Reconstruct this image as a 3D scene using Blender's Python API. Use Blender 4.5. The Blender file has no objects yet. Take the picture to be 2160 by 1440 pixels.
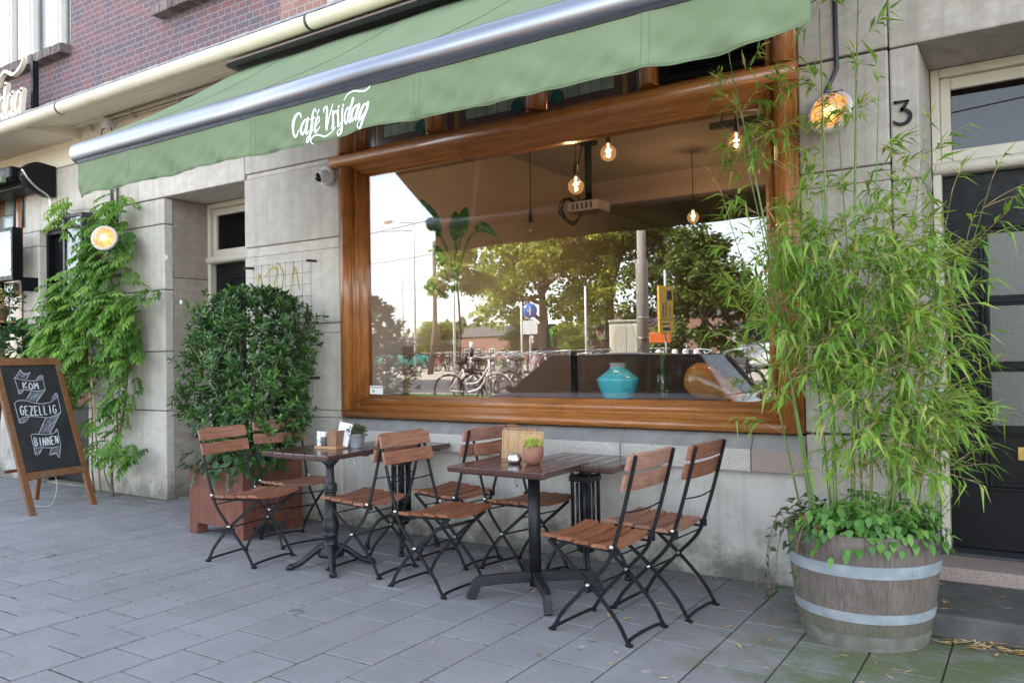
import bpy, math, random
from mathutils import Vector, Matrix
D = bpy.data
SC = bpy.context.scene
COL = SC.collection
RN = random.Random(11)
PI = math.pi
rad = math.radians
U = RN.uniform


# ------------------------------------------------------------------ mesh building
class MB:
    """collects shapes and links them as ONE mesh object"""
    def __init__(s):
        s.v = []; s.f = []; s.mi = []; s.sm = []; s.r = []
        s.M = None; s.cur = 0; s.rnd = 0.5

    def V(s, p):
        if s.M is not None:
            p = s.M @ Vector(p)
        s.v.append((p[0], p[1], p[2]))
        return len(s.v) - 1

    def F(s, idx, smooth=False):
        s.f.append(tuple(idx)); s.mi.append(s.cur); s.sm.append(smooth); s.r.append(s.rnd)

    def poly(s, pts, smooth=False):
        s.F([s.V(p) for p in pts], smooth)

    def box(s, x0, x1, y0, y1, z0, z1):
        p = [s.V(q) for q in ((x0, y0, z0), (x1, y0, z0), (x1, y1, z0), (x0, y1, z0),
                              (x0, y0, z1), (x1, y0, z1), (x1, y1, z1), (x0, y1, z1))]
        for q in ((0, 3, 2, 1), (4, 5, 6, 7), (0, 1, 5, 4), (1, 2, 6, 5), (2, 3, 7, 6), (3, 0, 4, 7)):
            s.F([p[i] for i in q])

    def slab(s, x0, x1, y0, y1, z0, z1, c):
        """box with chamfered top edges"""
        b = [s.V(q) for q in ((x0, y0, z0), (x1, y0, z0), (x1, y1, z0), (x0, y1, z0))]
        m = [s.V(q) for q in ((x0, y0, z1 - c), (x1, y0, z1 - c), (x1, y1, z1 - c), (x0, y1, z1 - c))]
        t = [s.V(q) for q in ((x0 + c, y0 + c, z1), (x1 - c, y0 + c, z1), (x1 - c, y1 - c, z1), (x0 + c, y1 - c, z1))]
        for i in range(4):
            j = (i + 1) % 4
            s.F((b[i], b[j], m[j], m[i])); s.F((m[i], m[j], t[j], t[i]))
        s.F(t)

    def extrude(s, prof, axis, a, b, smooth=False, caps=True):
        """2-D profile extruded along X ('x': profile is (y,z)), Y ('y': (x,z)) or Z ('z': (x,y))"""
        def P(q, t):
            return {'x': (t, q[0], q[1]), 'y': (q[0], t, q[1]), 'z': (q[0], q[1], t)}[axis]
        A = [s.V(P(q, a)) for q in prof]; B = [s.V(P(q, b)) for q in prof]
        n = len(prof)
        for i in range(n):
            j = (i + 1) % n
            s.F((A[i], A[j], B[j], B[i]), smooth)
        if caps:
            s.F(A[::-1]); s.F(B)

    def sweep(s, pts, sec, binormal=None, smooth=False, closed=False, scale=None, caps=True):
        pts = [Vector(p) for p in pts]
        n = len(pts); rings = []
        up = None
        for i, p in enumerate(pts):
            if closed:
                t = pts[(i + 1) % n] - pts[i - 1]
            else:
                t = pts[min(i + 1, n - 1)] - pts[max(i - 1, 0)]
            if t.length < 1e-9:
                t = Vector((0, 0, 1))
            t.normalize()
            if binormal is not None:
                b = Vector(binormal); b = (b - t * b.dot(t)).normalized()
            else:
                if up is None:
                    up = Vector((0, 0, 1)) if abs(t.z) < .9 else Vector((1, 0, 0))
                b = up - t * up.dot(t)
                if b.length < 1e-5:
                    b = t.orthogonal()
                b.normalize(); up = b
            nrm = b.cross(t)
            k = scale[i] if scale else 1.0
            rings.append([s.V(p + nrm * (q[0] * k) + b * (q[1] * k)) for q in sec])
        m = len(sec)
        for i in range(n if closed else n - 1):
            a, c = rings[i], rings[(i + 1) % n]
            for j in range(m):
                k = (j + 1) % m
                s.F((a[j], a[k], c[k], c[j]), smooth)
        if caps and not closed:
            s.F(rings[0][::-1]); s.F(rings[-1])

    def tube(s, pts, r, n=8, closed=False, caps=True):
        if isinstance(r, (int, float)):
            rs = None; r0 = r
        else:
            rs = list(r); r0 = 1.0
        sec = [(r0 * math.cos(2 * PI * i / n), r0 * math.sin(2 * PI * i / n)) for i in range(n)]
        s.sweep(pts, sec, None, True, closed, rs, caps)

    def bar(s, pts, w, t, binormal):
        """flat bar: t across (in the bending plane), w along the binormal"""
        s.sweep(pts, [(-t / 2, -w / 2), (t / 2, -w / 2), (t / 2, w / 2), (-t / 2, w / 2)], binormal)

    def lathe(s, prof, n=24, c=(0, 0, 0), flute=0, fl_rng=(0, 0), fl_amp=0.0, smooth=True, cap=True):
        rings = []
        for (r, z) in prof:
            ring = []
            for i in range(n):
                a = 2 * PI * i / n
                rr = r
                if flute and fl_rng[0] <= z <= fl_rng[1]:
                    rr = r + fl_amp * math.cos(flute * a)
                ring.append(s.V((c[0] + rr * math.cos(a), c[1] + rr * math.sin(a), c[2] + z)))
            rings.append(ring)
        for k in range(len(rings) - 1):
            for i in range(n):
                j = (i + 1) % n
                s.F((rings[k][i], rings[k][j], rings[k + 1][j], rings[k + 1][i]), smooth)
        if cap:
            s.F(rings[0][::-1]); s.F(rings[-1])

    def ball(s, c, r, n=12, sc=(1, 1, 1)):
        m = max(4, n // 2)
        prof = [(max(1e-4, math.sin(PI * k / m)), -math.cos(PI * k / m)) for k in range(m + 1)]
        rings = []
        for (rr, z) in prof:
            rings.append([s.V((c[0] + r * sc[0] * rr * math.cos(2 * PI * i / n),
                               c[1] + r * sc[1] * rr * math.sin(2 * PI * i / n), c[2] + r * sc[2] * z)) for i in range(n)])
        for k in range(m):
            for i in range(n):
                j = (i + 1) % n
                s.F((rings[k][i], rings[k][j], rings[k + 1][j], rings[k + 1][i]), True)

    def leaf(s, p, d, up, L, W, fold=.25, droop=.0, wide=.45):
        """pointed leaf, two folded halves bent once"""
        d = d.normalized(); sd = d.cross(up)
        if sd.length < 1e-4:
            sd = d.orthogonal()
        sd.normalize(); nn = sd.cross(d)
        mid = p + d * (L * wide) - nn * (W * fold)
        tip = p + d * L - nn * (L * droop)
        l = p + d * (L * wide) + sd * W * .5
        r = p + d * (L * wide) - sd * W * .5
        a, b, c, e, m = s.V(p), s.V(l), s.V(tip), s.V(r), s.V(mid)
        s.F((a, m, b)); s.F((m, c, b)); s.F((a, e, m)); s.F((m, e, c))

    def oleaf(s, p, d, up, L, W, fold=.15, droop=.15, peak=.42, tip=.5):
        """oval leaf with a short point, two halves folded along the midrib"""
        d = d.normalized(); sd = d.cross(up)
        if sd.length < 1e-4:
            sd = d.orthogonal()
        sd.normalize(); nn = sd.cross(d)
        def P(t, w_):
            return p + d * (L * t) + sd * (W * w_) - nn * (L * droop * t * t - (W * fold * abs(w_) * 2))
        ax = [s.V(P(t, 0)) for t in (0, peak, .78, 1)]
        for g in (1, -1):
            e = [s.V(P(.14, .30 * g)), s.V(P(peak, .5 * g)), s.V(P(.78, .5 * tip * 1.25 * g))]
            q = [(ax[0], ax[1], e[1], e[0]), (ax[1], ax[2], e[2], e[1]), (ax[2], ax[3], e[2])]
            for f in q:
                s.F(f if g > 0 else f[::-1], True)

    def build(s, name, mats, parent=None, bevel=0, seg=2, loc=None, rot=None):
        me = D.meshes.new(name)
        me.from_pydata(s.v, [], s.f)
        if not isinstance(mats, (list, tuple)):
            mats = [mats]
        for m in mats:
            me.materials.append(m)
        n = len(s.f)
        me.polygons.foreach_set('material_index', s.mi)
        me.polygons.foreach_set('use_smooth', s.sm)
        at = me.attributes.new('rnd', 'FLOAT', 'FACE')
        at.data.foreach_set('value', s.r)
        me.update()
        o = D.objects.new(name, me)
        COL.objects.link(o)
        if parent is not None:
            o.parent = parent
        if bevel:
            b = o.modifiers.new('edge', 'BEVEL')
            b.width = bevel; b.segments = seg; b.limit_method = 'ANGLE'; b.angle_limit = rad(40)
        if loc is not None:
            o.location = loc
        if rot is not None:
            o.rotation_euler = rot
        return o


def tag(o, label, cat, group=None, kind=None):
    if label: o['label'] = label
    if cat: o['category'] = cat
    if group: o['group'] = group
    if kind: o['kind'] = kind
    return o


def thing(name, label, cat, loc=(0, 0, 0), rz=0, group=None):
    o = D.objects.new(name, None); COL.objects.link(o)
    o.empty_display_size = .1
    o.location = loc; o.rotation_euler = (0, 0, rz)
    return tag(o, label, cat, group)


def part(name, parent, label=None):
    """an Empty part that carries sub-parts"""
    o = D.objects.new(name, None); COL.objects.link(o); o.parent = parent
    o.empty_display_size = .05
    if label: o['label'] = label
    return o


def copy_tree(o, parent=None):
    c = o.copy(); COL.objects.link(c)
    c.parent = parent
    if parent is not None:
        c.matrix_parent_inverse = o.matrix_parent_inverse.copy()
    for ch in list(o.children):
        copy_tree(ch, c)
    return c


def dup(o, label, loc, rz, scale=None):
    c = copy_tree(o)
    c.location = loc; c.rotation_euler = (0, 0, rz)
    if scale: c.scale = scale
    c['label'] = label
    return c


def spline(pts, n=6):
    P = [Vector(p) for p in pts]
    out = []
    for i in range(len(P) - 1):
        p0 = P[max(i - 1, 0)]; p1 = P[i]; p2 = P[i + 1]; p3 = P[min(i + 2, len(P) - 1)]
        for k in range(n):
            t = k / n
            out.append(.5 * ((2 * p1) + (p2 - p0) * t + (2 * p0 - 5 * p1 + 4 * p2 - p3) * t * t + (3 * p1 - p0 - 3 * p2 + p3) * t ** 3))
    out.append(P[-1])
    return out


def lerp(a, b, t):
    return a + (b - a) * t


def rotz(a):
    return Matrix.Rotation(a, 4, 'Z')


def TR(x, y, z, a=0):
    return Matrix.Translation((x, y, z)) @ Matrix.Rotation(a, 4, 'Z')


# ------------------------------------------------------------------ materials
def nmat(name):
    m = D.materials.new(name); m.use_nodes = True
    return m, m.node_tree, m.node_tree.nodes['Principled BSDF']


def N(nt, t, **kw):
    n = nt.nodes.new(t)
    for k, v in kw.items():
        if k in n.inputs:
            n.inputs[k].default_value = v
        else:
            setattr(n, k, v)
    return n


def col4(c):
    return (c[0], c[1], c[2], 1)


def maprange(nt, src, a, b, c=0, d=1):
    n = N(nt, 'ShaderNodeMapRange'); n.clamp = True
    n.inputs[1].default_value = a; n.inputs[2].default_value = b
    n.inputs[3].default_value = c; n.inputs[4].default_value = d
    nt.links.new(src, n.inputs[0])
    return n.outputs[0]


def mixc(nt, fac, a, b, mode='MIX'):
    n = N(nt, 'ShaderNodeMix', data_type='RGBA', blend_type=mode)
    for sock, v in ((n.inputs[0], fac), (n.inputs[6], a), (n.inputs[7], b)):
        if isinstance(v, (tuple, list)):
            sock.default_value = col4(v)
        elif isinstance(v, (int, float)):
            sock.default_value = v
        else:
            nt.links.new(v, sock)
    return n.outputs[2]


def math_(nt, op, a, b=None):
    n = N(nt, 'ShaderNodeMath', operation=op)
    for i, v in enumerate((a, b)):
        if v is None: continue
        if isinstance(v, (int, float)):
            n.inputs[i].default_value = v
        else:
            nt.links.new(v, n.inputs[i])
    return n.outputs[0]


def coords(nt, stretch=(1, 1, 1), perobj=True):
    tc = N(nt, 'ShaderNodeTexCoord')
    mp = N(nt, 'ShaderNodeMapping')
    mp.inputs['Scale'].default_value = stretch
    nt.links.new(tc.outputs['Object'], mp.inputs['Vector'])
    if perobj:
        oi = N(nt, 'ShaderNodeObjectInfo')
        k = math_(nt, 'MULTIPLY', oi.outputs['Random'], 23.0)
        cx = N(nt, 'ShaderNodeCombineXYZ')
        for i in range(3):
            nt.links.new(k, cx.inputs[i])
        nt.links.new(cx.outputs[0], mp.inputs['Location'])
    return mp.outputs[0]


def noise(nt, vec, scale, detail=5, rough=.6):
    n = N(nt, 'ShaderNodeTexNoise', Scale=scale, Detail=detail, Roughness=rough)
    nt.links.new(vec, n.inputs['Vector'])
    return n.outputs[0]


def bump(nt, bsdf, h, strength, dist=.01):
    b = N(nt, 'ShaderNodeBump', Strength=strength, Distance=dist)
    nt.links.new(h, b.inputs['Height'])
    nt.links.new(b.outputs[0], bsdf.inputs['Normal'])


def mat(name, c1, c2=None, scale=6, stretch=(1, 1, 1), rough=.6, rr=.12, metal=0, bmp=.15, bscale=60, bdist=.004,
        coat=0, lo=.35, hi=.65, tint=0, c3=None, c3scale=2, c3lo=.55, c3hi=.72, c3max=1, spec=.5, stain=None, detail=6, objvar=0, streak=None):
    m, nt, b = nmat(name)
    L = nt.links
    vec = coords(nt, stretch)
    if c2 is None:
        c2 = tuple(x * 1.25 for x in c1)
    n1 = noise(nt, vec, scale, detail)
    c = mixc(nt, maprange(nt, n1, lo, hi), c1, c2)
    v0 = coords(nt, (1, 1, 1))
    if c3 is not None:
        n3 = noise(nt, v0, c3scale, 7, .65)
        c = mixc(nt, maprange(nt, n3, c3lo, c3hi, 0, c3max), c, c3)
    if stain is not None:
        sc_, z0, z1, smax = stain
        g = N(nt, 'ShaderNodeNewGeometry'); sx = N(nt, 'ShaderNodeSeparateXYZ')
        L.new(g.outputs['Position'], sx.inputs[0])
        f = maprange(nt, sx.outputs[2], z1, z0, 0, 1)
        ns = noise(nt, v0, 4.5, 8, .7)
        k = math_(nt, 'ADD', math_(nt, 'MULTIPLY', f, .75), maprange(nt, ns, .3, .7, -.38, .38))
        c = mixc(nt, maprange(nt, k, .25, .75, 0, smax), c, sc_)
    if streak is not None:
        nst = noise(nt, coords(nt, (11, 11, .45)), 1.0, 6, .62)
        c = mixc(nt, maprange(nt, nst, .48, .74, 0, streak[1]), c, streak[0])
    if objvar:
        oi = N(nt, 'ShaderNodeObjectInfo'); hv = N(nt, 'ShaderNodeHueSaturation'); L.new(c, hv.inputs['Color'])
        L.new(maprange(nt, oi.outputs['Random'], 0, 1, 1 - objvar, 1 + objvar), hv.inputs['Value'])
        L.new(maprange(nt, oi.outputs['Random'], 0, 1, 1.08, .82), hv.inputs['Saturation'])
        c = hv.outputs[0]
    if tint:
        a = N(nt, 'ShaderNodeAttribute', attribute_name='rnd')
        hs = N(nt, 'ShaderNodeHueSaturation')
        L.new(c, hs.inputs['Color'])
        L.new(maprange(nt, a.outputs['Fac'], 0, 1, 1 - tint, 1 + tint), hs.inputs['Value'])
        L.new(maprange(nt, a.outputs['Fac'], 0, 1, 1 + tint * .4, 1 - tint * .4), hs.inputs['Saturation'])
        c = hs.outputs[0]
    L.new(c, b.inputs['Base Color'])
    nr = noise(nt, vec, bscale * .4, 4)
    L.new(maprange(nt, nr, .3, .7, max(.02, rough - rr), min(1, rough + rr)), b.inputs['Roughness'])
    b.inputs['Metallic'].default_value = metal
    b.inputs['Specular IOR Level'].default_value = spec
    if coat:
        b.inputs['Coat Weight'].default_value = coat
        b.inputs['Coat Roughness'].default_value = .12
    if bmp:
        nb = noise(nt, vec, bscale, 6, .65)
        bump(nt, b, nb, bmp, bdist)
    return m


def leafmat(name, cols, rough=.45, trans=.3, spec=.45):
    m, nt, b = nmat(name)
    L = nt.links
    a = N(nt, 'ShaderNodeAttribute', attribute_name='rnd')
    r = N(nt, 'ShaderNodeValToRGB')
    e = r.color_ramp.elements
    n = len(cols)
    for i, c in enumerate(cols):
        pos = i / (n - 1)
        if i == 0: e[0].position = 0; e[0].color = col4(c)
        elif i == n - 1: e[-1].position = 1; e[-1].color = col4(c)
        else:
            q = e.new(pos); q.color = col4(c)
    L.new(a.outputs['Fac'], r.inputs[0])
    L.new(r.outputs[0], b.inputs['Base Color'])
    b.inputs['Roughness'].default_value = rough
    b.inputs['Specular IOR Level'].default_value = spec
    t = N(nt, 'ShaderNodeBsdfTranslucent')
    L.new(mixc(nt, 1.0, r.outputs[0], (1.5, 1.6, .7), 'MULTIPLY'), t.inputs[0])
    mx = N(nt, 'ShaderNodeMixShader'); mx.inputs[0].default_value = trans
    L.new(b.outputs[0], mx.inputs[1]); L.new(t.outputs[0], mx.inputs[2])
    L.new(mx.outputs[0], nt.nodes['Material Output'].inputs[0])
    return m


def glassmat(name, f0=.05, tint=(1, 1, 1), rough=0.0, glow=None):
    """clear pane: part mirror, part see-through, more mirror at a grazing angle (Schlick)"""
    m, nt, b = nmat(name)
    nt.nodes.remove(b)
    L = nt.links
    g = N(nt, 'ShaderNodeBsdfGlossy', Roughness=rough)
    t = N(nt, 'ShaderNodeBsdfTransparent'); t.inputs[0].default_value = col4(tint)
    ge = N(nt, 'ShaderNodeNewGeometry')
    dt = N(nt, 'ShaderNodeVectorMath', operation='DOT_PRODUCT')
    L.new(ge.outputs['Incoming'], dt.inputs[0]); L.new(ge.outputs['Normal'], dt.inputs[1])
    c = math_(nt, 'SUBTRACT', 1.0, math_(nt, 'ABSOLUTE', dt.outputs['Value']))
    k = math_(nt, 'ADD', math_(nt, 'MULTIPLY', math_(nt, 'POWER', c, 5.0), 1 - f0), f0)
    mx = N(nt, 'ShaderNodeMixShader')
    L.new(k, mx.inputs[0]); L.new(t.outputs[0], mx.inputs[1]); L.new(g.outputs[0], mx.inputs[2])
    out = mx.outputs[0]
    if glow is not None:
        em = N(nt, 'ShaderNodeEmission', Strength=glow[1]); em.inputs[0].default_value = col4(glow[0])
        ad = N(nt, 'ShaderNodeAddShader'); L.new(out, ad.inputs[0]); L.new(em.outputs[0], ad.inputs[1]); out = ad.outputs[0]
    L.new(out, nt.nodes['Material Output'].inputs[0])
    return m


def emit(name, c, s):
    m, nt, b = nmat(name)
    b.inputs['Base Color'].default_value = col4(c)
    b.inputs['Emission Color'].default_value = col4(c)
    b.inputs['Emission Strength'].default_value = s
    return m


def brickmat(name, ca, cb, mortar, cc):
    m, nt, b = nmat(name)
    L = nt.links
    tc = N(nt, 'ShaderNodeTexCoord')
    sx = N(nt, 'ShaderNodeSeparateXYZ'); L.new(tc.outputs['Object'], sx.inputs[0])
    cx = N(nt, 'ShaderNodeCombineXYZ')
    L.new(sx.outputs[0], cx.inputs[0]); L.new(sx.outputs[2], cx.inputs[1])
    wob = noise(nt, cx.outputs[0], 9, 3)
    ad = N(nt, 'ShaderNodeVectorMath', operation='ADD')
    sc = N(nt, 'ShaderNodeVectorMath', operation='SCALE'); sc.inputs['Scale'].default_value = .008
    wn = N(nt, 'ShaderNodeTexNoise', Scale=14.0, Detail=3.0); L.new(cx.outputs[0], wn.inputs['Vector'])
    L.new(wn.outputs['Color'], sc.inputs[0])
    L.new(cx.outputs[0], ad.inputs[0]); L.new(sc.outputs[0], ad.inputs[1])
    bt = N(nt, 'ShaderNodeTexBrick')
    bt.offset = .5; bt.squash = .5; bt.squash_frequency = 2
    L.new(ad.outputs[0], bt.inputs['Vector'])
    for k, v in (('Scale', 1.0), ('Mortar Size', .0065), ('Mortar Smooth', .15), ('Bias', -.1), ('Brick Width', .2), ('Row Height', .0625)):
        bt.inputs[k].default_value = v
    bt.inputs['Color1'].default_value = col4(ca); bt.inputs['Color2'].default_value = col4(cb)
    bt.inputs['Mortar'].default_value = col4(mortar)
    n2 = noise(nt, cx.outputs[0], 5, 2)
    c = mixc(nt, math_(nt, 'MULTIPLY', maprange(nt, n2, .45, .62), math_(nt, 'SUBTRACT', 1.0, bt.outputs['Fac'])), bt.outputs['Color'], cc)
    n3 = noise(nt, cx.outputs[0], 60, 5)
    c = mixc(nt, maprange(nt, n3, .35, .7, 0, .35), c, (.19, .155, .17))
    L.new(c, b.inputs['Base Color'])
    b.inputs['Roughness'].default_value = .85
    h = math_(nt, 'ADD', math_(nt, 'MULTIPLY', bt.outputs['Fac'], -1.0), math_(nt, 'MULTIPLY', n3, .3))
    bump(nt, b, h, .6, .008)
    return m


M = {}
STAIN = ((.10, .10, .065), .0, .42, .75)
M['stone'] = mat('pale_limestone', (.52, .48, .42), (.61, .57, .505), 7, (1.6, 1.6, 2.2), .8, .1, bmp=.4, bscale=75, tint=.07,
                 c3=(.43, .385, .32), c3scale=2.6, c3lo=.5, c3hi=.75, c3max=.6, stain=STAIN, streak=((.33, .29, .235), .5))
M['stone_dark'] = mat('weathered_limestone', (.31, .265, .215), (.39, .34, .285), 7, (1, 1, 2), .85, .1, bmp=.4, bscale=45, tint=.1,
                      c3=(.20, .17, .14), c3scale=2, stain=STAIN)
M['stone_dim_side'] = mat('dimmed_dirty_limestone', (.36, .33, .285), (.45, .415, .365), 7, (1.6, 1.6, 2.2), .8, .1, bmp=.45, bscale=75, tint=.06,
                      c3=(.29, .26, .215), c3scale=2.6, c3lo=.5, c3hi=.75, c3max=.6, stain=STAIN, streak=((.24, .21, .175), .6))  # darker limestone: the dimmer light on this side put into the colour, plus dirt
M['ledge_top'] = mat('dirty_ledge_top', (.20, .195, .185), (.27, .262, .25), 9, rough=.9, bmp=.4, bscale=90)
M['render'] = mat('lime_render', (.40, .38, .34), (.51, .485, .44), 3, (1, 1, 1), .85, .1, bmp=.25, bscale=70,
                  c3=(.33, .30, .26), c3scale=1.3, c3max=.8, stain=((.085, .085, .065), .0, .46, .88), streak=((.24, .22, .19), .5))
M['granite'] = mat('washed_concrete', (.30, .27, .235), (.62, .585, .53), 150, (1, 1, 1), .85, .1, bmp=.5, bscale=150, lo=.3, hi=.7, tint=.12,
                   c3=(.34, .31, .28), c3scale=2.5, c3max=.6)
M['granite_red'] = mat('red_granite', (.16, .115, .095), (.40, .33, .29), 170, (1, 1, 1), .8, .1, bmp=.4, bscale=150, lo=.35, hi=.65)
M['brick'] = brickmat('purple_brick', (.115, .072, .09), (.21, .078, .072), (.235, .20, .205), (.085, .07, .095))
M['brick_orange'] = brickmat('orange_brick', (.27, .135, .10), (.33, .165, .12), (.32, .27, .24), (.22, .12, .10))
M['brick_sill'] = mat('brown_brick', (.10, .08, .075), (.18, .145, .13), 18, rough=.85, bmp=.4, tint=.35)
M['cream'] = mat('cream_paint', (.66, .60, .47), (.72, .66, .53), 3, (1, 1, 1), .5, .1, bmp=.08, bscale=30, c3=(.52, .45, .33), c3scale=2.5, c3lo=.58, c3hi=.8, c3max=.6)
M['cream_old'] = mat('old_cream_paint', (.50, .46, .37), (.58, .54, .45), 4, rough=.5, bmp=.15, bscale=35, c3=(.36, .31, .23), c3scale=5, c3max=.5)
M['white'] = mat('white_paint', (.60, .60, .56), (.66, .66, .62), 4, rough=.4, bmp=.05)
M['lead'] = mat('lead_flashing', (.20, .20, .205), (.32, .315, .31), 12, rough=.75, bmp=.6, bscale=18, bdist=.02, c3=(.26, .25, .19), c3scale=7)
W1, W2, W3 = (.235, .083, .018), (.38, .145, .034), (.115, .037, .009)
M['teak_h'] = mat('varnished_teak_horizontal', W1, W2, 16, (.35, 4, 4), .38, .1, bmp=.12, bscale=30, coat=.45, c3=W3, c3scale=3, c3max=.7)
M['teak_v'] = mat('varnished_teak_vertical', W1, W2, 16, (4, 4, .35), .38, .1, bmp=.12, bscale=30, coat=.45, c3=W3, c3scale=3, c3max=.7)
M['chair_wood'] = mat('oiled_hardwood', (.185, .066, .033), (.30, .125, .066), 14, (4, .5, 4), .5, .12, bmp=.2, bscale=50, tint=.24, c3=(.13, .05, .028), c3scale=6, c3max=.5, objvar=.14)
M['table_wood'] = mat('dark_lacquered_wood', (.050, .021, .016), (.072, .031, .023), 9, (9, .35, 9), .26, .08, bmp=.06, bscale=30, coat=.5, tint=.10, c3=(.10, .05, .035), c3scale=6, c3lo=.6, c3hi=.8, c3max=.3)
M['black_metal'] = mat('black_powder_coat', (.006, .0065, .008), (.012, .0125, .0145), 20, rough=.42, bmp=.1, bscale=120, spec=.3)
M['cast_iron'] = mat('cast_iron', (.008, .0085, .010), (.018, .019, .022), 15, rough=.45, bmp=.25, bscale=60, spec=.35)
M['grey_metal'] = mat('dark_grey_metal', (.028, .03, .034), (.045, .047, .052), 15, rough=.5, bmp=.1, bscale=90)
M['steel'] = mat('bright_steel', (.62, .62, .62), (.72, .72, .72), 20, rough=.25, metal=1, bmp=.05)
M['alu'] = mat('anodised_aluminium', (.22, .235, .27), (.255, .27, .305), 9, (.15, 6, 6), .33, .06, metal=1, bmp=.04, bscale=40)
M['zinc'] = mat('galvanised_zinc', (.40, .43, .46), (.56, .59, .62), 18, rough=.5, metal=.6, bmp=.15, bscale=40, c3=(.22, .24, .26), c3scale=14, c3lo=.58, c3hi=.7, c3max=.6)
M['black_door'] = mat('black_door_paint', (.004, .0042, .005), (.007, .0075, .0085), 6, rough=.45, bmp=.1, bscale=50, spec=.22)
M['awning'] = mat('green_awning_cloth', (.140, .188, .104), (.160, .212, .120), 2.5, (1, 1, 1), .85, .05, bmp=.5, bscale=9, bdist=.012, spec=.25)
M['rust'] = mat('corten_steel', (.120, .041, .025), (.180, .064, .038), 6, (3, 3, .6), .75, .1, bmp=.2, bscale=80, c3=(.10, .036, .026), c3scale=4, c3max=.6)
M['soil'] = mat('potting_soil', (.02, .014, .01), (.045, .032, .022), 30, rough=.95, bmp=.8, bscale=60, bdist=.02)
M['oak'] = mat('weathered_oak', (.095, .076, .064), (.16, .13, .111), 14, (9, 9, .3), .8, .1, bmp=.4, bscale=40, tint=.07, c3=(.075, .058, .044), c3scale=4, c3max=.7, stain=((.065, .095, .04), .0, .35, .55))
M['hoop'] = mat('galvanised_hoop', (.20, .235, .26), (.30, .335, .36), 10, rough=.6, metal=.1, bmp=.2, bscale=50, c3=(.25, .26, .27), c3scale=9, c3max=.6)
M['board_wood'] = mat('worn_pine_stain', (.13, .050, .016), (.21, .088, .030), 12, (5, 5, .5), .6, .1, bmp=.3, bscale=45, c3=(.15, .115, .085), c3scale=7, c3lo=.53, c3hi=.66, c3max=.8)
M['chalkboard'] = mat('chalkboard', (.012, .012, .013), (.02, .02, .021), 5, rough=.7, bmp=.05, c3=(.035, .035, .037), c3scale=3)
M['chalk'] = mat('chalk', (.50, .53, .58), (.80, .82, .85), 70, rough=.95, bmp=0, lo=.4, hi=.6)
M['chalk_soft'] = mat('smudged_chalk', (.045, .05, .06), (.36, .39, .44), 90, (1, 1, 1), .95, .02, bmp=0, lo=.4, hi=.6)
M['white_text'] = mat('white_print', (.78, .80, .78), (.84, .86, .84), 10, rough=.7, bmp=0)
M['paper'] = mat('white_paper', (.72, .72, .70), (.8, .8, .78), 6, rough=.8, bmp=0)
M['terracotta'] = mat('terracotta', (.24, .105, .072), (.33, .155, .108), 8, rough=.75, bmp=.2, bscale=60, c3=(.17, .08, .065), c3scale=6)
M['cabinet_wood'] = mat('dark_cabinet_wood', (.07, .03, .016), (.12, .055, .03), 12, (4, 4, .5), .5, bmp=.15)
M['oak_light'] = mat('light_oak', (.34, .19, .095), (.46, .28, .15), 12, (4, .6, 4), .5, bmp=.15, bscale=40)
M['walnut'] = mat('walnut', (.20, .10, .06), (.30, .16, .10), 12, (4, 4, .6), .5, bmp=.15, bscale=40)
M['plaster'] = mat('warm_plaster', (.52, .455, .395), (.58, .51, .44), 4, rough=.85, bmp=.1)
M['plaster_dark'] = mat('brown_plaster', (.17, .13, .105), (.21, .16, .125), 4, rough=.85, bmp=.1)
M['plastic_white'] = mat('white_plastic', (.62, .62, .60), (.68, .68, .66), 8, rough=.4, bmp=.02)
M['black_gloss'] = mat('black_gloss', (.006, .006, .007), (.012, .012, .014), 10, rough=.12, bmp=0)
M['turquoise'] = mat('turquoise_glaze', (.08, .62, .72), (.12, .72, .80), 9, (1, 1, 1), .16, .05, bmp=.12, bscale=60, coat=.5, c3=(.04, .50, .68), c3scale=2.5)
M['crackle'] = mat('bare_clay_rim', (.34, .34, .33), (.50, .49, .47), 25, rough=.6, bmp=.3)
M['amber'] = mat('amber_glass', (.36, .15, .035), (.50, .25, .07), 4, (1, 1, 3), .1, .05, bmp=0, coat=.6, c3=(.30, .05, .015), c3scale=3, c3max=.6)
M['glass_shop'] = glassmat('shop_glazing', .17)
M['glass'] = glassmat('window_glass', .07, (.93, .95, .95))
M['glass_bulb'] = glassmat('bulb_glass', .07, (1, .96, .9))
M['glass_bulb_lit'] = glassmat('lit_bulb_glass', .07, (1, .93, .82), glow=((1, .50, .18), .045))
M['glass_green'] = glassmat('green_glass', .05, (.30, .75, .30))
M['glass_clear'] = glassmat('bottle_glass', .06, (.80, .90, .82))
M['glass_dark'] = glassmat('dark_glazing', .05, (.16, .17, .17))
M['glass_car'] = glassmat('car_glazing', .03, (.40, .43, .44))
M['rubber'] = mat('rubber', (.012, .012, .012), (.02, .02, .02), 30, rough=.8, bmp=.1)
M['bark'] = mat('bark', (.085, .065, .048), (.16, .13, .10), 10, (3, 3, .6), .9, .05, bmp=.8, bscale=22, bdist=.02)
M['twig'] = mat('twig', (.11, .085, .055), (.20, .155, .10), 12, rough=.85, bmp=.3)
M['cane'] = mat('cane', (.38, .25, .12), (.48, .33, .17), 10, rough=.6, bmp=.1)
M['culm'] = mat('bamboo_culm', (.075, .15, .03), (.14, .21, .045), 7, (1, 1, 1.5), .4, .08, bmp=.1, c3=(.24, .22, .055), c3scale=2)
M['lf_laurel'] = leafmat('laurel_leaf', [(.015, .040, .010), (.034, .088, .020), (.055, .135, .028), (.12, .25, .05)], .38, .15, .4)
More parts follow.
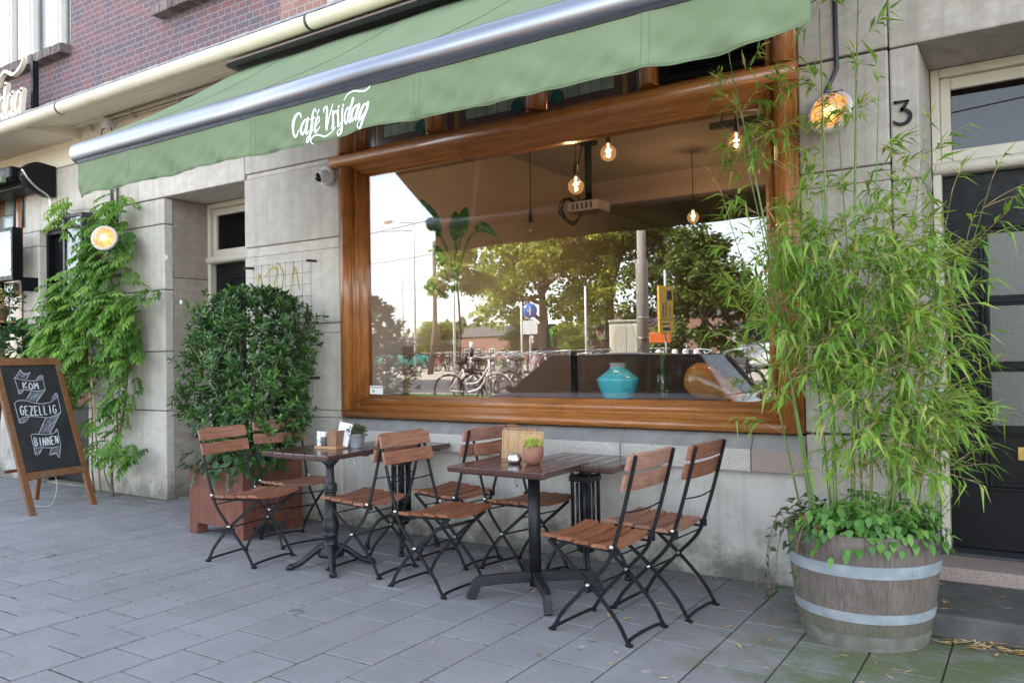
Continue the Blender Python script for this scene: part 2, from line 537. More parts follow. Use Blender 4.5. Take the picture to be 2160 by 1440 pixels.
M['lf_bamboo'] = leafmat('bamboo_leaf', [(.10, .21, .035), (.17, .31, .05), (.24, .38, .065), (.36, .42, .09), (.48, .36, .15)], .5, .4)
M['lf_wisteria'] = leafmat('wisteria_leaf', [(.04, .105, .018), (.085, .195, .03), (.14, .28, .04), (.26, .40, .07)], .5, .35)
M['lf_ground'] = leafmat('ground_leaf', [(.05, .14, .03), (.09, .22, .04), (.14, .29, .055), (.22, .34, .09)], .5, .3)
M['lf_ivy'] = leafmat('ivy_leaf', [(.012, .04, .012), (.03, .085, .02), (.05, .12, .03), (.20, .09, .045)], .45, .2)
M['lf_succulent'] = leafmat('succulent_leaf', [(.03, .055, .028), (.065, .11, .05), (.11, .15, .075), (.14, .05, .06)], .5, .2)
M['lf_sedum'] = leafmat('sedum_leaf', [(.28, .36, .06), (.42, .48, .09), (.55, .58, .14)], .5, .3)
M['lf_tree'] = leafmat('tree_leaf', [(.12, .16, .03), (.20, .25, .045), (.30, .34, .065), (.40, .42, .10)], .5, .35)
M['lf_tree_dark'] = leafmat('dark_tree_leaf', [(.04, .065, .018), (.075, .105, .026), (.12, .15, .036), (.18, .20, .055)], .55, .25)
M['lf_dieff'] = leafmat('houseplant_leaf', [(.03, .11, .025), (.08, .20, .04), (.26, .36, .09)], .35, .2)
M['dry'] = leafmat('dry_leaf', [(.26, .13, .035), (.42, .25, .09), (.58, .44, .24), (.36, .30, .10)], .8, .1)
M['petal'] = leafmat('petal', [(.75, .72, .70), (.8, .78, .78)], .6, .3)
M['petal_purple'] = leafmat('purple_petal', [(.25, .12, .40), (.45, .33, .6)], .6, .3)
M['grass'] = leafmat('grass_blade', [(.07, .16, .02), (.12, .25, .035), (.18, .32, .05)], .6, .3)
# ------------------------------------------------------------------ camera, sky, sun
F_PX, YAW, PIT, ROL, EYE = 1705.0, rad(33.3), rad(1.0), rad(-.97), 1.38
cam = D.cameras.new('camera'); camo = D.objects.new('camera', cam); COL.objects.link(camo); SC.camera = camo
cam.sensor_width = 36; cam.lens = F_PX / 2160 * 36; cam.clip_start = .05; cam.clip_end = 1500
fw = Vector((-math.sin(YAW) * math.cos(PIT), math.cos(YAW) * math.cos(PIT), math.sin(PIT)))
rt = Vector((math.cos(YAW), math.sin(YAW), 0)); upv = rt.cross(fw)
r2 = rt * math.cos(ROL) + upv * math.sin(ROL); u2 = -rt * math.sin(ROL) + upv * math.cos(ROL)
mw = Matrix(((r2.x, u2.x, -fw.x, 0), (r2.y, u2.y, -fw.y, 0), (r2.z, u2.z, -fw.z, EYE), (0, 0, 0, 1)))
camo.matrix_world = mw

SUN_EL, SUN_ROT = rad(47), rad(-36)
w = D.worlds.new('World'); SC.world = w; w.use_nodes = True
bg = w.node_tree.nodes['Background']
sky = w.node_tree.nodes.new('ShaderNodeTexSky'); sky.sky_type = 'NISHITA'; sky.sun_disc = False
sky.sun_elevation = SUN_EL; sky.sun_rotation = SUN_ROT; sky.air_density = 1.0; sky.dust_density = .4; sky.ozone_density = 1.0
hz = w.node_tree.nodes.new('ShaderNodeHueSaturation'); hz.inputs['Saturation'].default_value = .46
w.node_tree.links.new(sky.outputs[0], hz.inputs['Color']); w.node_tree.links.new(hz.outputs[0], bg.inputs[0]); bg.inputs[1].default_value = .15
sl = D.lights.new('sun', 'SUN'); sl.energy = 4.5; sl.angle = rad(.5); sl.color = (1, .95, .87)
so = D.objects.new('sun', sl); COL.objects.link(so)
td = Vector((math.sin(SUN_ROT) * math.cos(SUN_EL), math.cos(SUN_ROT) * math.cos(SUN_EL), math.sin(SUN_EL)))
so.rotation_euler = td.to_track_quat('Z', 'Y').to_euler(); so.location = (-20, 30, 30)

SC.view_settings.view_transform = 'Standard'; SC.view_settings.look = 'None'
SC.view_settings.exposure = 2.65; SC.view_settings.gamma = 1
SC.cycles.use_denoising = True
SC.cycles.max_bounces = 8; SC.cycles.transparent_max_bounces = 24
SC.cycles.sample_clamp_indirect = 6


# ------------------------------------------------------------------ ground
def paving_material(name, base=(.195, .192, .195), base2=(.245, .242, .245)):
    m, nt, b = nmat(name)
    L = nt.links
    v = coords(nt, (1, 1, 1), False)
    c = mixc(nt, maprange(nt, noise(nt, v, 3.2, 6), .3, .7), base, base2)
    c = mixc(nt, maprange(nt, noise(nt, v, 130, 3), .3, .7, 0, .45), c, (.15, .15, .16))
    c = mixc(nt, maprange(nt, noise(nt, v, 52, 2), .66, .74, 0, .7), c, (.36, .36, .38))
    vo = N(nt, 'ShaderNodeTexVoronoi', Scale=3.1); L.new(v, vo.inputs['Vector'])
    wb = noise(nt, v, 24, 3)
    dsp = math_(nt, 'ADD', vo.outputs['Distance'], math_(nt, 'MULTIPLY', wb, .09))
    spot = math_(nt, 'MULTIPLY', maprange(nt, dsp, .115, .085), math_(nt, 'GREATER_THAN', noise(nt, v, 1.1, 1), .52))
    c = mixc(nt, math_(nt, 'MULTIPLY', spot, .75), c, (.07, .07, .078))
    vo2 = N(nt, 'ShaderNodeTexVoronoi', Scale=2.3); L.new(v, vo2.inputs['Vector'])
    sp2 = math_(nt, 'MULTIPLY', maprange(nt, math_(nt, 'ADD', vo2.outputs['Distance'], math_(nt, 'MULTIPLY', wb, .06)), .085, .06), math_(nt, 'GREATER_THAN', noise(nt, v, .9, 1), .5))
    c = mixc(nt, math_(nt, 'MULTIPLY', sp2, .6), c, (.36, .36, .365))
    c = mixc(nt, maprange(nt, noise(nt, v, 1.4, 7, .7), .52, .72, 0, .4), c, (.13, .128, .128))
    a = N(nt, 'ShaderNodeAttribute', attribute_name='rnd')
    hs = N(nt, 'ShaderNodeHueSaturation'); L.new(c, hs.inputs['Color'])
    L.new(maprange(nt, a.outputs['Fac'], 0, 1, .93, 1.06), hs.inputs['Value'])
    c = hs.outputs[0]
    # moss that has spread over the slabs round the tub and the doorstep
    g = N(nt, 'ShaderNodeNewGeometry')
    sub = N(nt, 'ShaderNodeVectorMath', operation='DISTANCE'); L.new(g.outputs['Position'], sub.inputs[0])
    sub.inputs[1].default_value = (-.35, 3.85, 0)
    k = math_(nt, 'ADD', maprange(nt, sub.outputs['Value'], 1.45, .2, -.12, .7), maprange(nt, noise(nt, v, 5, 8, .7), .3, .7, -.35, .45))
    c = mixc(nt, maprange(nt, k, .15, .75, 0, .85), c, (.085, .105, .026))
    g2 = N(nt, 'ShaderNodeSeparateXYZ'); L.new(g.outputs['Position'], g2.inputs[0])
    k2 = math_(nt, 'ADD', maprange(nt, g2.outputs[1], 4.25, 4.95, 0, .5), maprange(nt, noise(nt, v, 4, 8, .7), .3, .7, -.3, .3))
    c = mixc(nt, maprange(nt, k2, .15, .7, 0, .6), c, (.085, .088, .062))
    L.new(c, b.inputs['Base Color'])
    L.new(maprange(nt, noise(nt, v, 20, 4), .3, .7, .62, .9), b.inputs['Roughness'])
    h = math_(nt, 'ADD', math_(nt, 'MULTIPLY', noise(nt, v, 160, 3), .5), noise(nt, v, 30, 4))
    bump(nt, b, h, .35, .004)
    return m


M['paving'] = paving_material('concrete_paving')
M['joint'] = mat('mossy_joint', (.05, .05, .04), (.09, .088, .07), 14, rough=.95, bmp=.6, bscale=90, c3=(.07, .085, .03), c3scale=5, c3lo=.42, c3hi=.58, c3max=.9)
M['asphalt'] = mat('asphalt', (.045, .045, .048), (.07, .07, .072), 3, rough=.85, bmp=.4, bscale=160)
M['red_path'] = mat('red_brick_path', (.24, .115, .085), (.31, .16, .12), 6, rough=.85, bmp=.3)
M['sand_paving'] = mat('sandy_paving', (.32, .27, .21), (.40, .34, .27), 3, rough=.9, bmp=.2)
M['kerbstone'] = mat('kerbstone', (.28, .28, .275), (.36, .36, .35), 20, rough=.8, bmp=.2)
M['grass_ground'] = mat('verge_soil', (.06, .10, .02), (.10, .16, .03), 8, rough=.95, bmp=.6)

b = MB()
k = -6
while True:
    x1 = -1.315 - .31 * k; x0 = x1 - .31; k += 1
    if x1 < -14.5: break
    ph = 3.488 if k % 2 == 0 else 3.6455
    n0 = int(math.floor((-.62 - ph) / .315))
    for j in range(n0, 8):
        y0 = ph + .315 * j; y1 = y0 + .315
        y0c = max(y0, -.6); y1c = min(y1, 5.02)
        if y1c - y0c < .03: continue
        b.rnd = U(.1, .9)
        dz = U(-.0018, .0018)
        b.slab(x0 + U(.0034, .0052), x1 - U(.0034, .0052), y0c + U(.0035, .007), y1c - U(.0035, .007), -.05, dz, .0022)
tag(b.build('paving', M['paving']), None, None, None, 'structure')
b = MB(); b.box(-14.6, 1.2, -.6, 5.7, -.09, -.010)
tag(b.build('paving_bed', M['joint']), None, None, None, 'structure')


def gz(y):
    """height of the far side of the street, which climbs gently away from the pavement"""
    if y > -2.4: return 0.0
    if y > -4.4: return lerp(0, .33, (-2.4 - y) / 2.0)
    if y > -12: return lerp(.33, .52, (-4.4 - y) / 7.6)
    return .52


def strip(name, mt, y0, y1, dz=0.0, x0=-160, x1=120):
    b = MB(); n = max(1, int(abs(y1 - y0) / 1.0)) if y0 > -13 else 1
    for i in range(n):
        a, c = lerp(y0, y1, i / n), lerp(y0, y1, (i + 1) / n)
        b.poly([(x0, a, gz(a) + dz), (x0, c, gz(c) + dz), (x1, c, gz(c) + dz), (x1, a, gz(a) + dz)])
    return tag(b.build(name, mt), None, None, None, 'structure')


b = MB()
b.poly([(-160, 4.86, -.012), (-14.6, 4.86, -.012), (-14.6, -.6, -.012), (-160, -.6, -.012)][::-1])
b.poly([(1.2, 4.86, -.012), (120, 4.86, -.012), (120, -.6, -.012), (1.2, -.6, -.012)][::-1])
tag(b.build('pavement', M['paving']), None, None, None, 'structure')
b = MB(); b.box(-160, 120, -.75, -.6, -.13, .004)
tag(b.build('kerb', M['kerbstone'], bevel=.015), None, None, None, 'structure')
strip('parking_lane', M['asphalt'], -.75, -2.9, -.1)
strip('cycle_path', M['red_path'], -2.9, -4.9, 0)
strip('verge', M['grass_ground'], -4.9, -6.4, .0)
strip('road', M['asphalt'], -6.4, -14, 0)
strip('road_marking', M['white'], -7.0, -7.15, .006)
strip('square', M['sand_paving'], -14, -52, 0)
strip('far_ground', M['grass_ground'], -52, -420, -.02, -420, 400)
b = MB()
for i in range(5200):
    x = U(-24, -4); y = U(-6.35, -4.95)
    b.rnd = U(0, 1)
    b.leaf(Vector((x, y, gz(y))), Vector((U(-.4, .4), U(-.4, .4), 1)), Vector((U(-1, 1), U(-1, 1), .1)), U(.06, .14), .02, 0, 0, .3)
tag(b.build('verge_grass', M['grass']), 'bright green grass on the verge behind the parked car', 'grass', None, 'stuff')

# ------------------------------------------------------------------ the cafe building
B = thing('cafe_building', 'stone and purple brick cafe building with a large teak shop window', 'building')
Y0 = 4.85


def blocks(lst, name, mt, bev=.008, label=None, rndr=(.1, .9)):
    b = MB()
    for q in lst:
        b.rnd = U(*rndr); b.box(*q)
    o = b.build(name, mt, B, bevel=bev)
    if label: o['label'] = label
    return o


st = []
# corner pillar by the wisteria
zz = [0, .885, 1.48, 2.10, 2.76, 3.022]
for i in range(5):
    st.append((-8.75, -7.335, Y0, Y0 + .10, zz[i] + (.004 if i else 0), zz[i + 1] - .004))
# pier beside the shop window: big blocks, slim recessed courses between them
for z0, z1 in ((0, .885), (.945, 1.60), (1.682, 2.312), (2.402, 3.03)):
    st.append((-6.10, -4.895, Y0 - .003, Y0 + .5, z0 + .002, z1 - .002))
for z0, z1 in ((.885, .945), (1.60, 1.682), (2.312, 2.402), (3.03, 3.075)):
    st.append((-6.085, -4.91, Y0 + .011, Y0 + .5, z0, z1))
# lintels
for x0, x1 in ((-10.15, -9.42), (-9.415, -8.755)):
    st.append((x0, x1, Y0 + .002, Y0 + .75, 2.93, 3.6))
for x0, x1 in ((-8.75, -7.78), (-7.775, -6.10)):
    st.append((x0, x1, Y0, Y0 + .75, 3.03, 3.6))
for x0, x1 in ((-6.095, -4.90),):
    st.append((x0, x1, Y0, Y0 + .5, 3.08, 3.6))
# slim pier at the far door
for z0, z1 in ((0, .8), (.804, 1.36), (1.364, 2.0), (2.004, 2.75), (2.754, 2.926)):
    st.append((-10.15, -9.775, Y0, Y0 + .3, z0, z1))
blocks(st, 'stone_wall', M['stone'], .011)
st = []
# right of the window, and the door pilaster
for z0, z1 in ((0, .9), (.904, 1.60), (1.684, 2.314), (2.402, 3.034), (3.042, 3.9)):
    st.append((-1.16, -.678, Y0 - .003, Y0 + .5, z0 + .003, z1 - .003))
for z0, z1 in ((1.60, 1.684), (2.314, 2.402)):
    st.append((-1.16, -.678, Y0 + .010, Y0 + .5, z0, z1))
for z0, z1 in ((0, 1.15), (1.153, 2.30), (2.303, 3.027)):
    st.append((-.672, -.53, Y0, Y0 + .75, z0, z1))
for z0, z1 in ((0, 1.5), (1.504, 3.027)):
    st.append((.62, 2.4, Y0, Y0 + .75, z0, z1))
st.append((-.672, 2.4, Y0 - .002, Y0 + .75, 3.034, 3.9))
blocks(st, 'stone_wall', M['stone_dim_side'], .011, 'stone pilasters and lintel round the front door, coloured darker for dimmer light and dirt')
st = []
for z0, z1 in ((0, .83), (.834, 2.225), (2.229, 3.026)):
    st.append((-8.6, -7.34, Y0 + .104, Y0 + .9, z0, z1))
blocks(st, 'recess_wall', M['stone_dark'], .006, 'greyer weathered stone side of the door recess')
# wall under the shop window
blocks([(-4.895, -1.16, Y0 + .012, Y0 + .4, 0, .664)], 'plinth_wall', M['render'], 0)
b = MB()
pr = [(4.795, .666), (4.795, .80), (4.87, .886), (5.2, .89), (5.2, .666)]
for x0, x1, mi in ((-4.893, -3.546, 0), (-3.541, -2.325, 0), (-2.320, -1.47, 0), (-1.466, -1.163, 1)):
    b.rnd = U(.2, .8); b.cur = mi
    k = len(b.f); b.extrude(pr, 'x', x0, x1); b.mi[k + 2] = 2; b.mi[k + 1] = 2 if mi == 0 else 2
b.build('plinth_ledge', [M['granite'], M['granite_red'], M['ledge_top']], B, bevel=.008)
# above the shop window, hidden by the awning
blocks([(-4.895, -1.163, Y0 + .02, Y0 + .4, 3.52, 3.9)], 'upper_panel', M['cream'], 0)

# brick storeys, with openings for the two windows
br = []
for q in ((-30, -10.82, 0, 2.4), (-30, -10.82, 2.4, 10), (-10.82, -9.05, 4.0, 4.93), (-10.82, -9.05, 7.0, 10), (-9.05, -7.28, 4.0, 10), (-7.28, -5.95, 4.0, 4.90), (-7.28, -5.95, 7.0, 10), (-5.95, -5.56, 4.0, 10)):
    x0, x1, z0, z1 = q
    if x0 <= -30:
        if z0 == 0: br.append((-30, -11.6, Y0 + .002, Y0 + .4, 0, 4.0)); continue
        br.append((x0, x1, Y0, Y0 + .4, 4.002, z1)); continue
    br.append((x0 + .0005, x1 - .0005, Y0, Y0 + .4, z0, z1))
b = MB()
for q in br: b.box(*q)
b.build('brick_wall', M['brick'], B)
b = MB(); b.box(-5.558, 2.4, Y0 - .02, Y0 + .4, 3.903, 10); b.box(2.402, 14, Y0, Y0 + .4, 0, 10)
b.build('brick_wall', M['brick_orange'], B)['label'] = 'paler orange brick pier above the awning'
# unseen shell closing the building behind, added to block the sun
b = MB()
b.box(-30, 14, 14.5, 14.8, 0, 10); b.box(-30.3, -30.002, Y0, 14.8, 0, 10); b.box(14.002, 14.3, Y0, 14.8, 0, 10); b.box(-30.3, 14.3, Y0 + .01, 14.8, 10.002, 10.4)
b.build('sun_block_shell', M['brick'], B)


def rowlock(x0, x1, z):
    b = MB(); n = int((x1 - x0) / .066)
    for i in range(n):
        a = lerp(x0, x1, i / n); c = lerp(x0, x1, (i + 1) / n)
        b.rnd = U(0, 1); d = U(-.006, .006)
        b.extrude([(4.72 + d, z - .115), (4.72 + d, z - .015), (4.86, z), (4.86, z - .115)], 'x', a + .002, c - .002)
    b.build('window_sill', M['brick_sill'], B, bevel=.004)


rowlock(-10.9, -9.04, 4.955)
rowlock(-7.32, -5.93, 4.925)


def upper_window(x0, x1, z0, z1, posts):
    w = part('upper_window', B)
    b = MB()
    for a, c in posts: b.box(a, c, 4.90, 4.98, z0, z1)
    for a, c in posts: b.box(a + .03, c - .05, 4.872, 4.899, z0, z1)
    b.box(x0, x1, 4.915, 4.975, z1 - .08, z1 - .001); b.box(x0, x1, 4.885, 4.975, z0 + .001, z0 + .03)
    b.build('frame', M['white'], w, bevel=.006)
    b = MB(); b.box(x0, x1, 4.955, 4.962, z0 + .005, z1 - .005); b.build('pane', M['glass'], w)
    b = MB(); b.box(x0, x1, 5.6, 5.62, z0, z1); b.build('room_dark', M['plaster'], w)
    b = MB()
    n = 40
    for i in range(n):
        a = lerp(x0, x1, i / n); c = lerp(x0, x1, (i + 1) / n)
        ya = 5.1 + .03 * math.sin(i * 1.7); yc = 5.1 + .03 * math.sin((i + 1) * 1.7)
        if (i // 7) % 2 == 0:
            b.poly([(a, ya, z0), (c, yc, z0), (c, yc, z1), (a, ya, z1)], True)
    b.build('curtain', M['plaster'], w)


upper_window(-10.82, -9.05, 4.955, 7.0, [(-10.82, -10.49), (-10.30, -9.98), (-9.66, -9.35), (-9.13, -9.055)])
upper_window(-7.28, -5.95, 4.92, 7.0, [(-7.28, -7.14), (-6.68, -6.55), (-6.09, -5.952)])

# eaves: fascia, soffit boards, gutter, flashing
b = MB()
b.box(-11.6, -8.86, Y0 - .004, Y0 + .3, 3.604, 3.90); b.box(-8.858, 2.4, Y0 - .002, Y0 + .018, 3.604, 4.03)
b.build('fascia', M['cream'], B, bevel=.004)
b = MB()
for i in range(6):
    for (xa, xb, zw) in ((-30, -8.86, 3.872), (-8.86, 2.4, 4.0)):
        ya, yc = lerp(4.19, 4.85, i / 6), lerp(4.19, 4.85, (i + 1) / 6)
        za, zc = lerp(3.84, zw, i / 6), lerp(3.84, zw, (i + 1) / 6)
        b.extrude([(ya + .002, za), (yc - .002, zc), (yc - .002, zc + .02), (ya + .002, za + .02)], 'x', xa, xb - .001)
        b.extrude([(yc - .0022, zc + .008), (yc + .0022, zc + .008), (yc + .0022, zc + .019), (yc - .0022, zc + .019)], 'x', xa, xb - .001)
b.box(-8.86, -8.845, 4.3, 4.848, 3.85, 4.0)
b.build('soffit', M['cream'], B)
g = part('gutter', B)
b = MB()
sec = [(4.185 + .062 * math.cos(a), 3.885 + .062 * math.sin(a)) for a in [rad(t) for t in range(150, 391, 15)]]
sec += [(4.225, 3.90), (4.225, 3.89)]
b.extrude(sec, 'x', -30, 2.4, True)
b.build('trough', M['cream'], g)
for x in (-8.0, -4.49, -11.5, -1.2):
    b = MB()
    s2 = [(4.185 + .066 * math.cos(a), 3.885 + .066 * math.sin(a)) for a in [rad(t) for t in range(150, 391, 20)]]
    b.extrude(s2 + [(4.23, 3.88)], 'x', x - .012, x + .012, True)
    b.build('joint_strap', M['grey_metal'], g)
b = MB(); n = 260
for i in range(n):
    xa, xc = lerp(-16, 2.4, i / n), lerp(-16, 2.4, (i + 1) / n)
    R1 = random.Random(i); R3 = random.Random(i + 1)
    def fl(x, R_):
        q = R_.uniform(-.012, .012)
        return [(x, 4.135 + q, 3.925 + q * .6), (x, 4.15 + q, 3.952 + q), (x, 4.40, 3.99 + q * .5), (x, 4.846, 4.06)]
    A, Cc = fl(xa, R1), fl(xc, R3)
    for j in range(3):
        b.poly([A[j], Cc[j], Cc[j + 1], A[j + 1]], True)
b.build('lead_flashing', M['lead'], B)
b = MB(); b.tube([(-4.86, 4.78, 4.02), (-4.86, 4.78, 8)], .05, 14); b.build('downpipe', M['white'], B)
b = MB()
for dy, dz, r in ((4.80, 3.965, .016), (4.81, 3.925, .011), (4.78, 3.945, .012)):
    b.tube([(-8.9 if r > .012 else -8.3, dy, dz), (-1.0, dy, dz)], r, 8)
for i in range(9):
    x = -8.6 + i * .8
    b.box(x, x + .02, 4.77, 4.848, 3.90, 3.985)
b.build('conduit', M['cream_old'], B)
b = MB(); b.box(-8.86, -8.22, 4.74, 4.846, 3.955, 4.0); b.build('batten', M['cream'], B, bevel=.004)
b = MB(); b.box(-8.28, -8.17, 4.75, 4.846, 3.86, 3.95); b.build('junction_box', M['plastic_white'], B, bevel=.006)
b = MB()
b.tube(spline([(-8.27, 4.8, 3.87), (-8.33, 4.79, 3.85), (-8.36, 4.8, 3.78), (-8.36, 4.83, 3.70)]), .006, 6)
b.tube(spline([(-8.19, 4.8, 3.87), (-8.12, 4.78, 3.80), (-8.10, 4.8, 3.60), (-8.10, 4.835, 3.3)]), .006, 6)
b.build('cable', M['grey_metal'], B)
for x, z0, rr in ((-10.30, 2.95, .016), (-10.10, 3.0, .016), (-8.23, 2.72, .013), (-8.12, 2.75, .011)):
    b = MB(); b.tube([(x, 4.83, z0), (x, 4.83, 3.55)], rr, 8); b.build('conduit', M['grey_metal'], B)['label'] = 'dark grey cable conduit on the stone'

# ---------------------------------------------------------------- shop window
SW = part('shop_window', B)


def rnd_prof(pts, cen, r, a0, a1, n=8):
    return [(cen[0] + r * math.cos(lerp(a0, a1, i / n)), cen[1] + r * math.sin(lerp(a0, a1, i / n))) for i in range(n + 1)]


jl = [(-4.892, 4.99), (-4.892, 4.845), (-4.868, 4.845)] + rnd_prof(0, (-4.812, 4.845), .054, PI, 2 * PI, 10) + \
     [(-4.758, 4.875), (-4.742, 4.875)] + rnd_prof(0, (-4.722, 4.878), .018, PI, 2 * PI, 6) + [(-4.70, 4.93), (-4.675, 4.936), (-4.675, 4.99)]
jr = [(-1.166 + (-4.892 - q[0]), q[1]) for q in jl][::-1]
for jj in (jl, jr):
    b = MB(); b.extrude(jj, 'z', .90, 2.955, True); b.extrude([(q[0], q[1] - .002) for q in jj], 'z', 3.0751, 3.52, True); b.build('jamb', M['teak_v'], SW)
rail = [(5.0, .90), (4.80, .90)] + rnd_prof(0, (4.815, .930), .030, -PI / 2 - .6, -1.5 * PI + .5, 8) + \
       [(4.835, .963), (4.845, .966), (4.845, .985), (4.872, .992)] + rnd_prof(0, (4.888, 1.022), .028, -PI / 2 - .6, -1.5 * PI + .4, 8) + \
       [(4.905, 1.052), (4.936, 1.060), (4.94, 1.072), (5.0, 1.074)]
b = MB(); b.extrude(rail, 'x', -4.80, -1.255, True); b.build('bottom_rail', M['teak_h'], SW)
tr = [(5.0, 2.868), (4.935, 2.885), (4.93, 2.905), (4.895, 2.905), (4.888, 2.935), (4.86, 2.94), (4.858, 2.962)] + \
     rnd_prof(0, (4.835, 3.015), .053, -PI / 2 - .2, -1.5 * PI - .1, 10) + [(4.885, 3.075), (4.92, 3.09), (4.93, 3.12), (5.0, 3.125)]
b = MB(); b.extrude(tr, 'x', -4.955, -1.158, True); b.build('transom', M['teak_h'], SW)
for x0, x1 in ((-3.97, -3.90), (-3.04, -2.96), (-2.155, -2.07)):
    b = MB(); b.extrude([(x0 - .035, 4.99), (x0 - .035, 4.92), (x0, 4.91), (x0, 4.88)] + rnd_prof(0, ((x0 + x1) / 2, 4.88), (x1 - x0) / 2, PI, 2 * PI, 8) + [(x1, 4.91), (x1 + .035, 4.92), (x1 + .035, 4.99)], 'z', 3.126, 3.52, True)
    b.build('mullion', M['teak_v'], SW)
b = MB(); b.box(-4.70, -1.27, 4.946, 4.953, 1.03, 2.90); b.build('pane', M['glass_shop'], SW)
# stained glass lights
cols = {'plum': (.10, .06, .07), 'pale': (.20, .25, .20), 'grn': (.02, .10, .08), 'gold': (.22, .16, .06), 'clear': (.16, .18, .16), 'brown': (.13, .07, .05)}
for kx in cols:
    c = cols[kx]; M['sg_' + kx] = mat('stained_' + kx, c, tuple(q * 1.3 for q in c), 8, rough=.15, rr=.05, bmp=.1, bscale=30, coat=.3)
SG = ['plum', 'pale', 'grn', 'gold', 'clear', 'brown']
for (x0, x1, flip) in ((-4.66, -4.01, 0), (-3.86, -3.08, 0), (-2.92, -2.19, 1)):
    b = MB(); wd = x1 - x0
    def X(t): return lerp(x0, x1, 1 - t if flip else t)
    def cell(t0, t1, z0, z1, ci, y=4.955):
        b.cur = ci; a, c = sorted((X(t0), X(t1))); b.box(a, c, y, y + .006, z0, z1)
    for t0, t1, ci in ((0, .06, 4), (.06, .14, 0), (.14, .20, 3), (.20, .28, 0)):
        cell(t0, t1 - .008, 3.127, 3.21, ci); cell(t0, t1 - .008, 3.214, 3.5, 5 if ci == 0 else ci)
    cell(.28, 1, 3.127, 3.178, 0)
    for i in range(5):
        t0 = .28 + i * .125; t1 = t0 + .118
        cell(t0, t1, 3.184, 3.275, 1); cell(t0, t1, 3.28, 3.35, 4); cell(t0, t1, 3.355, 3.5, 1)
    cell(.90, 1, 3.184, 3.5, 4)
    b.cur = 2
    cx_ = X(.88); n = 24
    ring = [(cx_ + .048 * math.cos(2 * PI * i / n), 4.951, 3.20 + .048 * math.sin(2 * PI * i / n)) for i in range(n)]
    b.poly(ring[::-1] if True else ring)
    b.build('stained_glass', [M['sg_' + q] for q in SG], SW)
    b = MB()
    b.tube([(cx_ + .05 * math.cos(2 * PI * i / n), 4.951, 3.20 + .05 * math.sin(2 * PI * i / n)) for i in range(n)], .004, 6, closed=True)
    b.tube(spline([(X(.30), 4.951, 3.175), (X(.42), 4.951, 3.155), (X(.55), 4.951, 3.175), (X(.68), 4.951, 3.15), (X(.84), 4.951, 3.17)]), .003, 6)
    b.box(x0, x1, 4.962, 4.97, 3.126, 3.52)
    b.build('lead_came', M['grey_metal'], SW)
b = MB()
b.box(-2.04, -1.32, 4.98, 4.99, 3.126, 3.52)
for x0, x1 in ((-2.04, -1.99), (-1.37, -1.32)): b.box(x0, x1, 4.90, 4.979, 3.126, 3.52)
b.box(-1.989, -1.371, 4.90, 4.979, 3.126, 3.165)
for i in range(6):
    z = 3.185 + i * .055
    b.extrude([(4.91, z), (4.915, z - .005), (4.975, z + .035), (4.97, z + .04)], 'x', -1.988, -1.372)
b.build('louvre', M['black_door'], SW)
# sticker and card behind the glass
b = MB(); b.box(-4.655, -4.515, 4.938, 4.9405, 1.082, 1.152); b.build('sticker', M['paper'], SW)
b = MB(); b.box(-1.40, -1.30, 4.965, 4.967, 1.08, 1.135); b.build('notice', M['paper'], SW)


def text(body, size, mt, name, parent, loc, rot, extr=.0006):
    cu = D.curves.new('t', 'FONT'); cu.body = body; cu.size = size; cu.extrude = extr
    o = D.objects.new('t', cu); COL.objects.link(o)
    dg = bpy.context.evaluated_depsgraph_get()
    me = D.meshes.new_from_object(o.evaluated_get(dg))
    D.objects.remove(o)
    me.name = name; me.materials.clear(); me.materials.append(mt)
    q = D.objects.new(name, me); COL.objects.link(q); q.parent = parent; q.location = loc; q.rotation_euler = rot
    return q


M['ink'] = mat('dark_ink', (.03, .035, .06), rough=.8, bmp=0)
M['ink_green'] = mat('green_print', (.10, .42, .06), rough=.8, bmp=0)
text('Cameratoezicht', .0198, M['ink'], 'sticker_text', SW, (-4.652, 4.9375, 1.133), (PI / 2, 0, 0))
b = MB(); b.poly([(-4.633, 4.9375, 1.106), (-4.618, 4.9375, 1.093), (-4.603, 4.9375, 1.106), (-4.618, 4.9375, 1.121)]); b.build('sticker_mark', M['ink_green'], SW)

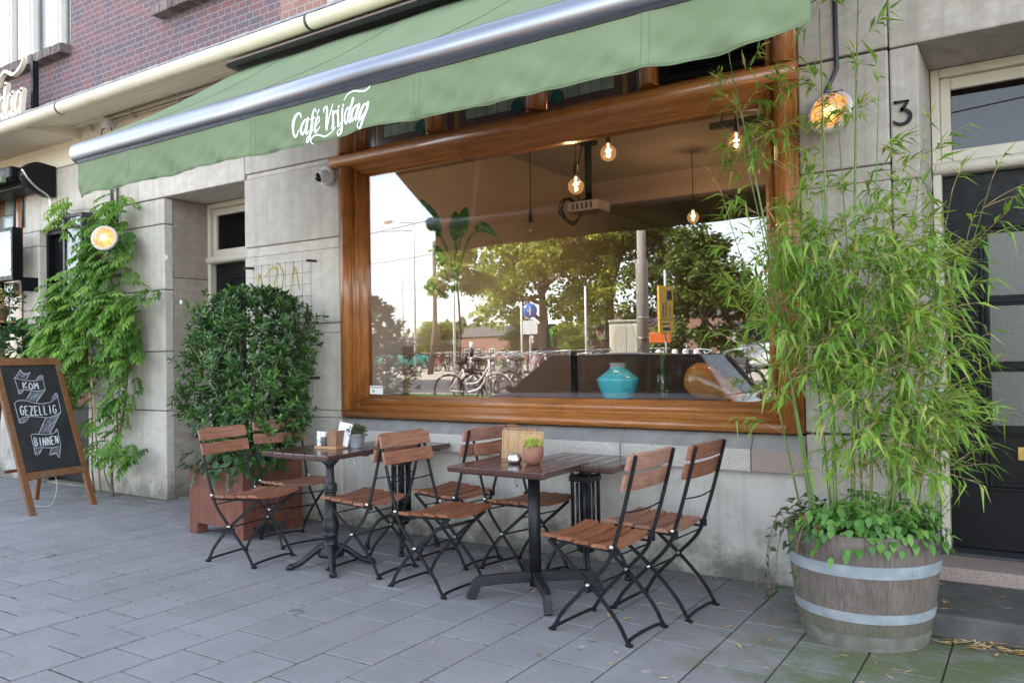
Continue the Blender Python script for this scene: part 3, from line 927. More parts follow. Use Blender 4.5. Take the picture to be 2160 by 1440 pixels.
# ---------------------------------------------------------------- doors
def door(name_label, x0, x1, yf, z0, z1, ztr, mt, panels, cream=True, letter=None):
    d = part('door', B, name_label)
    fm = M['cream_old'] if cream else M['black_door']
    b = MB()
    for a, c in ((x0, x0 + .045), (x1 - .045, x1)):
        b.box(a, c, yf - .07, yf + .05, z0, z1)
    b.box(x0 + .046, x1 - .046, yf - .07, yf + .05, z1 - .05, z1)
    if ztr:
        b.box(x0 + .046, x0 + .10, yf - .03, yf + .03, ztr + .03, z1 - .051); b.box(x1 - .10, x1 - .046, yf - .03, yf + .03, ztr + .03, z1 - .051)
        b.box(x0 + .101, x1 - .101, yf - .03, yf + .03, z1 - .12, z1 - .052); b.box(x0 + .101, x1 - .101, yf - .03, yf + .03, ztr + .03, ztr + .10)
        b.extrude(rnd_prof(0, (yf - .06, ztr - .01), .038, -PI / 2, -1.5 * PI, 8) + [(yf + .04, ztr + .028), (yf + .04, ztr - .048)], 'x', x0 + .001, x1 - .001, True)
    b.build('frame', fm, d, bevel=.005)
    if ztr:
        b = MB(); b.box(x0 + .10, x1 - .10, yf - .004, yf + .004, ztr + .10, z1 - .12); b.build('pane', M['glass_dark'], d)
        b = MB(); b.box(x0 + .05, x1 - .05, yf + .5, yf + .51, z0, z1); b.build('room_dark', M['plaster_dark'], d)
    zt = (ztr - .05) if ztr else z1 - .05
    b = MB(); b.box(x0 + .047, x1 - .047, yf, yf + .045, z0 + .01, zt)
    for (a, c, p, q, kind) in panels:
        for (e, f_, g_, h_) in ((a - .025, a, p - .025, q + .025), (c, c + .025, p - .025, q + .025), (a, c, p - .025, p), (a, c, q, q + .025)):
            b.box(e, f_, yf - .014, yf - .001, g_, h_)
        for (e, f_, g_, h_) in ((a - .045, a - .026, p - .045, q + .045), (c + .026, c + .045, p - .045, q + .045), (a - .025, c + .025, p - .045, p - .026), (a - .025, c + .025, q + .026, q + .045)):
            b.box(e, f_, yf - .024, yf - .001, g_, h_)
    b.build('door_leaf', mt, d, bevel=.004)
    for (a, c, p, q, kind) in panels:
        if kind:
            b = MB(); b.box(a, c, yf - .006, yf - .002, p, q); b.build('door_pane', M[kind], d)
    if letter:
        b = MB(); a, c, p, q = letter
        b.box(a, c, yf - .013, yf - .002, p, q); b.box(a + .03, c - .03, yf - .018, yf - .0135, p + .014, q - .014)
        b.build('letterbox', M['brass'], d, bevel=.003)
    return d


M['brass'] = mat('aged_brass', (.42, .29, .10), (.55, .40, .17), 10, rough=.35, metal=.9, bmp=.1)


def wired_glass(name):
    m, nt, b = nmat(name); v = coords(nt, (1, 1, 1), False)
    L = nt.links
    sx = N(nt, 'ShaderNodeSeparateXYZ'); L.new(v, sx.inputs[0])
    f = None
    for i in (0, 2):
        s = math_(nt, 'ABSOLUTE', math_(nt, 'SINE', math_(nt, 'MULTIPLY', sx.outputs[i], 260.0)))
        f = s if f is None else math_(nt, 'MINIMUM', f, s)
    c = mixc(nt, maprange(nt, f, .05, .35), (.055, .057, .048), (.135, .137, .12))
    L.new(c, b.inputs['Base Color']); b.inputs['Roughness'].default_value = .25
    bump(nt, b, f, .3, .002)
    return m


M['wired'] = wired_glass('ribbed_wired_glass')
YD = 5.45
pn = [(-.255, .38, 1.68, 2.04, 'wired'), (-.255, .38, 1.30, 1.62, 'wired'), (-.255, .38, .93, 1.24, 'wired'), (-.255, .38, .60, .87, None)]
door('black front door with three ribbed panes under a fanlight', -.525, .615, YD, .20, 3.03, 2.45, M['black_door'], pn, True, (-.135, .12, .735, .81))
door('dark door deep in the recess behind the laurel', -7.335, -6.0, 5.42, .0, 3.022, 2.44, M['black_door'], [(-7.0, -6.3, 1.2, 2.2, None)], True)
dl = door('black glazed cafe door behind the wisteria', -9.77, -8.752, 5.0, .02, 2.925, None, M['black_door'], [(-9.50, -8.95, .9, 2.70, 'glass_dark')], False)
b = MB(); b.tube([(-9.17, 4.92, 1.35), (-9.17, 4.92, 2.25)], .014, 10); b.build('door_handle', M['plastic_white'], dl)
M['step'] = mat('worn_bluestone', (.055, .053, .05), (.095, .092, .086), 7, rough=.8, bmp=.3, c3=(.07, .085, .03), c3scale=3, c3max=.7)
# steps in front of the numbered door
b = MB()
b.box(-.525, .61, 4.345, 4.995, 0, .118); b.build('doorstep', M['step'], B, bevel=.012)
b = MB(); b.box(-.523, .03, 5.0, 5.5, 0, .188); b.box(.034, .612, 5.0, 5.5, 0, .188); b.build('threshold', M['granite_red'], B, bevel=.006)
b = MB(); b.box(-.52, .61, 5.30, 5.52, .19, .205); b.build('threshold', M['grey_metal'], B)

b = MB(); b.box(-7.33, -6.105, 4.98, 5.6, -.02, .012); b.build('doorstep', M['stone_dark'], B, bevel=.006)
b = MB(); b.box(-9.77, -8.755, 4.90, 5.6, -.02, .02); b.build('doorstep', M['stone_dark'], B, bevel=.006)
# left window of the cafe, at the edge of the picture
LW = part('side_window', B)
b = MB()
for x0, x1 in ((-10.40, -10.20), (-11.6, -11.45), (-11.0, -10.92)): b.box(x0, x1, 4.86, 5.0, .9, 3.55)
for z0, z1 in ((.9, 1.0), (2.35, 2.47), (3.42, 3.55)): b.box(-11.449, -10.401, 4.87, 4.99, z0, z1)
b.build('frame', M['teak_v'], LW, bevel=.008)
b = MB(); b.box(-11.45, -10.4, 4.93, 4.937, 1.0, 2.35); b.build('pane', M['glass'], LW)
b = MB()
R_ = random.Random(3)
for i in range(6):
    for j in range(5):
        b.cur = R_.choice((1, 1, 3, 4, 5, 2)); b.box(-11.44 + i * .173, -11.44 + i * .173 + .165, 4.93, 4.937, 2.475 + j * .188, 2.475 + j * .188 + .18)
b.build('stained_glass', [M['sg_' + q] for q in SG], LW)
b = MB(); b.box(-11.45, -10.4, 5.9, 5.92, .3, 3.55); b.build('room_dark', M['plaster'], LW)
blocks([(-11.6, -10.18, Y0 + .01, Y0 + .35, 0, .9)], 'plinth_wall', M['render'], 0)
b = MB(); b.box(-10.198, -10.152, Y0 + .05, Y0 + .3, 0, 3.6); b.box(-11.6, -10.198, Y0 + .05, Y0 + .3, 3.552, 3.602); b.build('filler_wall', M['stone_dark'], B)

# ---------------------------------------------------------------- room behind the glass
b = MB(); b.box(-4.80, -4.70, 5.0, 12.5, .3, 3.62); b.build('interior_wall', M['plaster'], B)
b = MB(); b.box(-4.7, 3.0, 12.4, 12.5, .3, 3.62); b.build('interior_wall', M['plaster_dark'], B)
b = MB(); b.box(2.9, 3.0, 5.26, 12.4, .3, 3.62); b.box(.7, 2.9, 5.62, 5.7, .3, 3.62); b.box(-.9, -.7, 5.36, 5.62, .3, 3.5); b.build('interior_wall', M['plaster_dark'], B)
b = MB(); b.box(-4.7, 3.0, 5.0, 12.5, 3.50, 3.6); b.build('ceiling', M['plaster'], B)
b = MB(); b.box(-4.699, 2.9, 8.9, 9.25, 3.2, 3.498); b.box(-4.698, -4.45, 9.252, 12.39, 3.22, 3.497); b.build('ceiling_beam', M['plaster'], B)
b = MB(); b.box(-4.7, -.91, 5.21, 12.39, .2, .3); b.box(-.908, 2.9, 5.71, 12.39, .2, .3); b.build('interior_floor', M['cabinet_wood'], B)
b = MB(); b.box(-4.69, -1.26, 4.99, 5.38, 1.02, 1.062); b.build('inner_sill', M['cabinet_wood'], B, bevel=.004)
b = MB(); b.box(-4.69, -1.26, 5.1, 5.2, .3, 1.018); b.build('inner_panel', M['plaster_dark'], B)
# ------------------------------------------------------------------ script lettering, as strokes
GL = {
 'C': (.92, [([(.80, 1.28), (.74, 1.6), (.5, 1.72), (.24, 1.5), (.12, .95), (.12, .42), (.3, .06), (.58, .04), (.86, .36)], [.10, .13, .17, .27, .31, .30, .24, .15, .07])]),
 'a': (.80, [([(.60, .80), (.46, .98), (.26, .86), (.14, .48), (.2, .1), (.38, .08), (.58, .45)], [.08, .11, .2, .27, .24, .13, .08]),
             ([(.66, 1.0), (.62, .5), (.63, .15), (.74, .02), (.90, .2)], [.25, .26, .25, .15, .07])]),
 'f': (.58, [([(.74, 1.42), (.66, 1.66), (.5, 1.66), (.38, 1.2), (.33, .5), (.28, -.2), (.16, -.52), (.02, -.5), (.0, -.28), (.2, -.1), (.5, .2)], [.10, .13, .14, .24, .27, .24, .16, .12, .10, .07, .07]),
             ([(.12, .92), (.64, .96)], [.10, .10])]),
 'e': (.66, [([(.14, .46), (.42, .58), (.54, .8), (.42, .98), (.24, .84), (.12, .44), (.2, .08), (.42, .03), (.70, .32)], [.07, .09, .13, .12, .20, .28, .25, .14, .07])]),
 "'": (0, [([(-.36, 1.16), (-.2, 1.52)], [.08, .16])]),
 'V': (.92, [([(.02, 1.22), (.02, 1.5), (.2, 1.66), (.34, 1.5), (.4, .8), (.46, .04)], [.10, .13, .15, .24, .28, .24]), ([(.46, .06), (.66, .7), (.92, 1.72)], [.16, .11, .12])]),
 'r': (.56, [([(.16, 1.0), (.14, .02)], [.25, .25]), ([(.16, .55), (.3, .9), (.48, .98), (.56, .86)], [.08, .13, .17, .12])]),
 'i': (.42, [([(.16, 1.0), (.14, .3), (.2, .04), (.32, .06), (.44, .25)], [.25, .25, .17, .12, .06]), ([(.18, 1.33), (.18, 1.34)], [.22, .22])]),
 'j': (.44, [([(.22, 1.0), (.2, -.1), (.08, -.5), (-.12, -.52), (-.16, -.3), (.1, -.08), (.42, .25)], [.25, .25, .17, .12, .09, .06, .06]), ([(.24, 1.33), (.24, 1.34)], [.22, .22])]),
 'd': (.80, [([(.60, .80), (.46, .98), (.26, .86), (.14, .48), (.2, .1), (.38, .08), (.58, .45)], [.08, .11, .2, .27, .24, .13, .08]),
             ([(.70, 1.72), (.64, .6), (.63, .15), (.74, .02), (.90, .2)], [.25, .26, .25, .15, .07])]),
 'g': (.82, [([(.60, .80), (.46, .98), (.26, .86), (.14, .48), (.2, .1), (.38, .08), (.58, .45)], [.08, .11, .2, .27, .24, .13, .08]),
             ([(.68, 1.0), (.62, .0), (.5, -.46), (.28, -.54), (.16, -.34), (.3, -.14), (.6, .05)], [.25, .25, .18, .13, .11, .07, .05])]),
 ' ': (.30, []),
}


def stroke(b, pts, wid, fn, thick=0, n=7):
    P = spline([(p[0], p[1], 0) for p in pts], n)
    m = len(P); k = len(wid) - 1
    Ws = []
    for i in range(m):
        t = i / (m - 1) * k; j = min(int(t), k - 1); Ws.append(lerp(wid[j], wid[j + 1], t - j))
    A = []
    for i in range(m):
        t = (P[min(i + 1, m - 1)] - P[max(i - 1, 0)])
        if t.length < 1e-6: t = Vector((0, 1, 0))
        t.normalize(); nn = Vector((-t.y, t.x, 0))
        A.append((P[i] + nn * Ws[i] / 2, P[i] - nn * Ws[i] / 2))
    # rounded ends
    def ring(c, r):
        q = [(c.x + r * math.cos(a * PI / 5), c.y + r * math.sin(a * PI / 5)) for a in range(10)]
        if thick:
            F = [b.V(fn(x, y, 0)) for x, y in q]; G = [b.V(fn(x, y, thick)) for x, y in q]
            b.F(F); b.F(G[::-1])
            for i in range(10): b.F((F[i], F[(i + 1) % 10], G[(i + 1) % 10], G[i]))
        else:
            b.F([b.V(fn(x, y, 0)) for x, y in q])
    ring(P[0], Ws[0] / 2); ring(P[-1], Ws[-1] / 2)
    for i in range(m - 1):
        q = [A[i][1], A[i + 1][1], A[i + 1][0], A[i][0]]
        F = [b.V(fn(p.x, p.y, 0)) for p in q]; b.F(F)
        if thick:
            G = [b.V(fn(p.x, p.y, thick)) for p in q]; b.F(G[::-1])
            b.F((F[0], F[1], G[1], G[0])); b.F((F[2], F[3], G[3], G[2]))


def script_width(s):
    return sum(GL[c][0] for c in s)


def script(b, s, fn, thick, x0=0, shear=.16):
    x = x0
    for c in s:
        adv, strokes = GL[c]
        for pts, wid in strokes:
            stroke(b, [(x + p[0] + shear * p[1], p[1] if p[1] < 1 else 1 + (p[1] - 1) * .68) for p in pts], [w_ * .88 for w_ in wid], fn, thick)
        x += adv
    return x


# ------------------------------------------------------------------ awning over the shop window
AX0, AX1, AY, AZ = -5.51, -.672, 3.0, 2.755
SEAM = [-4.895, -3.68, -2.487, -1.30]


def val_y(x, z):
    d = (AZ - z) / .24
    y = AY - .005 + .018 * d * math.sin(x * 5.3 + .7) + .010 * d * math.sin(x * 12.7 + z * 6) + .005 * math.sin(x * 29 + z * 22) * d
    y += .005 * math.sin(x * 17 + z * 40) * d + .0035 * math.sin(x * 41 - z * 55 + 2 * math.sin(x * 3)) * d
    for s in SEAM + [AX1 - .1]:
        q = (x - s) / .05
        y -= .008 * math.exp(-q * q) * (.4 + d)
    y += .05 * d * max(0, (x - (AX1 - .35)) / .35) ** 2
    return y


AW = thing('awning', 'green fabric awning with a silver front bar over the shop window', 'awning')
b = MB(); nx, nzv = 320, 14
idx = []
for i in range(nx + 1):
    x = lerp(AX0, AX1, i / nx); row = []
    bot = .238 + .006 * math.sin(x * 3.1) + .004 * math.sin(x * 9.7)
    for s in (-3.63,):
        q = (x - s) / .5
        bot -= .012 * math.exp(-q * q)
    bot -= .04 * max(0, (x - (AX1 - .25)) / .25) ** 2
    for j in range(nzv + 1):
        z = AZ + .004 - bot * j / nzv
        row.append(b.V((x, val_y(x, z), z)))
    idx.append(row)
for i in range(nx):
    for j in range(nzv): b.F((idx[i][j], idx[i][j + 1], idx[i + 1][j + 1], idx[i + 1][j]), True)
vl = b.build('valance', M['awning'], AW)
sm = vl.modifiers.new('cloth', 'SOLIDIFY'); sm.thickness = .0016; sm.offset = 1
b = MB()
for s in SEAM:
    for dx in (-.017, .017):
        pts = [(s + dx, val_y(s + dx, AZ - t * .235) - .0022, AZ - t * .235) for t in [i / 10 for i in range(11)]]
        b.tube(pts, .0013, 5)
pts = []
for i in range(nx + 1):
    x = lerp(AX0, AX1, i / nx)
    bot = .238 + .006 * math.sin(x * 3.1) + .004 * math.sin(x * 9.7) - .012 * math.exp(-((x + 3.63) / .5) ** 2) - .04 * max(0, (x - (AX1 - .25)) / .25) ** 2
    z = AZ + .004 - bot
    pts.append((x, val_y(x, z) - .001, z + .001))
b.tube(pts, .0028, 6)
b.build('hem', M['awning'], vl)
b = MB()
u = .0815; TX, TZ = -3.372, 2.578


def ftext(x, y, t):
    X = TX + x * u; Z = TZ + y * u
    return (X, val_y(X, Z) - .0035, Z)


WS = .87


def ftext2(x, y, t):
    return ftext(x * WS, y, t)


script(b, "Cafe' Vrijdag", ftext2, 0)
stroke(b, [(4.95, 1.55), (5.25, 1.85), (5.75, 1.98), (6.25, 1.86), (6.7, 1.80), (7.05, 1.92), (7.12, 2.06), (6.98, 2.12)], [.05, .09, .11, .11, .11, .10, .08, .05], ftext)
stroke(b, [(1.98, -.72), (1.80, -.58), (1.95, -.30), (2.4, -.2), (3.1, -.42), (3.7, -.30), (4.05, .05)], [.05, .08, .10, .11, .11, .09, .05], ftext)
b.build('lettering', M['white_text'], vl)
# canopy cloth, slightly sagging
b = MB(); nx, ny = 60, 16; idx = []
for i in range(nx + 1):
    x = lerp(AX0, AX1, i / nx); row = []
    for j in range(ny + 1):
        t = j / ny
        y = lerp(4.30, 3.03, t); z = lerp(3.745, 2.895, t) - .035 * math.sin(PI * t) + .004 * math.sin(x * 7 + t * 3)
        row.append(b.V((x, y, z)))
    idx.append(row)
for i in range(nx):
    for j in range(ny): b.F((idx[i][j], idx[i + 1][j], idx[i + 1][j + 1], idx[i][j + 1]), True)
cn = b.build('canopy', M['awning'], AW)
sm = cn.modifiers.new('cloth', 'SOLIDIFY'); sm.thickness = .002
for s in SEAM:
    b = MB(); pts = []
    for j in range(13):
        t = j / 12
        pts.append((s, lerp(4.30, 3.03, t), lerp(3.745, 2.895, t) - .035 * math.sin(PI * t) + .006 + .004 * math.sin(s * 7 + t * 3)))
    b.tube(pts, .0016, 5); b.build('seam', M['awning'], cn)
# front bar: half-round aluminium profile with grooves
sec = []
for k in range(40):
    a = 2 * PI * k / 40; r = .074
    if k in (12, 27): r = .072
    sec.append((3.03 + r * math.cos(a) * .95, 2.825 + r * math.sin(a)))
b = MB(); b.extrude(sec, 'x', AX0 - .045, AX1 + .03, True, True)
fb = b.build('front_bar', M['alu'], AW)
b = MB(); b.box(AX0, AX1, 2.988, 3.03, 2.745, 2.768); b.build('bar_slot', M['black_metal'], fb)
M['cap'] = mat('red_brown_cap', (.09, .012, .014), rough=.5, bmp=0)
for xx in (AX0 - .058, AX1 + .031):
    b = MB(); b.extrude([(3.03 + .060 * math.cos(2 * PI * k / 24), 2.825 + .064 * math.sin(2 * PI * k / 24)) for k in range(24)], 'x', xx, xx + .012)
    b.build('end_cap', M['cap'], fb)
# cassette under the gutter, roller, folding arms
b = MB()
b.extrude([(4.44, 3.76), (4.44, 3.80), (4.24, 3.815), (4.22, 3.79), (4.25, 3.775), (4.42, 3.765)], 'x', AX0 - .02, AX1 + .05)
b.tube([(AX0, 4.33, 3.715), (AX1, 4.33, 3.715)], .038, 14)
b.build('cassette', M['grey_metal'], AW)
b = MB(); b.extrude([(4.222, 3.80), (4.216, 3.812), (4.25, 3.822), (4.25, 3.817)], 'x', AX0 - .02, AX1 + .05); b.build('cassette_trim', M['alu'], AW)
for x0, sgn in ((-5.0, 1), (-1.2, -1)):
    b = MB()
    b.tube([(x0, 4.84, 3.60), (x0, 4.35, 3.62)], .03, 8)
    el = (x0 + sgn * .62, 3.75, 3.25)
    b.tube([(x0, 4.35, 3.6), el], .022, 10); b.tube([el, (x0 + sgn * .05, 3.05, 2.83)], .019, 10)
    b.ball(el, .034, 10)
    b.build('folding_arm', M['zinc'], AW)

# closed second awning, left edge of the picture
A2 = thing('awning', 'rolled-in dark awning with a curved black bracket over the side window', 'awning')
b = MB(); b.box(-14.5, -9.52, 4.42, 4.6, 3.44, 3.58); b.box(-14.5, -9.5, 4.55, 4.84, 3.36, 3.50); b.build('housing', M['black_door'], A2, bevel=.02)
b = MB()
pr = rnd_prof(0, (4.66, 3.46), .18, rad(80), rad(180), 8) + [(4.56, 3.36), (4.74, 3.27), (4.84, 3.27), (4.84, 3.62)]
b.extrude(pr, 'x', -9.49, -9.36, True); b.build('bracket', M['black_door'], A2, bevel=.01)
b = MB(); b.tube(spline([(-9.34, 4.46, 3.52), (-9.33, 4.52, 3.42), (-9.33, 4.62, 3.33), (-9.33, 4.74, 3.25), (-9.33, 4.76, 3.1)]), .012, 8); b.build('crank_rod', M['steel'], A2)
b = MB(); b.box(-14.3, -9.6, 4.37, 4.415, 3.40, 3.46); b.build('fabric', M['awning'], A2)

# ------------------------------------------------------------------ name on the brick wall
SG1 = thing('wall_sign', 'cream raised name letters with a swash on the purple brick above the gutter', 'sign')
b = MB()
su = .268; full = script_width("Cafe' Vrijdag"); SX0 = -9.53 - full * su * .92


def fsign(x, y, t):
    return (SX0 + x * su * .92, 4.545 + t, 4.19 + y * su)


for (s0, cc) in (("", "Cafe'"), ("Cafe' ", "Vrij"), ("Cafe' Vrij", "d"), ("Cafe' Vrijd", "a"), ("Cafe' Vrijda", "g")):
    b = MB(); script(b, cc, fsign, .05, script_width(s0)); b.build('letter', M['cream'], SG1)
b = MB()
stroke(b, [(full - 2.25, 1.55), (full - 1.9, 1.95), (full - 1.45, 2.05), (full - .85, 1.80), (full - .2, 1.95), (full + .14, 2.3), (full - .05, 2.62)], [.06, .12, .13, .12, .12, .10, .06], fsign, .05)
b.build('swash', M['cream'], SG1)
for x in (-9.50, -10.14, -11.2, -12.3):
    b = MB(); b.box(x, x + .05, 4.635, 4.70, 4.09, 4.80 if x > -9.6 else 4.60); b.build('support', M['black_door'], SG1)

# ------------------------------------------------------------------ camera, trellis, house number, lamps
SCM = thing('security_camera', 'small white dome camera on the stone beside the window frame', 'camera', (-5.0, 4.845, 2.915))
b = MB(); b.M = Matrix.Rotation(PI / 2, 4, 'X')
b.lathe([(.001, 0), (.082, 0), (.085, .02), (.080, .045), (.070, .052), (.001, .053)], 28); b.build('base', M['plastic_white'], SCM)
b = MB(); b.ball((0, -.058, -.006), .056, 20); b.build('dome', M['plastic_white'], SCM)
b = MB(); b.ball((-.022, -.088, -.018), .040, 16); b.build('lens', M['black_gloss'], SCM)

TRL = thing('wire_trellis', 'thin square wire trellis pinned to the stone behind the laurel', 'trellis')
b = MB()
for i in range(9):
    x = -6.03 + i * .1055; b.tube([(x, 4.80, 1.10), (x, 4.80, 2.232)], .0014, 5)
for i in range(12):
    z = 1.12 + i * .1; b.tube([(-6.03, 4.803, z), (-5.186, 4.803, z)], .0014, 5)
b.build('wire_mesh', M['grey_metal'], TRL)
M['brown_pin'] = mat('brown_pin', (.05, .025, .015), rough=.7, bmp=0)
for x, z in ((-5.98, 2.21), (-5.17, 2.215), (-5.16, 1.69), (-5.15, 1.22)):
    b = MB(); b.tube([(x, 4.85, z), (x - .03, 4.765, z)], .011, 8); b.build('pin', M['brown_pin'], TRL)
# faded spray-paint scrawl: paint on the stone
M['spray'] = mat('faded_yellow_spray', (.36, .30, .10), (.44, .37, .14), 30, rough=.9, bmp=0)
b = MB()


def fg(x, y, t):
    return (x, 4.8455, y)


for pts in ([(-5.93, 1.98), (-5.90, 2.15), (-5.86, 2.02)], [(-5.82, 2.13), (-5.72, 2.20), (-5.66, 2.16), (-5.70, 2.03), (-5.62, 1.95)], [(-5.65, 2.24), (-5.58, 2.12), (-5.62, 1.98)], [(-5.50, 1.93), (-5.44, 2.18), (-5.38, 1.99)], [(-5.58, 1.92), (-5.44, 1.90), (-5.35, 1.93)], [(-5.30, 1.86), (-5.27, 1.76)]):
    stroke(b, pts, [.012, .022, .016], fg, 0)
gr = b.build('graffiti', M['spray'], B)

HN = thing('house_number', 'dark metal numeral 3 fixed to the stone beside the door', 'house number', (0, 0, 0))
b = MB()


def f3(x, y, t):
    return (-.655 + x * .090, 4.834 + t, 2.60 + y * .090)


stroke(b, [(.10, 1.40), (.85, 1.40)], [.17, .08], f3, .016)
stroke(b, [(.80, 1.38), (.62, 1.10), (.48, .90)], [.10, .20, .22], f3, .016)
stroke(b, [(.40, .88), (.72, .84), (.93, .55), (.82, .20), (.48, .03), (.12, .14), (.02, .28)], [.10, .17, .21, .21, .18, .14, .08], f3, .016)
b.build('numeral', M['black_metal'], HN)


def bulkhead(label, x, z, yaw, roll, conduit):
    t = thing('wall_lamp', label, 'lamp', (x, 4.845, z))
    Mx = Matrix.Translation((0, -.05, 0)) @ Matrix.Rotation(yaw, 4, 'Z') @ Matrix.Rotation(roll, 4, 'X') @ Matrix.Rotation(PI / 2, 4, 'X')
    b = MB(); b.tube([(0, 0, .05), (0, -.05, .0)], .03, 10); b.M = Mx
    b.lathe([(.001, -.01), (.07, -.008), (.105, .03), (.112, .05), (.124, .055), (.127, .07), (.122, .086), (.100, .088), (.097, .07), (.096, .045), (.001, .035)], 32)
    b.build('housing', M['lamp_body'], t)
    b = MB(); b.M = Mx; b.lathe([(.094, .070), (.092, .085), (.075, .118), (.045, .140), (.001, .148)], 24, cap=False); b.build('glass_dome', M['lamp_glass'], t)
    b = MB(); b.M = Mx; b.ball((0, 0, .085), .034, 14); b.build('bulb', M['lamp_bulb'], t)
    b = MB(); b.M = Mx
    for k in range(4):
        a = k * PI / 4
        pts = [(r * math.cos(a) * s_, r * math.sin(a) * s_, z_) for (r, z_, s_) in ((.112, .07, -1), (.095, .105, -1), (.055, .148, -1), (0, .160, 1), (.055, .148, 1), (.095, .105, 1), (.112, .07, 1))]
        b.tube(pts, .0026, 5)
    for r, z_ in ((.10, .098), (.060, .145)):
        b.tube([(r * math.cos(2 * PI * i / 24), r * math.sin(2 * PI * i / 24), z_) for i in range(24)], .0026, 5, closed=True)
    b.build('wire_guard', M['zinc'], t)
    if conduit:
        b = MB(); b.tube(conduit, .013, 8); b.build('conduit', M['grey_metal'], t)
        b = MB(); b.tube([(-.075, -.03, .06), (-.02, -.10, .125), (.05, -.10, .125)], .014, 8); b.build('bracket', M['grey_metal'], t)
    l = D.lights.new('lamp_light', 'POINT'); l.energy = .12; l.color = (1, .46, .10); l.shadow_soft_size = .03
    o = D.objects.new('lamp_light', l); COL.objects.link(o); o.parent = t; o.matrix_local = Mx @ Matrix.Translation((0, 0, .13))
    return t


M['lamp_body'] = mat('chipped_white_enamel', (.50, .48, .43), (.60, .58, .53), 12, rough=.5, bmp=.2, c3=(.12, .08, .06), c3scale=16, c3lo=.6, c3hi=.68, c3max=.8)
M['lamp_glass'] = glassmat('lamp_glass', .05, (1, .80, .52))
M['lamp_bulb'] = emit('lit_bulb', (1, .66, .30), .9)
bulkhead('round caged wall lamp glowing orange between the window and the number', -.945, 2.685, rad(-14), rad(-16),
         [(.0, -.005, 1.0), (.003, -.005, .29), (-.055, -.012, .17), (-.075, -.03, .06)])
bulkhead('round caged wall lamp glowing pale among the wisteria leaves', -7.66, 2.575, rad(38), rad(-12), None).location.y = 4.50
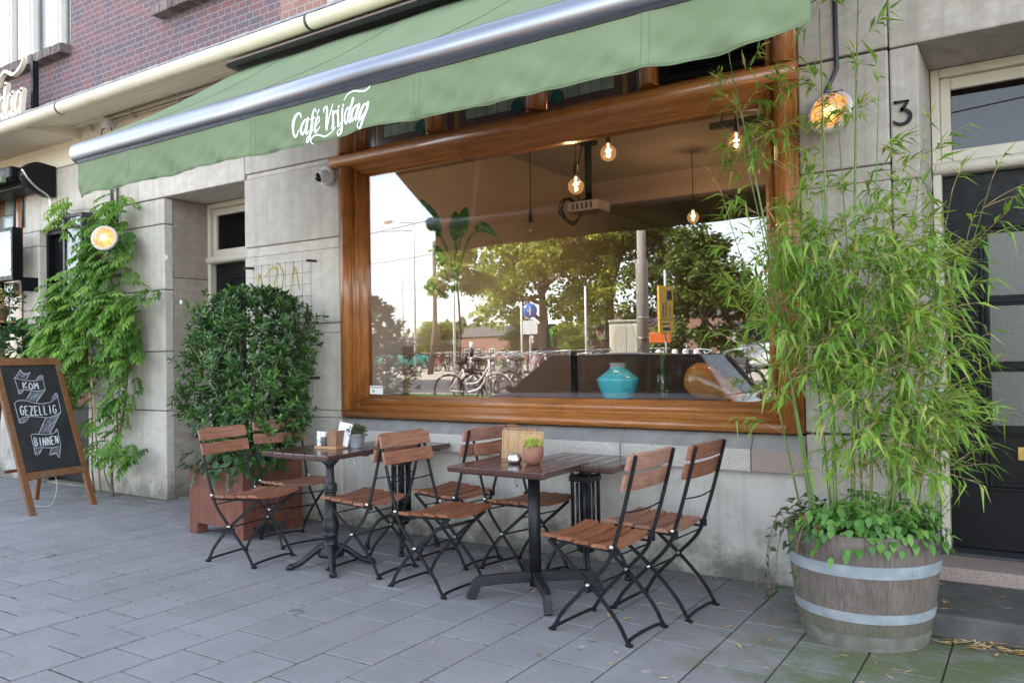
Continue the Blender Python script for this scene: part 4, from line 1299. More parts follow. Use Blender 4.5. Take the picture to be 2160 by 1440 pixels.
# ------------------------------------------------------------------ folding chairs
def chair_parts(t):
    SA = spline([(-.300, .905), (-.262, .76), (-.222, .62), (-.180, .49), (-.150, .41), (-.105, .345), (-.019, .259), (.075, .165), (.140, .095), (.172, .045), (.199, .008)], 4)
    SB = spline([(.226, .447), (.12, .365), (-.019, .259), (-.12, .165), (-.182, .095), (-.212, .045), (-.236, .008)], 4)
    for sgn in (1, -1):
        b = MB(); b.bar([(p.x, sgn * .186, p.y) for p in SA], .007, .019, (0, 1, 0))
        b.box(.185, .216, sgn * .186 - .011, sgn * .186 + .011, 0, .013)
        # bracket where the seat rests
        b.box(-.185, -.150, sgn * .180 - .008, sgn * .180 + .008, .425, .462)
        b.build('leg', M['black_metal'], t)
        b = MB(); b.bar([(p.x, sgn * .172, p.y) for p in SB], .007, .019, (0, 1, 0))
        b.box(-.252, -.22, sgn * .172 - .011, sgn * .172 + .011, 0, .013)
        b.build('leg', M['black_metal'], t)
        b = MB(); b.tube([(-.019, sgn * .165, .259), (-.019, sgn * .1945, .259)], .0085, 10); b.ball((-.019, sgn * .1955, .259), .0085, 10); b.build('bolt', M['steel'], t)
        b = MB(); b.ball((-.165, sgn * .199, .462), .012, 10); b.build('bolt', M['steel'], t)
    b = MB(); b.bar(spline([(.199, -.186, .008), (.185, -.15, .022), (.18, 0, .026), (.185, .15, .022), (.199, .186, .008)], 5), .012, .012, (0, 0, 1)); b.build('foot_bar', M['black_metal'], t)
    b = MB(); b.bar(spline([(-.236, -.172, .008), (-.222, -.14, .022), (-.217, 0, .026), (-.222, .14, .022), (-.236, .172, .008)], 5), .012, .012, (0, 0, 1)); b.build('foot_bar', M['black_metal'], t)
    b = MB(); b.tube([(-.03, -.17, .250), (-.03, .17, .250)], .0055, 8); b.build('stretcher', M['black_metal'], t)
    b = MB(); b.tube(spline([(-.225, -.184, .63), (-.238, 0, .622), (-.225, .184, .63)], 5), .004, 7); b.build('stretcher', M['black_metal'], t)
    b = MB(); b.tube([(.14, -.17, .378), (.14, .17, .378)], .0045, 7); b.tube([(-.14, -.18, .402), (-.14, .18, .402)], .0045, 7)
    for sgn in (1, -1):
        b.bar([(.226, sgn * .150, .447), (.05, sgn * .150, .438), (-.165, sgn * .150, .430)], .004, .014, (0, 1, 0))
    b.build('seat_rail', M['black_metal'], t)
    # seat: four dished slats
    b = MB()
    for k, cx in enumerate((.207, .107, .007, -.093)):
        z0 = lerp(.470, .447, (k + .5) / 4)
        wd = .046; hw = .203 if k else .200
        b.rnd = U(0, 1)
        n = 10; pr = []
        for i in range(n + 1):
            v = lerp(-hw, hw, i / n); pr.append((v, z0 + .020 * (v / hw) ** 2 - .012))
        sec = [(-wd, -.008), (-wd + .004, .008), (-wd + .009, .010), (wd - .009, .010), (wd - .004, .008), (wd, -.008)]
        rings = []
        for v, z in pr:
            rings.append([b.V((cx + q[0], v, z + q[1])) for q in sec])
        m = len(sec)
        for i in range(n):
            for j in range(m):
                b.F((rings[i][j], rings[i][(j + 1) % m], rings[i + 1][(j + 1) % m], rings[i + 1][j]))
        b.F(rings[0][::-1]); b.F(rings[-1])
    b.build('seat', M['chair_wood'], t)
    # backrest: two bowed boards on the stiles
    dx, dz = .0385 / .145, 1.0
    ln = math.hypot(dx, dz); ax = Vector((-dx / ln, 0, dz / ln)); nx_ = Vector((dz / ln, 0, dx / ln))
    b = MB()
    for k, (za, zb) in enumerate(((.827, .908), (.728, .806))):
        b.rnd = U(0, 1); n = 10; hw = .214; rings = []
        for i in range(n + 1):
            v = lerp(-hw, hw, i / n)
            def P(z, off):
                base = Vector((-.300 + (.905 - z) * dx, v, z)) + nx_ * (off + .012 - .016 * (1 - (v / hw) ** 2))
                return base
            e = .012 if (k == 0 and i in (0, n)) else 0
            rings.append([b.V(P(za, 0)), b.V(P(za, .018)), b.V(P(zb - e, .018)), b.V(P(zb - e, 0))])
        for i in range(n):
            for j in range(4):
                b.F((rings[i][j], rings[i][(j + 1) % 4], rings[i + 1][(j + 1) % 4], rings[i + 1][j]))
        b.F(rings[0][::-1]); b.F(rings[-1])
    b.build('backrest', M['chair_wood'], t, bevel=.004)


CG = 'folding slatted chairs round the cafe tables'
CH = [('folding chair in front of the rusty planter with its back to the camera side', -4.621, 3.706, 6.3),
      ('folding chair tucked between the rusty planter and the far end of the long table', -4.794, 4.243, -17),
      ('folding chair facing the fluted iron table leg, the nearer chair left of it', -3.727, 3.939, 179.6),
      ('folding chair at the left side of the table with the cross-shaped foot', -3.077, 3.842, -3.5),
      ('folding chair hard against the plinth, back turned to the terracotta pot', -3.374, 4.413, 174),
      ('folding chair behind the cross-foot table, partly hidden by its round post', -2.818, 4.409, -13),
      ('nearest folding chair, at the front right, its seat toward the cross-foot table', -1.880, 3.685, 174.5),
      ('folding chair between the front right chair and the wall, beside the wine tub', -1.772, 4.151, 176.3)]
CH[0] = ('folding chair standing directly in front of the rusty planter box', CH[0][1], CH[0][2], CH[0][3])
CH[2] = ('folding chair right of the fluted iron leg, facing the table with the zinc pot', CH[2][1], CH[2][2], CH[2][3])
CH[3] = ('folding chair left of the cross-foot table, facing the steel bowl and pot', CH[3][1], CH[3][2], CH[3][3])
c0 = thing('folding_chair', CH[0][0], 'chair', (CH[0][1], CH[0][2], 0), rad(CH[0][3]), CG)
chair_parts(c0)
for l, x, y, a in CH[1:]:
    dup(c0, l, (x, y, 0), rad(a))


# ------------------------------------------------------------------ tables
def table_top(t, x0, x1, y0, y1, z):
    b = MB(); n = 6; wdt = (x1 - x0)
    for i in range(n):
        a = lerp(x0, x1, i / n); c = lerp(x0, x1, (i + 1) / n); b.rnd = U(0, 1)
        b.box(a + (.0012 if i else 0), c - (.0012 if i < n - 1 else 0), y0, y1, z - .034, z)
    b.build('tabletop', M['table_wood'], t, bevel=.006, seg=3)
    for ya in (y0 + .06, y1 - .10):
        b = MB(); b.box(x0 + .05, x1 - .05, ya, ya + .04, z - .05, z - .0345); b.build('batten', M['table_wood'], t)


def ring_hook(t, x, y, z, two=False):
    b = MB()
    b.tube([(x, y, z), (x, y, z - .02)], .0035, 6)
    if two:
        b.tube([(x + .014 * math.cos(2 * PI * i / 16), y, z - .033 + .017 * math.sin(2 * PI * i / 16)) for i in range(16)], .0032, 6, closed=True)
        b.tube([(x, y + .016 * math.cos(2 * PI * i / 20), z - .080 + .034 * math.sin(2 * PI * i / 20)) for i in range(20)], .0048, 8, closed=True)
    else:
        b.tube([(x + .027 * math.cos(2 * PI * i / 24), y, z - .042 + .030 * math.sin(2 * PI * i / 24)) for i in range(24)], .0034, 6, closed=True)
    b.build('ring_hook', M['zinc'], t)


TZ_ = .74
# fluted cast-iron pedestal with claw feet
t = thing('cafe_table', 'dark wooden cafe table on a fluted cast-iron leg, carrying the zinc plant pot', 'table', (-4.27, 4.02, 0))
table_top(t, -.325, .325, -.245, .26, TZ_)
px, py = .285, -.185
b = MB()
b.lathe([(.001, .13), (.085, .13), (.088, .15), (.070, .18), (.052, .20), (.044, .215), (.043, .26), (.050, .265), (.050, .275), (.047, .28), (.055, .31), (.057, .345), (.046, .37), (.047, .375), (.050, .385), (.044, .392),
         (.040, .40), (.036, .55), (.036, .56), (.044, .565), (.046, .578), (.042, .588), (.044, .60), (.040, .606), (.030, .615), (.027, .66), (.026, .72)], 40, (px, py, -.055), 12, (.395, .555), .0028)
for zc, rr in ((.665, .012),):
    b.tube([(px + .036 * math.cos(2 * PI * i / 16), py + .036 * math.sin(2 * PI * i / 16), .505) for i in range(16)], .011, 8, closed=True)
b.lathe([(.001, .655), (.026, .655), (.03, .67), (.055, .695), (.058, .7055), (.001, .7055)], 24, (px, py, 0))
b.build('column', M['cast_iron'], t)
for k in range(4):
    a = rad(48 + 90 * k)
    b = MB(); b.M = TR(px, py, 0, a)
    pts = spline([(.035, 0, .135), (.075, 0, .125), (.13, 0, .088), (.18, 0, .05), (.215, 0, .030), (.25, 0, .022)], 5)
    b.sweep(pts, [(-.018, -.022), (.012, -.014), (.018, 0), (.012, .014), (-.018, .022)], (0, 1, 0), True, scale=[lerp(1.25, .8, i / (len(pts) - 1)) for i in range(len(pts))])
    for i in range(9):
        p = pts[3 + i * 2]; b.ball((p.x, .011, p.z + .012), .006, 6); b.ball((p.x, -.011, p.z + .012), .006, 6)
    b.ball((.258, 0, .020), .027, 10, (1.15, 1, .8))
    for v in (-.016, 0, .016): b.ball((.278, v, .012), .012, 8, (1.3, .8, 1))
    b.build('leg', M['cast_iron'], t)
ring_hook(t, .335 - .012, -.02, TZ_ - .036)


def rod_pedestal(t, px, py, a0, spread):
    """four slim rods gathered in collars over arched cabriole legs"""
    b = MB()
    for dx in (-1, 1):
        for dy in (-1, 1):
            x, y = px + dx * spread, py + dy * spread
            b.lathe([(.0115, .26), (.0115, .60), (.014, .61), (.014, .64), (.011, .65)], 10, (x, y, 0))
            b.tube(spline([(x, y, .65), (x + dx * .005, y + dy * .005, .67), (x + dx * .03, y + dy * .03, .705)], 4), .011, 8)
            x2 = px + dx * spread * .42
            b.tube([(x2, y, .28), (x2, y, .60)], .0095, 8)
    b.tube([(px, py, .24), (px, py, .66)], .018, 10)
    b.lathe([(.001, .62), (.022, .62), (.032, .65), (.03, .69), (.016, .704), (.001, .7045)], 16, (px, py, 0))
    b.build('column', M['cast_iron'], t)
    b = MB()
    b.box(px - spread - .018, px + spread + .018, py - spread - .014, py + spread + .014, .605, .642)
    b.build('collar', M['cast_iron'], t, bevel=.006)
    b = MB(); b.lathe([(.001, .175), (.045, .175), (.06, .20), (.075, .235), (.082, .26), (.05, .275), (.045, .285), (.001, .286)], 24, (px, py, 0))
    b.lathe([(.001, .10), (.012, .105), (.018, .125), (.01, .14), (.014, .15), (.02, .176), (.001, .177)], 14, (px, py, 0))
    b.build('hub', M['cast_iron'], t)
    for k in range(4):
        a = a0 + k * PI / 2
        b = MB(); b.M = TR(px, py, 0, a)
        pts = spline([(.04, 0, .225), (.10, 0, .235), (.165, 0, .205), (.215, 0, .14), (.240, 0, .07), (.247, 0, .035)], 6)
        for v in (-.010, .010):
            b.sweep([(p.x, v, p.z) for p in pts], [(.011 * math.cos(2 * PI * i / 8), .0085 * math.sin(2 * PI * i / 8)) for i in range(8)], (0, 1, 0), True)
        b.ball((.247, 0, .045), .020, 10); b.lathe([(.016, 0), (.024, .004), (.022, .018), (.012, .028)], 12, (.25, 0, 0))
        b.build('leg', M['cast_iron'], t)


t = thing('cafe_table', 'dark wooden cafe table against the plinth, behind the chair backs and the zinc pot', 'table', (-4.02, 4.52, 0))
table_top(t, -.325, .325, -.25, .25, TZ_)
rod_pedestal(t, .10, -.05, rad(40), .042)
t = thing('cafe_table', 'dark wooden cafe table on a round post with a cross foot, carrying the terracotta pot', 'table', (-2.62, 4.05, 0))
table_top(t, -.345, .328, -.262, .262, TZ_ - .005)
px, py = .14, -.07
b = MB(); b.tube([(px, py, .055), (px, py, .685)], .035, 24); b.lathe([(.001, .68), (.11, .682), (.11, .6885), (.001, .689)], 24, (px, py, 0)); b.build('column', M['black_metal'], t)
for k in range(4):
    a = rad(42 + 90 * k)
    b = MB(); b.M = TR(px, py, 0, a)
    b.bar([(.02, 0, .108), (.20, 0, .105), (.325, 0, .098), (.340, 0, .088), (.350, 0, .06), (.378, 0, .0)], .040, .056, (0, 1, 0))
    b.build('leg', M['cast_iron'], t, bevel=.006)
ring_hook(t, -.09, .1, TZ_ - .045, True)
t = thing('cafe_table', 'dark wooden cafe table behind the cross-foot one, on arched iron legs against the wall', 'table', (-2.39, 4.46, 0))
table_top(t, -.32, .318, -.25, .26, TZ_ - .012)
rod_pedestal(t, .02, -.06, rad(28), .058)

# ------------------------------------------------------------------ things on the tables
ZT = TZ_
t = thing('condiment_caddy', 'small wooden caddy board with an upright menu slot on the left table', 'caddy', (-4.27, 4.12, ZT), rad(2))
b = MB(); b.box(-.105, .105, -.058, .058, 0, .020); b.build('tray', M['oak_light'], t, bevel=.003)
b = MB(); b.box(-.055, .010, .030, .050, .0205, .125); b.build('upright', M['walnut'], t, bevel=.002)
b = MB(); b.box(.012, .090, -.045, -.030, .0205, .122); b.build('upright', M['walnut'], t, bevel=.002)
b = MB(); b.box(.055, .088, -.029, .050, .0205, .128); b.build('upright', M['walnut'], t, bevel=.002)


def shaker(label, x, y, body, capmat):
    s = thing('shaker', label, 'shaker', (x, y, ZT + .0205))
    b = MB(); b.lathe([(.001, 0), (.019, 0), (.020, .003), (.020, .060), (.0185, .064), (.001, .064)], 20); b.build('jar', body, s)
    b = MB(); b.lathe([(.0195, .0645), (.0215, .068), (.017, .085), (.0205, .097), (.020, .101), (.001, .102)], 20); b.build('grinder_cap', capmat, s)
    return s


M['salt'] = mat('white_salt', (.70, .72, .74), (.8, .82, .84), 90, rough=.3, bmp=.2)
M['pepper'] = mat('peppercorns', (.03, .025, .022), (.16, .13, .12), 160, rough=.3, bmp=.3, lo=.4, hi=.6)
M['frost'] = mat('frosted_cap', (.70, .72, .76), (.8, .82, .85), 30, rough=.25, bmp=.1)
s = shaker('white salt grinder standing left of the peppercorns in the caddy', -4.345, 4.085, M['salt'], M['frost'])
M['blue'] = mat('blue_print', (.02, .20, .38), rough=.4, bmp=0)
b = MB()
for k in range(7):
    a = rad(-120 + k * 16); zc = .032 + .014 * math.sin(k * 2.1)
    c = Vector((.0206 * math.cos(a), .0206 * math.sin(a), zc))
    b.poly([c + Vector((-.004 * math.sin(a) * sx, .004 * math.cos(a) * sx, .006 * sz)) for sx, sz in ((-1, 0), (0, -1), (1, 0), (0, 1))])
b.build('print', M['blue'], s)
shaker('dark peppercorn grinder beside the white salt in the caddy', -4.297, 4.080, M['pepper'], M['frost'])
t = thing('menu_card', 'white paper card leaning behind the wooden caddy', 'card', (-4.205, 4.145, ZT + .021), rad(15))
b = MB(); b.M = Matrix.Rotation(rad(-12), 4, 'X') @ Matrix.Rotation(rad(10), 4, 'Y'); b.box(-.045, .06, 0, .0015, .0, .165); b.build('card', M['paper'], t)


def leafball(name, parent, mt, cen, R, n, L, W, fill=.5, sc=(1, 1, 1), up=.4, seed=1, lo=0, hi=1):
    r_ = random.Random(seed); b = MB()
    for i in range(n):
        d = Vector((r_.gauss(0, 1), r_.gauss(0, 1), r_.gauss(0, 1) + .3)); d.normalize()
        rr = R * (fill + (1 - fill) * r_.random())
        p = Vector(cen) + Vector((d.x * rr * sc[0], d.y * rr * sc[1], d.z * rr * sc[2]))
        o = (d + Vector((r_.uniform(-.7, .7), r_.uniform(-.7, .7), r_.uniform(-.3, .7) + up))).normalized()
        b.rnd = r_.uniform(lo, hi)
        b.leaf(p, o, Vector((r_.uniform(-1, 1), r_.uniform(-1, 1), .6)), L * r_.uniform(.6, 1.2), W * r_.uniform(.7, 1.2), .2, .1, .5)
    return b.build(name, mt, parent)


t = thing('zinc_pot', 'little galvanised bucket holding a mottled green succulent on the left table', 'plant pot', (-4.13, 4.235, ZT))
b = MB(); b.lathe([(.001, .001), (.047, .001), (.048, .004), (.064, .095), (.067, .097), (.066, .100), (.061, .098), (.056, .085), (.001, .085)], 32); b.build('pot', M['zinc'], t)
tp = thing('succulent', 'mottled green and purple succulent growing in the galvanised bucket', 'plant', (-4.13, 4.235, ZT + .085))
leafball('foliage', tp, M['lf_succulent'], (0, 0, .028), .07, 420, .024, .014, .3, (1.05, 1.0, .66), .5, 5)
b = MB(); b.tube([(0, 0, -.01), (.005, 0, .04)], .006, 6); b.build('stem', M['twig'], tp)
leafball('trailing_leaves', tp, M['lf_succulent'], (-.055, -.03, -.005), .03, 60, .018, .011, .3, (.5, .5, 1), -.2, 6)

t = thing('sugar_bowl', 'round shiny steel bowl in front of the menu boards', 'bowl', (-2.653, 4.045, ZT - .005))
b = MB(); b.lathe([(.001, 0), (.030, 0), (.042, .010), (.047, .026), (.044, .042), (.036, .050), (.036, .054), (.041, .056), (.041, .060), (.033, .060), (.033, .048), (.001, .046)], 36); b.build('bowl', M['steel'], t)
b = MB(); b.lathe([(.001, .0465), (.032, .0465), (.028, .058), (.001, .06)], 24); b.build('ash_insert', M['zinc'], t)
t = thing('terracotta_pot', 'rounded brown clay pot with lime green sedum on the right table', 'plant pot', (-2.548, 4.085, ZT - .005))
b = MB(); b.lathe([(.001, 0), (.034, 0), (.050, .018), (.062, .050), (.064, .072), (.060, .100), (.056, .108), (.052, .106), (.055, .090), (.001, .088)], 36); b.build('pot', M['terracotta'], t)
tp = thing('sedum', 'lime yellow sedum sprouting from the rounded brown clay pot', 'plant', (-2.548, 4.085, ZT + .09))
leafball('foliage', tp, M['lf_sedum'], (0, 0, .022), .058, 520, .017, .006, .35, (1.0, 1.0, .62), .6, 8)
leafball('trailing_leaves', tp, M['lf_sedum'], (.012, -.056, .004), .026, 90, .016, .006, .3, (.7, .4, 1.1), -.3, 9)
t = thing('menu_board', 'light wooden menu board standing behind the brown clay pot', 'menu', (-2.725, 4.235, ZT - .005), rad(2))
M['menu_wood'] = mat('menu_plywood', (.40, .245, .11), (.50, .32, .16), 10, (4, 4, .6), .55, bmp=.1)
b = MB(); b.M = Matrix.Rotation(rad(-6), 4, 'X'); b.box(-.150, .150, 0, .008, .0, .175); b.build('board', M['menu_wood'], t, bevel=.002)
M['engrave'] = mat('burnt_engraving', (.10, .05, .02), rough=.7, bmp=0)
b = MB(); b.M = Matrix.Rotation(rad(-6), 4, 'X')
for q in ((-.140, .140, .163, .165), (-.138, -.136, .01, .163), (.138, .140, .01, .163), (-.100, -.0985, .01, .163), (-.030, -.0285, .01, .163)): b.box(q[0], q[1], -.0008, -.0002, q[2], q[3])
for x0 in (-.118, -.065): b.tube(spline([(x0 - .015, -.0008, .03), (x0, -.0008, .06), (x0 + .012, -.0008, .10), (x0 - .006, -.0008, .15)], 5), .0008, 4)
b.build('engraving', M['engrave'], t)
t = thing('menu_board', 'second wooden menu board, mostly hidden behind the front one', 'menu', (-2.745, 4.268, ZT - .005), rad(2))
b = MB(); b.M = Matrix.Rotation(rad(-6), 4, 'X'); b.box(-.145, .105, 0, .008, 0, .192); b.build('board', M['walnut'], t, bevel=.002)
# ------------------------------------------------------------------ rusty planter with the clipped laurel
PL = thing('planter_box', 'square rust-brown steel planter box beside the tables', 'planter', (-5.47, 4.335, 0), rad(1))
b = MB(); hx, hy, zt = .325, .30, .555
for (x0, x1, y0, y1) in ((-hx, hx, -hy, -hy + .012), (-hx, hx, hy - .012, hy), (-hx, -hx + .012, -hy + .0122, hy - .0122), (hx - .012, hx, -hy + .0122, hy - .0122)):
    b.box(x0, x1, y0, y1, .085, zt)
b.build('box', M['rust'], PL, bevel=.003)
for sx in (-1, 1):
    for sy in (-1, 1):
        b = MB(); x, y = sx * (hx - .05), sy * (hy - .05); b.box(x - .05, x + .05, y - .05, y + .05, 0, .0848); b.build('leg', M['rust'], PL, bevel=.003)
b = MB(); b.box(-hx + .013, hx - .013, -hy + .013, hy - .013, .086, .52); b.build('soil', M['soil'], PL)

SH = thing('laurel_shrub', 'dense dark green laurel shrub growing in the rusty planter', 'shrub', (-5.47, 4.36, .5))
r_ = random.Random(21)
b = MB(); br = MB()


def shrub_r(az, z):
    """outline radius by direction and height (0..1)"""
    k = (1 - abs(2 * z - 1.02) ** 3.2) ** .5 if abs(2 * z - 1.02) < 1 else 0.05
    return k * (1 + .12 * math.sin(3 * az + z * 7) + .08 * math.sin(7 * az - z * 11))


HS = 1.43
tips = []
while len(tips) < 1500:
    az = r_.uniform(0, 2 * PI); z = r_.random() ** .85
    q = .35 + .65 * r_.random() ** .45
    rr = shrub_r(az, z) * q
    x, y = rr * .66 * math.cos(az), rr * .40 * math.sin(az)
    x += .06 * (z - .4)
    if y > .44: continue
    # a few airy gaps
    if noise_gap(x, y, z) if 'noise_gap' in globals() else False: continue
    tips.append((Vector((x, y, .04 + z * HS)), q))
for k in range(70):
    az = r_.uniform(0, 2 * PI); z = r_.uniform(.2, 1.0)
    rr = shrub_r(az, min(z, .93)) * r_.uniform(1.0, 1.16)
    tips.append((Vector((rr * .66 * math.cos(az), min(rr * .40 * math.sin(az), .44), .04 + z * HS * r_.uniform(.98, 1.05))), 1.1))
for p, q in tips:
    out = Vector((p.x, p.y * 1.4, (p.z - .55) * .45 + .22)); out.normalize()
    ax = (out + Vector((r_.uniform(-.5, .5), r_.uniform(-.5, .5), r_.uniform(-.2, .7)))).normalized()
    n = r_.randint(6, 8); base = r_.uniform(0, .45) if q < .8 else r_.uniform(.15, .8)
    s1 = ax.orthogonal().normalized(); s2 = ax.cross(s1)
    a0 = r_.uniform(0, 6)
    for i in range(n):
        a = a0 + i * 2.4; lay = i / n
        d = (s1 * math.cos(a) + s2 * math.sin(a)) * (1.15 - .55 * lay) + ax * (.35 + .75 * lay)
        b.rnd = min(1, max(0, base + r_.uniform(-.12, .15) + (.16 if lay > .7 else 0)))
        b.oleaf(p - ax * .035 * (1 - lay), d, ax, r_.uniform(.042, .066), r_.uniform(.018, .025), .2, .2, .5, .42)
b.build('foliage', M['lf_laurel'], SH)
for k in range(26):
    p, q = tips[r_.randrange(len(tips))]
    br.tube(spline([(r_.uniform(-.05, .05), r_.uniform(-.05, .05), 0), (p.x * .3, p.y * .3, p.z * .45), (p.x * .8, p.y * .8, p.z * .85), tuple(p)], 4), [lerp(.012, .003, i / 12) for i in range(13)], 6)
br.build('branches', M['twig'], SH)
IV = thing('ivy', 'broad-leaved ivy spilling over the rim of the rusty planter', 'plant', (-5.47, 4.335, .54))
b = MB()
for k in range(210):
    side = r_.random()
    if side < .5: x, y = r_.uniform(-.36, .36), -.31 + r_.uniform(-.05, .05)
    elif side < .8: x, y = -.34 + r_.uniform(-.08, .04), r_.uniform(-.3, .3)
    else: x, y = .33 + r_.uniform(-.05, .06), r_.uniform(-.3, .1)
    z = r_.uniform(-.03, .12) - (.05 if r_.random() < .2 else 0)
    d = Vector((x * 1.6, y * 1.8, r_.uniform(-.8, .1))).normalized()
    b.rnd = r_.uniform(.1, .7)
    b.oleaf(Vector((x, y, z)), d, Vector((x, y, 1)), r_.uniform(.05, .075), r_.uniform(.042, .058), .12, .25, .32, .36)
for k in range(3):
    x = (-.24, .02, .20)[k]
    for i in range(5):
        b.rnd = .5; b.leaf(Vector((x + r_.uniform(-.02, .02), -.325, -.02 - i * .028)), Vector((r_.uniform(-.4, .4), -.3, -1)), Vector((0, -1, .2)), .045, .035, .1, .1, .35)
b.build('foliage', M['lf_ivy'], IV)
b = MB()
for x in (-.24, .02, .20): b.tube([(x, -.30, .0), (x, -.318, -.04), (x, -.32, -.14)], .003, 5)
b.build('stem', M['twig'], IV)

# ------------------------------------------------------------------ wine tub with bamboo
BX, BY = -.765, 4.262
BA = thing('wine_tub', 'half wine barrel of grey oak with galvanised hoops', 'barrel', (BX, BY, 0), rad(20))


def brad(z):
    t = z / .55
    return .286 + .066 * t - .018 * (2 * t - 1) ** 2 + .012


b = MB(); n = 22; hz_ = .53
for i in range(n):
    b.rnd = U(0, 1); a0, a1 = 2 * PI * i / n + .0012, 2 * PI * (i + 1) / n - .0012
    m = 4; kz = 10
    cols_ = []
    for j in range(m + 1):
        a = lerp(a0, a1, j / m); e = -.0010 if j in (0, m) else 0
        cols_.append([b.V(((brad(z) + e) * math.cos(a), (brad(z) + e) * math.sin(a), z)) for z in [hz_ * q / kz for q in range(kz + 1)]] + [b.V(((brad(hz_) - .026) * math.cos(a), (brad(hz_) - .026) * math.sin(a), hz_)), b.V(((brad(.40) - .026) * math.cos(a), (brad(.40) - .026) * math.sin(a), .40))])
    for j in range(m):
        for q in range(len(cols_[0]) - 1):
            b.F((cols_[j][q], cols_[j + 1][q], cols_[j + 1][q + 1], cols_[j][q + 1]), q < kz)
b.build('stave', M['oak'], BA)
b = MB(); b.lathe([(.001, .44), (.30, .445), (.25, .05), (.001, .05)], 24); b.build('soil', M['soil'], BA)
M['hoop_rusty'] = mat('mossy_hoop', (.10, .10, .075), (.17, .17, .14), 12, rough=.75, bmp=.3, c3=(.22, .23, .24), c3scale=8, c3max=.6)
for z0, z1, mt in ((.345, .400, 'hoop'), (.135, .180, 'hoop'), (.0, .072, 'hoop_rusty')):
    b = MB(); b.lathe([(brad(z0) - .006, z0), (brad(z0) + .0045, z0), (brad((z0 + z1) / 2) + .005, (z0 + z1) / 2), (brad(z1) + .0045, z1), (brad(z1) - .006, z1)], 88, smooth=False, cap=False)
    a = rad(-62); R_ = brad((z0 + z1) / 2) + .0035
    if mt == 'hoop':
        for da in (-.02, .05):
            for zz_ in (.35, .65): b.ball((R_ * math.cos(a + da), R_ * math.sin(a + da), lerp(z0, z1, zz_)), .006, 8, (1, 1, 1))
        b.lathe([], 3) if False else None
    b.build('hoop', M[mt], BA)

BM = thing('bamboo', 'tall light green bamboo clump growing in the wine tub', 'bamboo', (BX, BY, .44))
r_ = random.Random(5)
cul = MB(); lf = MB(); tw = MB()


def bam_leaf(p, d, L=None, old=False):
    L = L or r_.uniform(.06, .125)
    lf.rnd = r_.uniform(.75, 1.0) if (old or r_.random() < .07) else min(.78, max(0, r_.gauss(.34, .2)))
    lf.leaf(p, d, Vector((r_.uniform(-.6, .6), r_.uniform(-.6, .6), 1)), L, L * r_.uniform(.135, .195), .15, r_.uniform(0, .9), r_.uniform(.28, .4))


def spray(p, d, ln, nleaf):
    """thin branch with a fan of leaves toward its tip"""
    q = [p]; dd = d.normalized()
    for k in range(5):
        dd = (dd + Vector((0, 0, -.09)) + Vector((r_.uniform(-.12, .12), r_.uniform(-.12, .12), r_.uniform(-.08, .08)))).normalized()
        q.append(q[-1] + dd * ln / 5)
    tw.tube(q, [.0017, .0016, .0014, .0012, .001, .0007], 4)
    for k in range(nleaf):
        t = r_.uniform(.35, 1.0) * 5; i = min(int(t), 4); pp = q[i].lerp(q[i + 1], t - i)
        ax = (q[i + 1] - q[i]).normalized()
        side = ax.cross(Vector((r_.uniform(-1, 1), r_.uniform(-1, 1), r_.uniform(-1, 1)))).normalized()
        bam_leaf(pp, (ax * r_.uniform(.5, 1.1) + side * r_.uniform(.3, .9) + Vector((0, 0, -.28))).normalized())
    bam_leaf(q[-1], (dd + Vector((0, 0, -.2))).normalized())


def culm(x0, y0, x1, y1, h, r, yellow, start, dens, bend=0):
    pts = spline([(x0, y0, -.05), (lerp(x0, x1, .3), lerp(y0, y1, .3), h * .33), (lerp(x0, x1, .62), lerp(y0, y1, .62), h * .68), (x1, y1, h)], 8)
    n = len(pts)
    cul.rnd = yellow
    cul.tube(pts, [r * lerp(1, .25, i / (n - 1)) for i in range(n)], 8)
    # nodes
    nz = int(h / .16)
    for k in range(1, nz):
        t = k / nz * (n - 1); i = min(int(t), n - 2); p = pts[i].lerp(pts[i + 1], t - i)
        rr = r * lerp(1, .25, t / (n - 1))
        cul.tube([p - Vector((0, 0, .004)), p, p + Vector((0, 0, .004))], [rr * 1.02, rr * 1.22, rr * 1.02], 8)
        hh = k / nz
        if hh < start: continue
        m = r_.choice((1, 2, 2, 3)) if dens > .6 else r_.choice((0, 1, 2))
        for q in range(m):
            a = r_.uniform(0, 2 * PI)
            d = Vector((math.cos(a), math.sin(a) * .85, r_.uniform(.5, 1.3)))
            spray(p, d, r_.uniform(.16, .42) * (1.15 - .5 * hh), r_.randint(8, 14))
    spray(pts[-1], (pts[-1] - pts[-3]).normalized(), .14, 5)


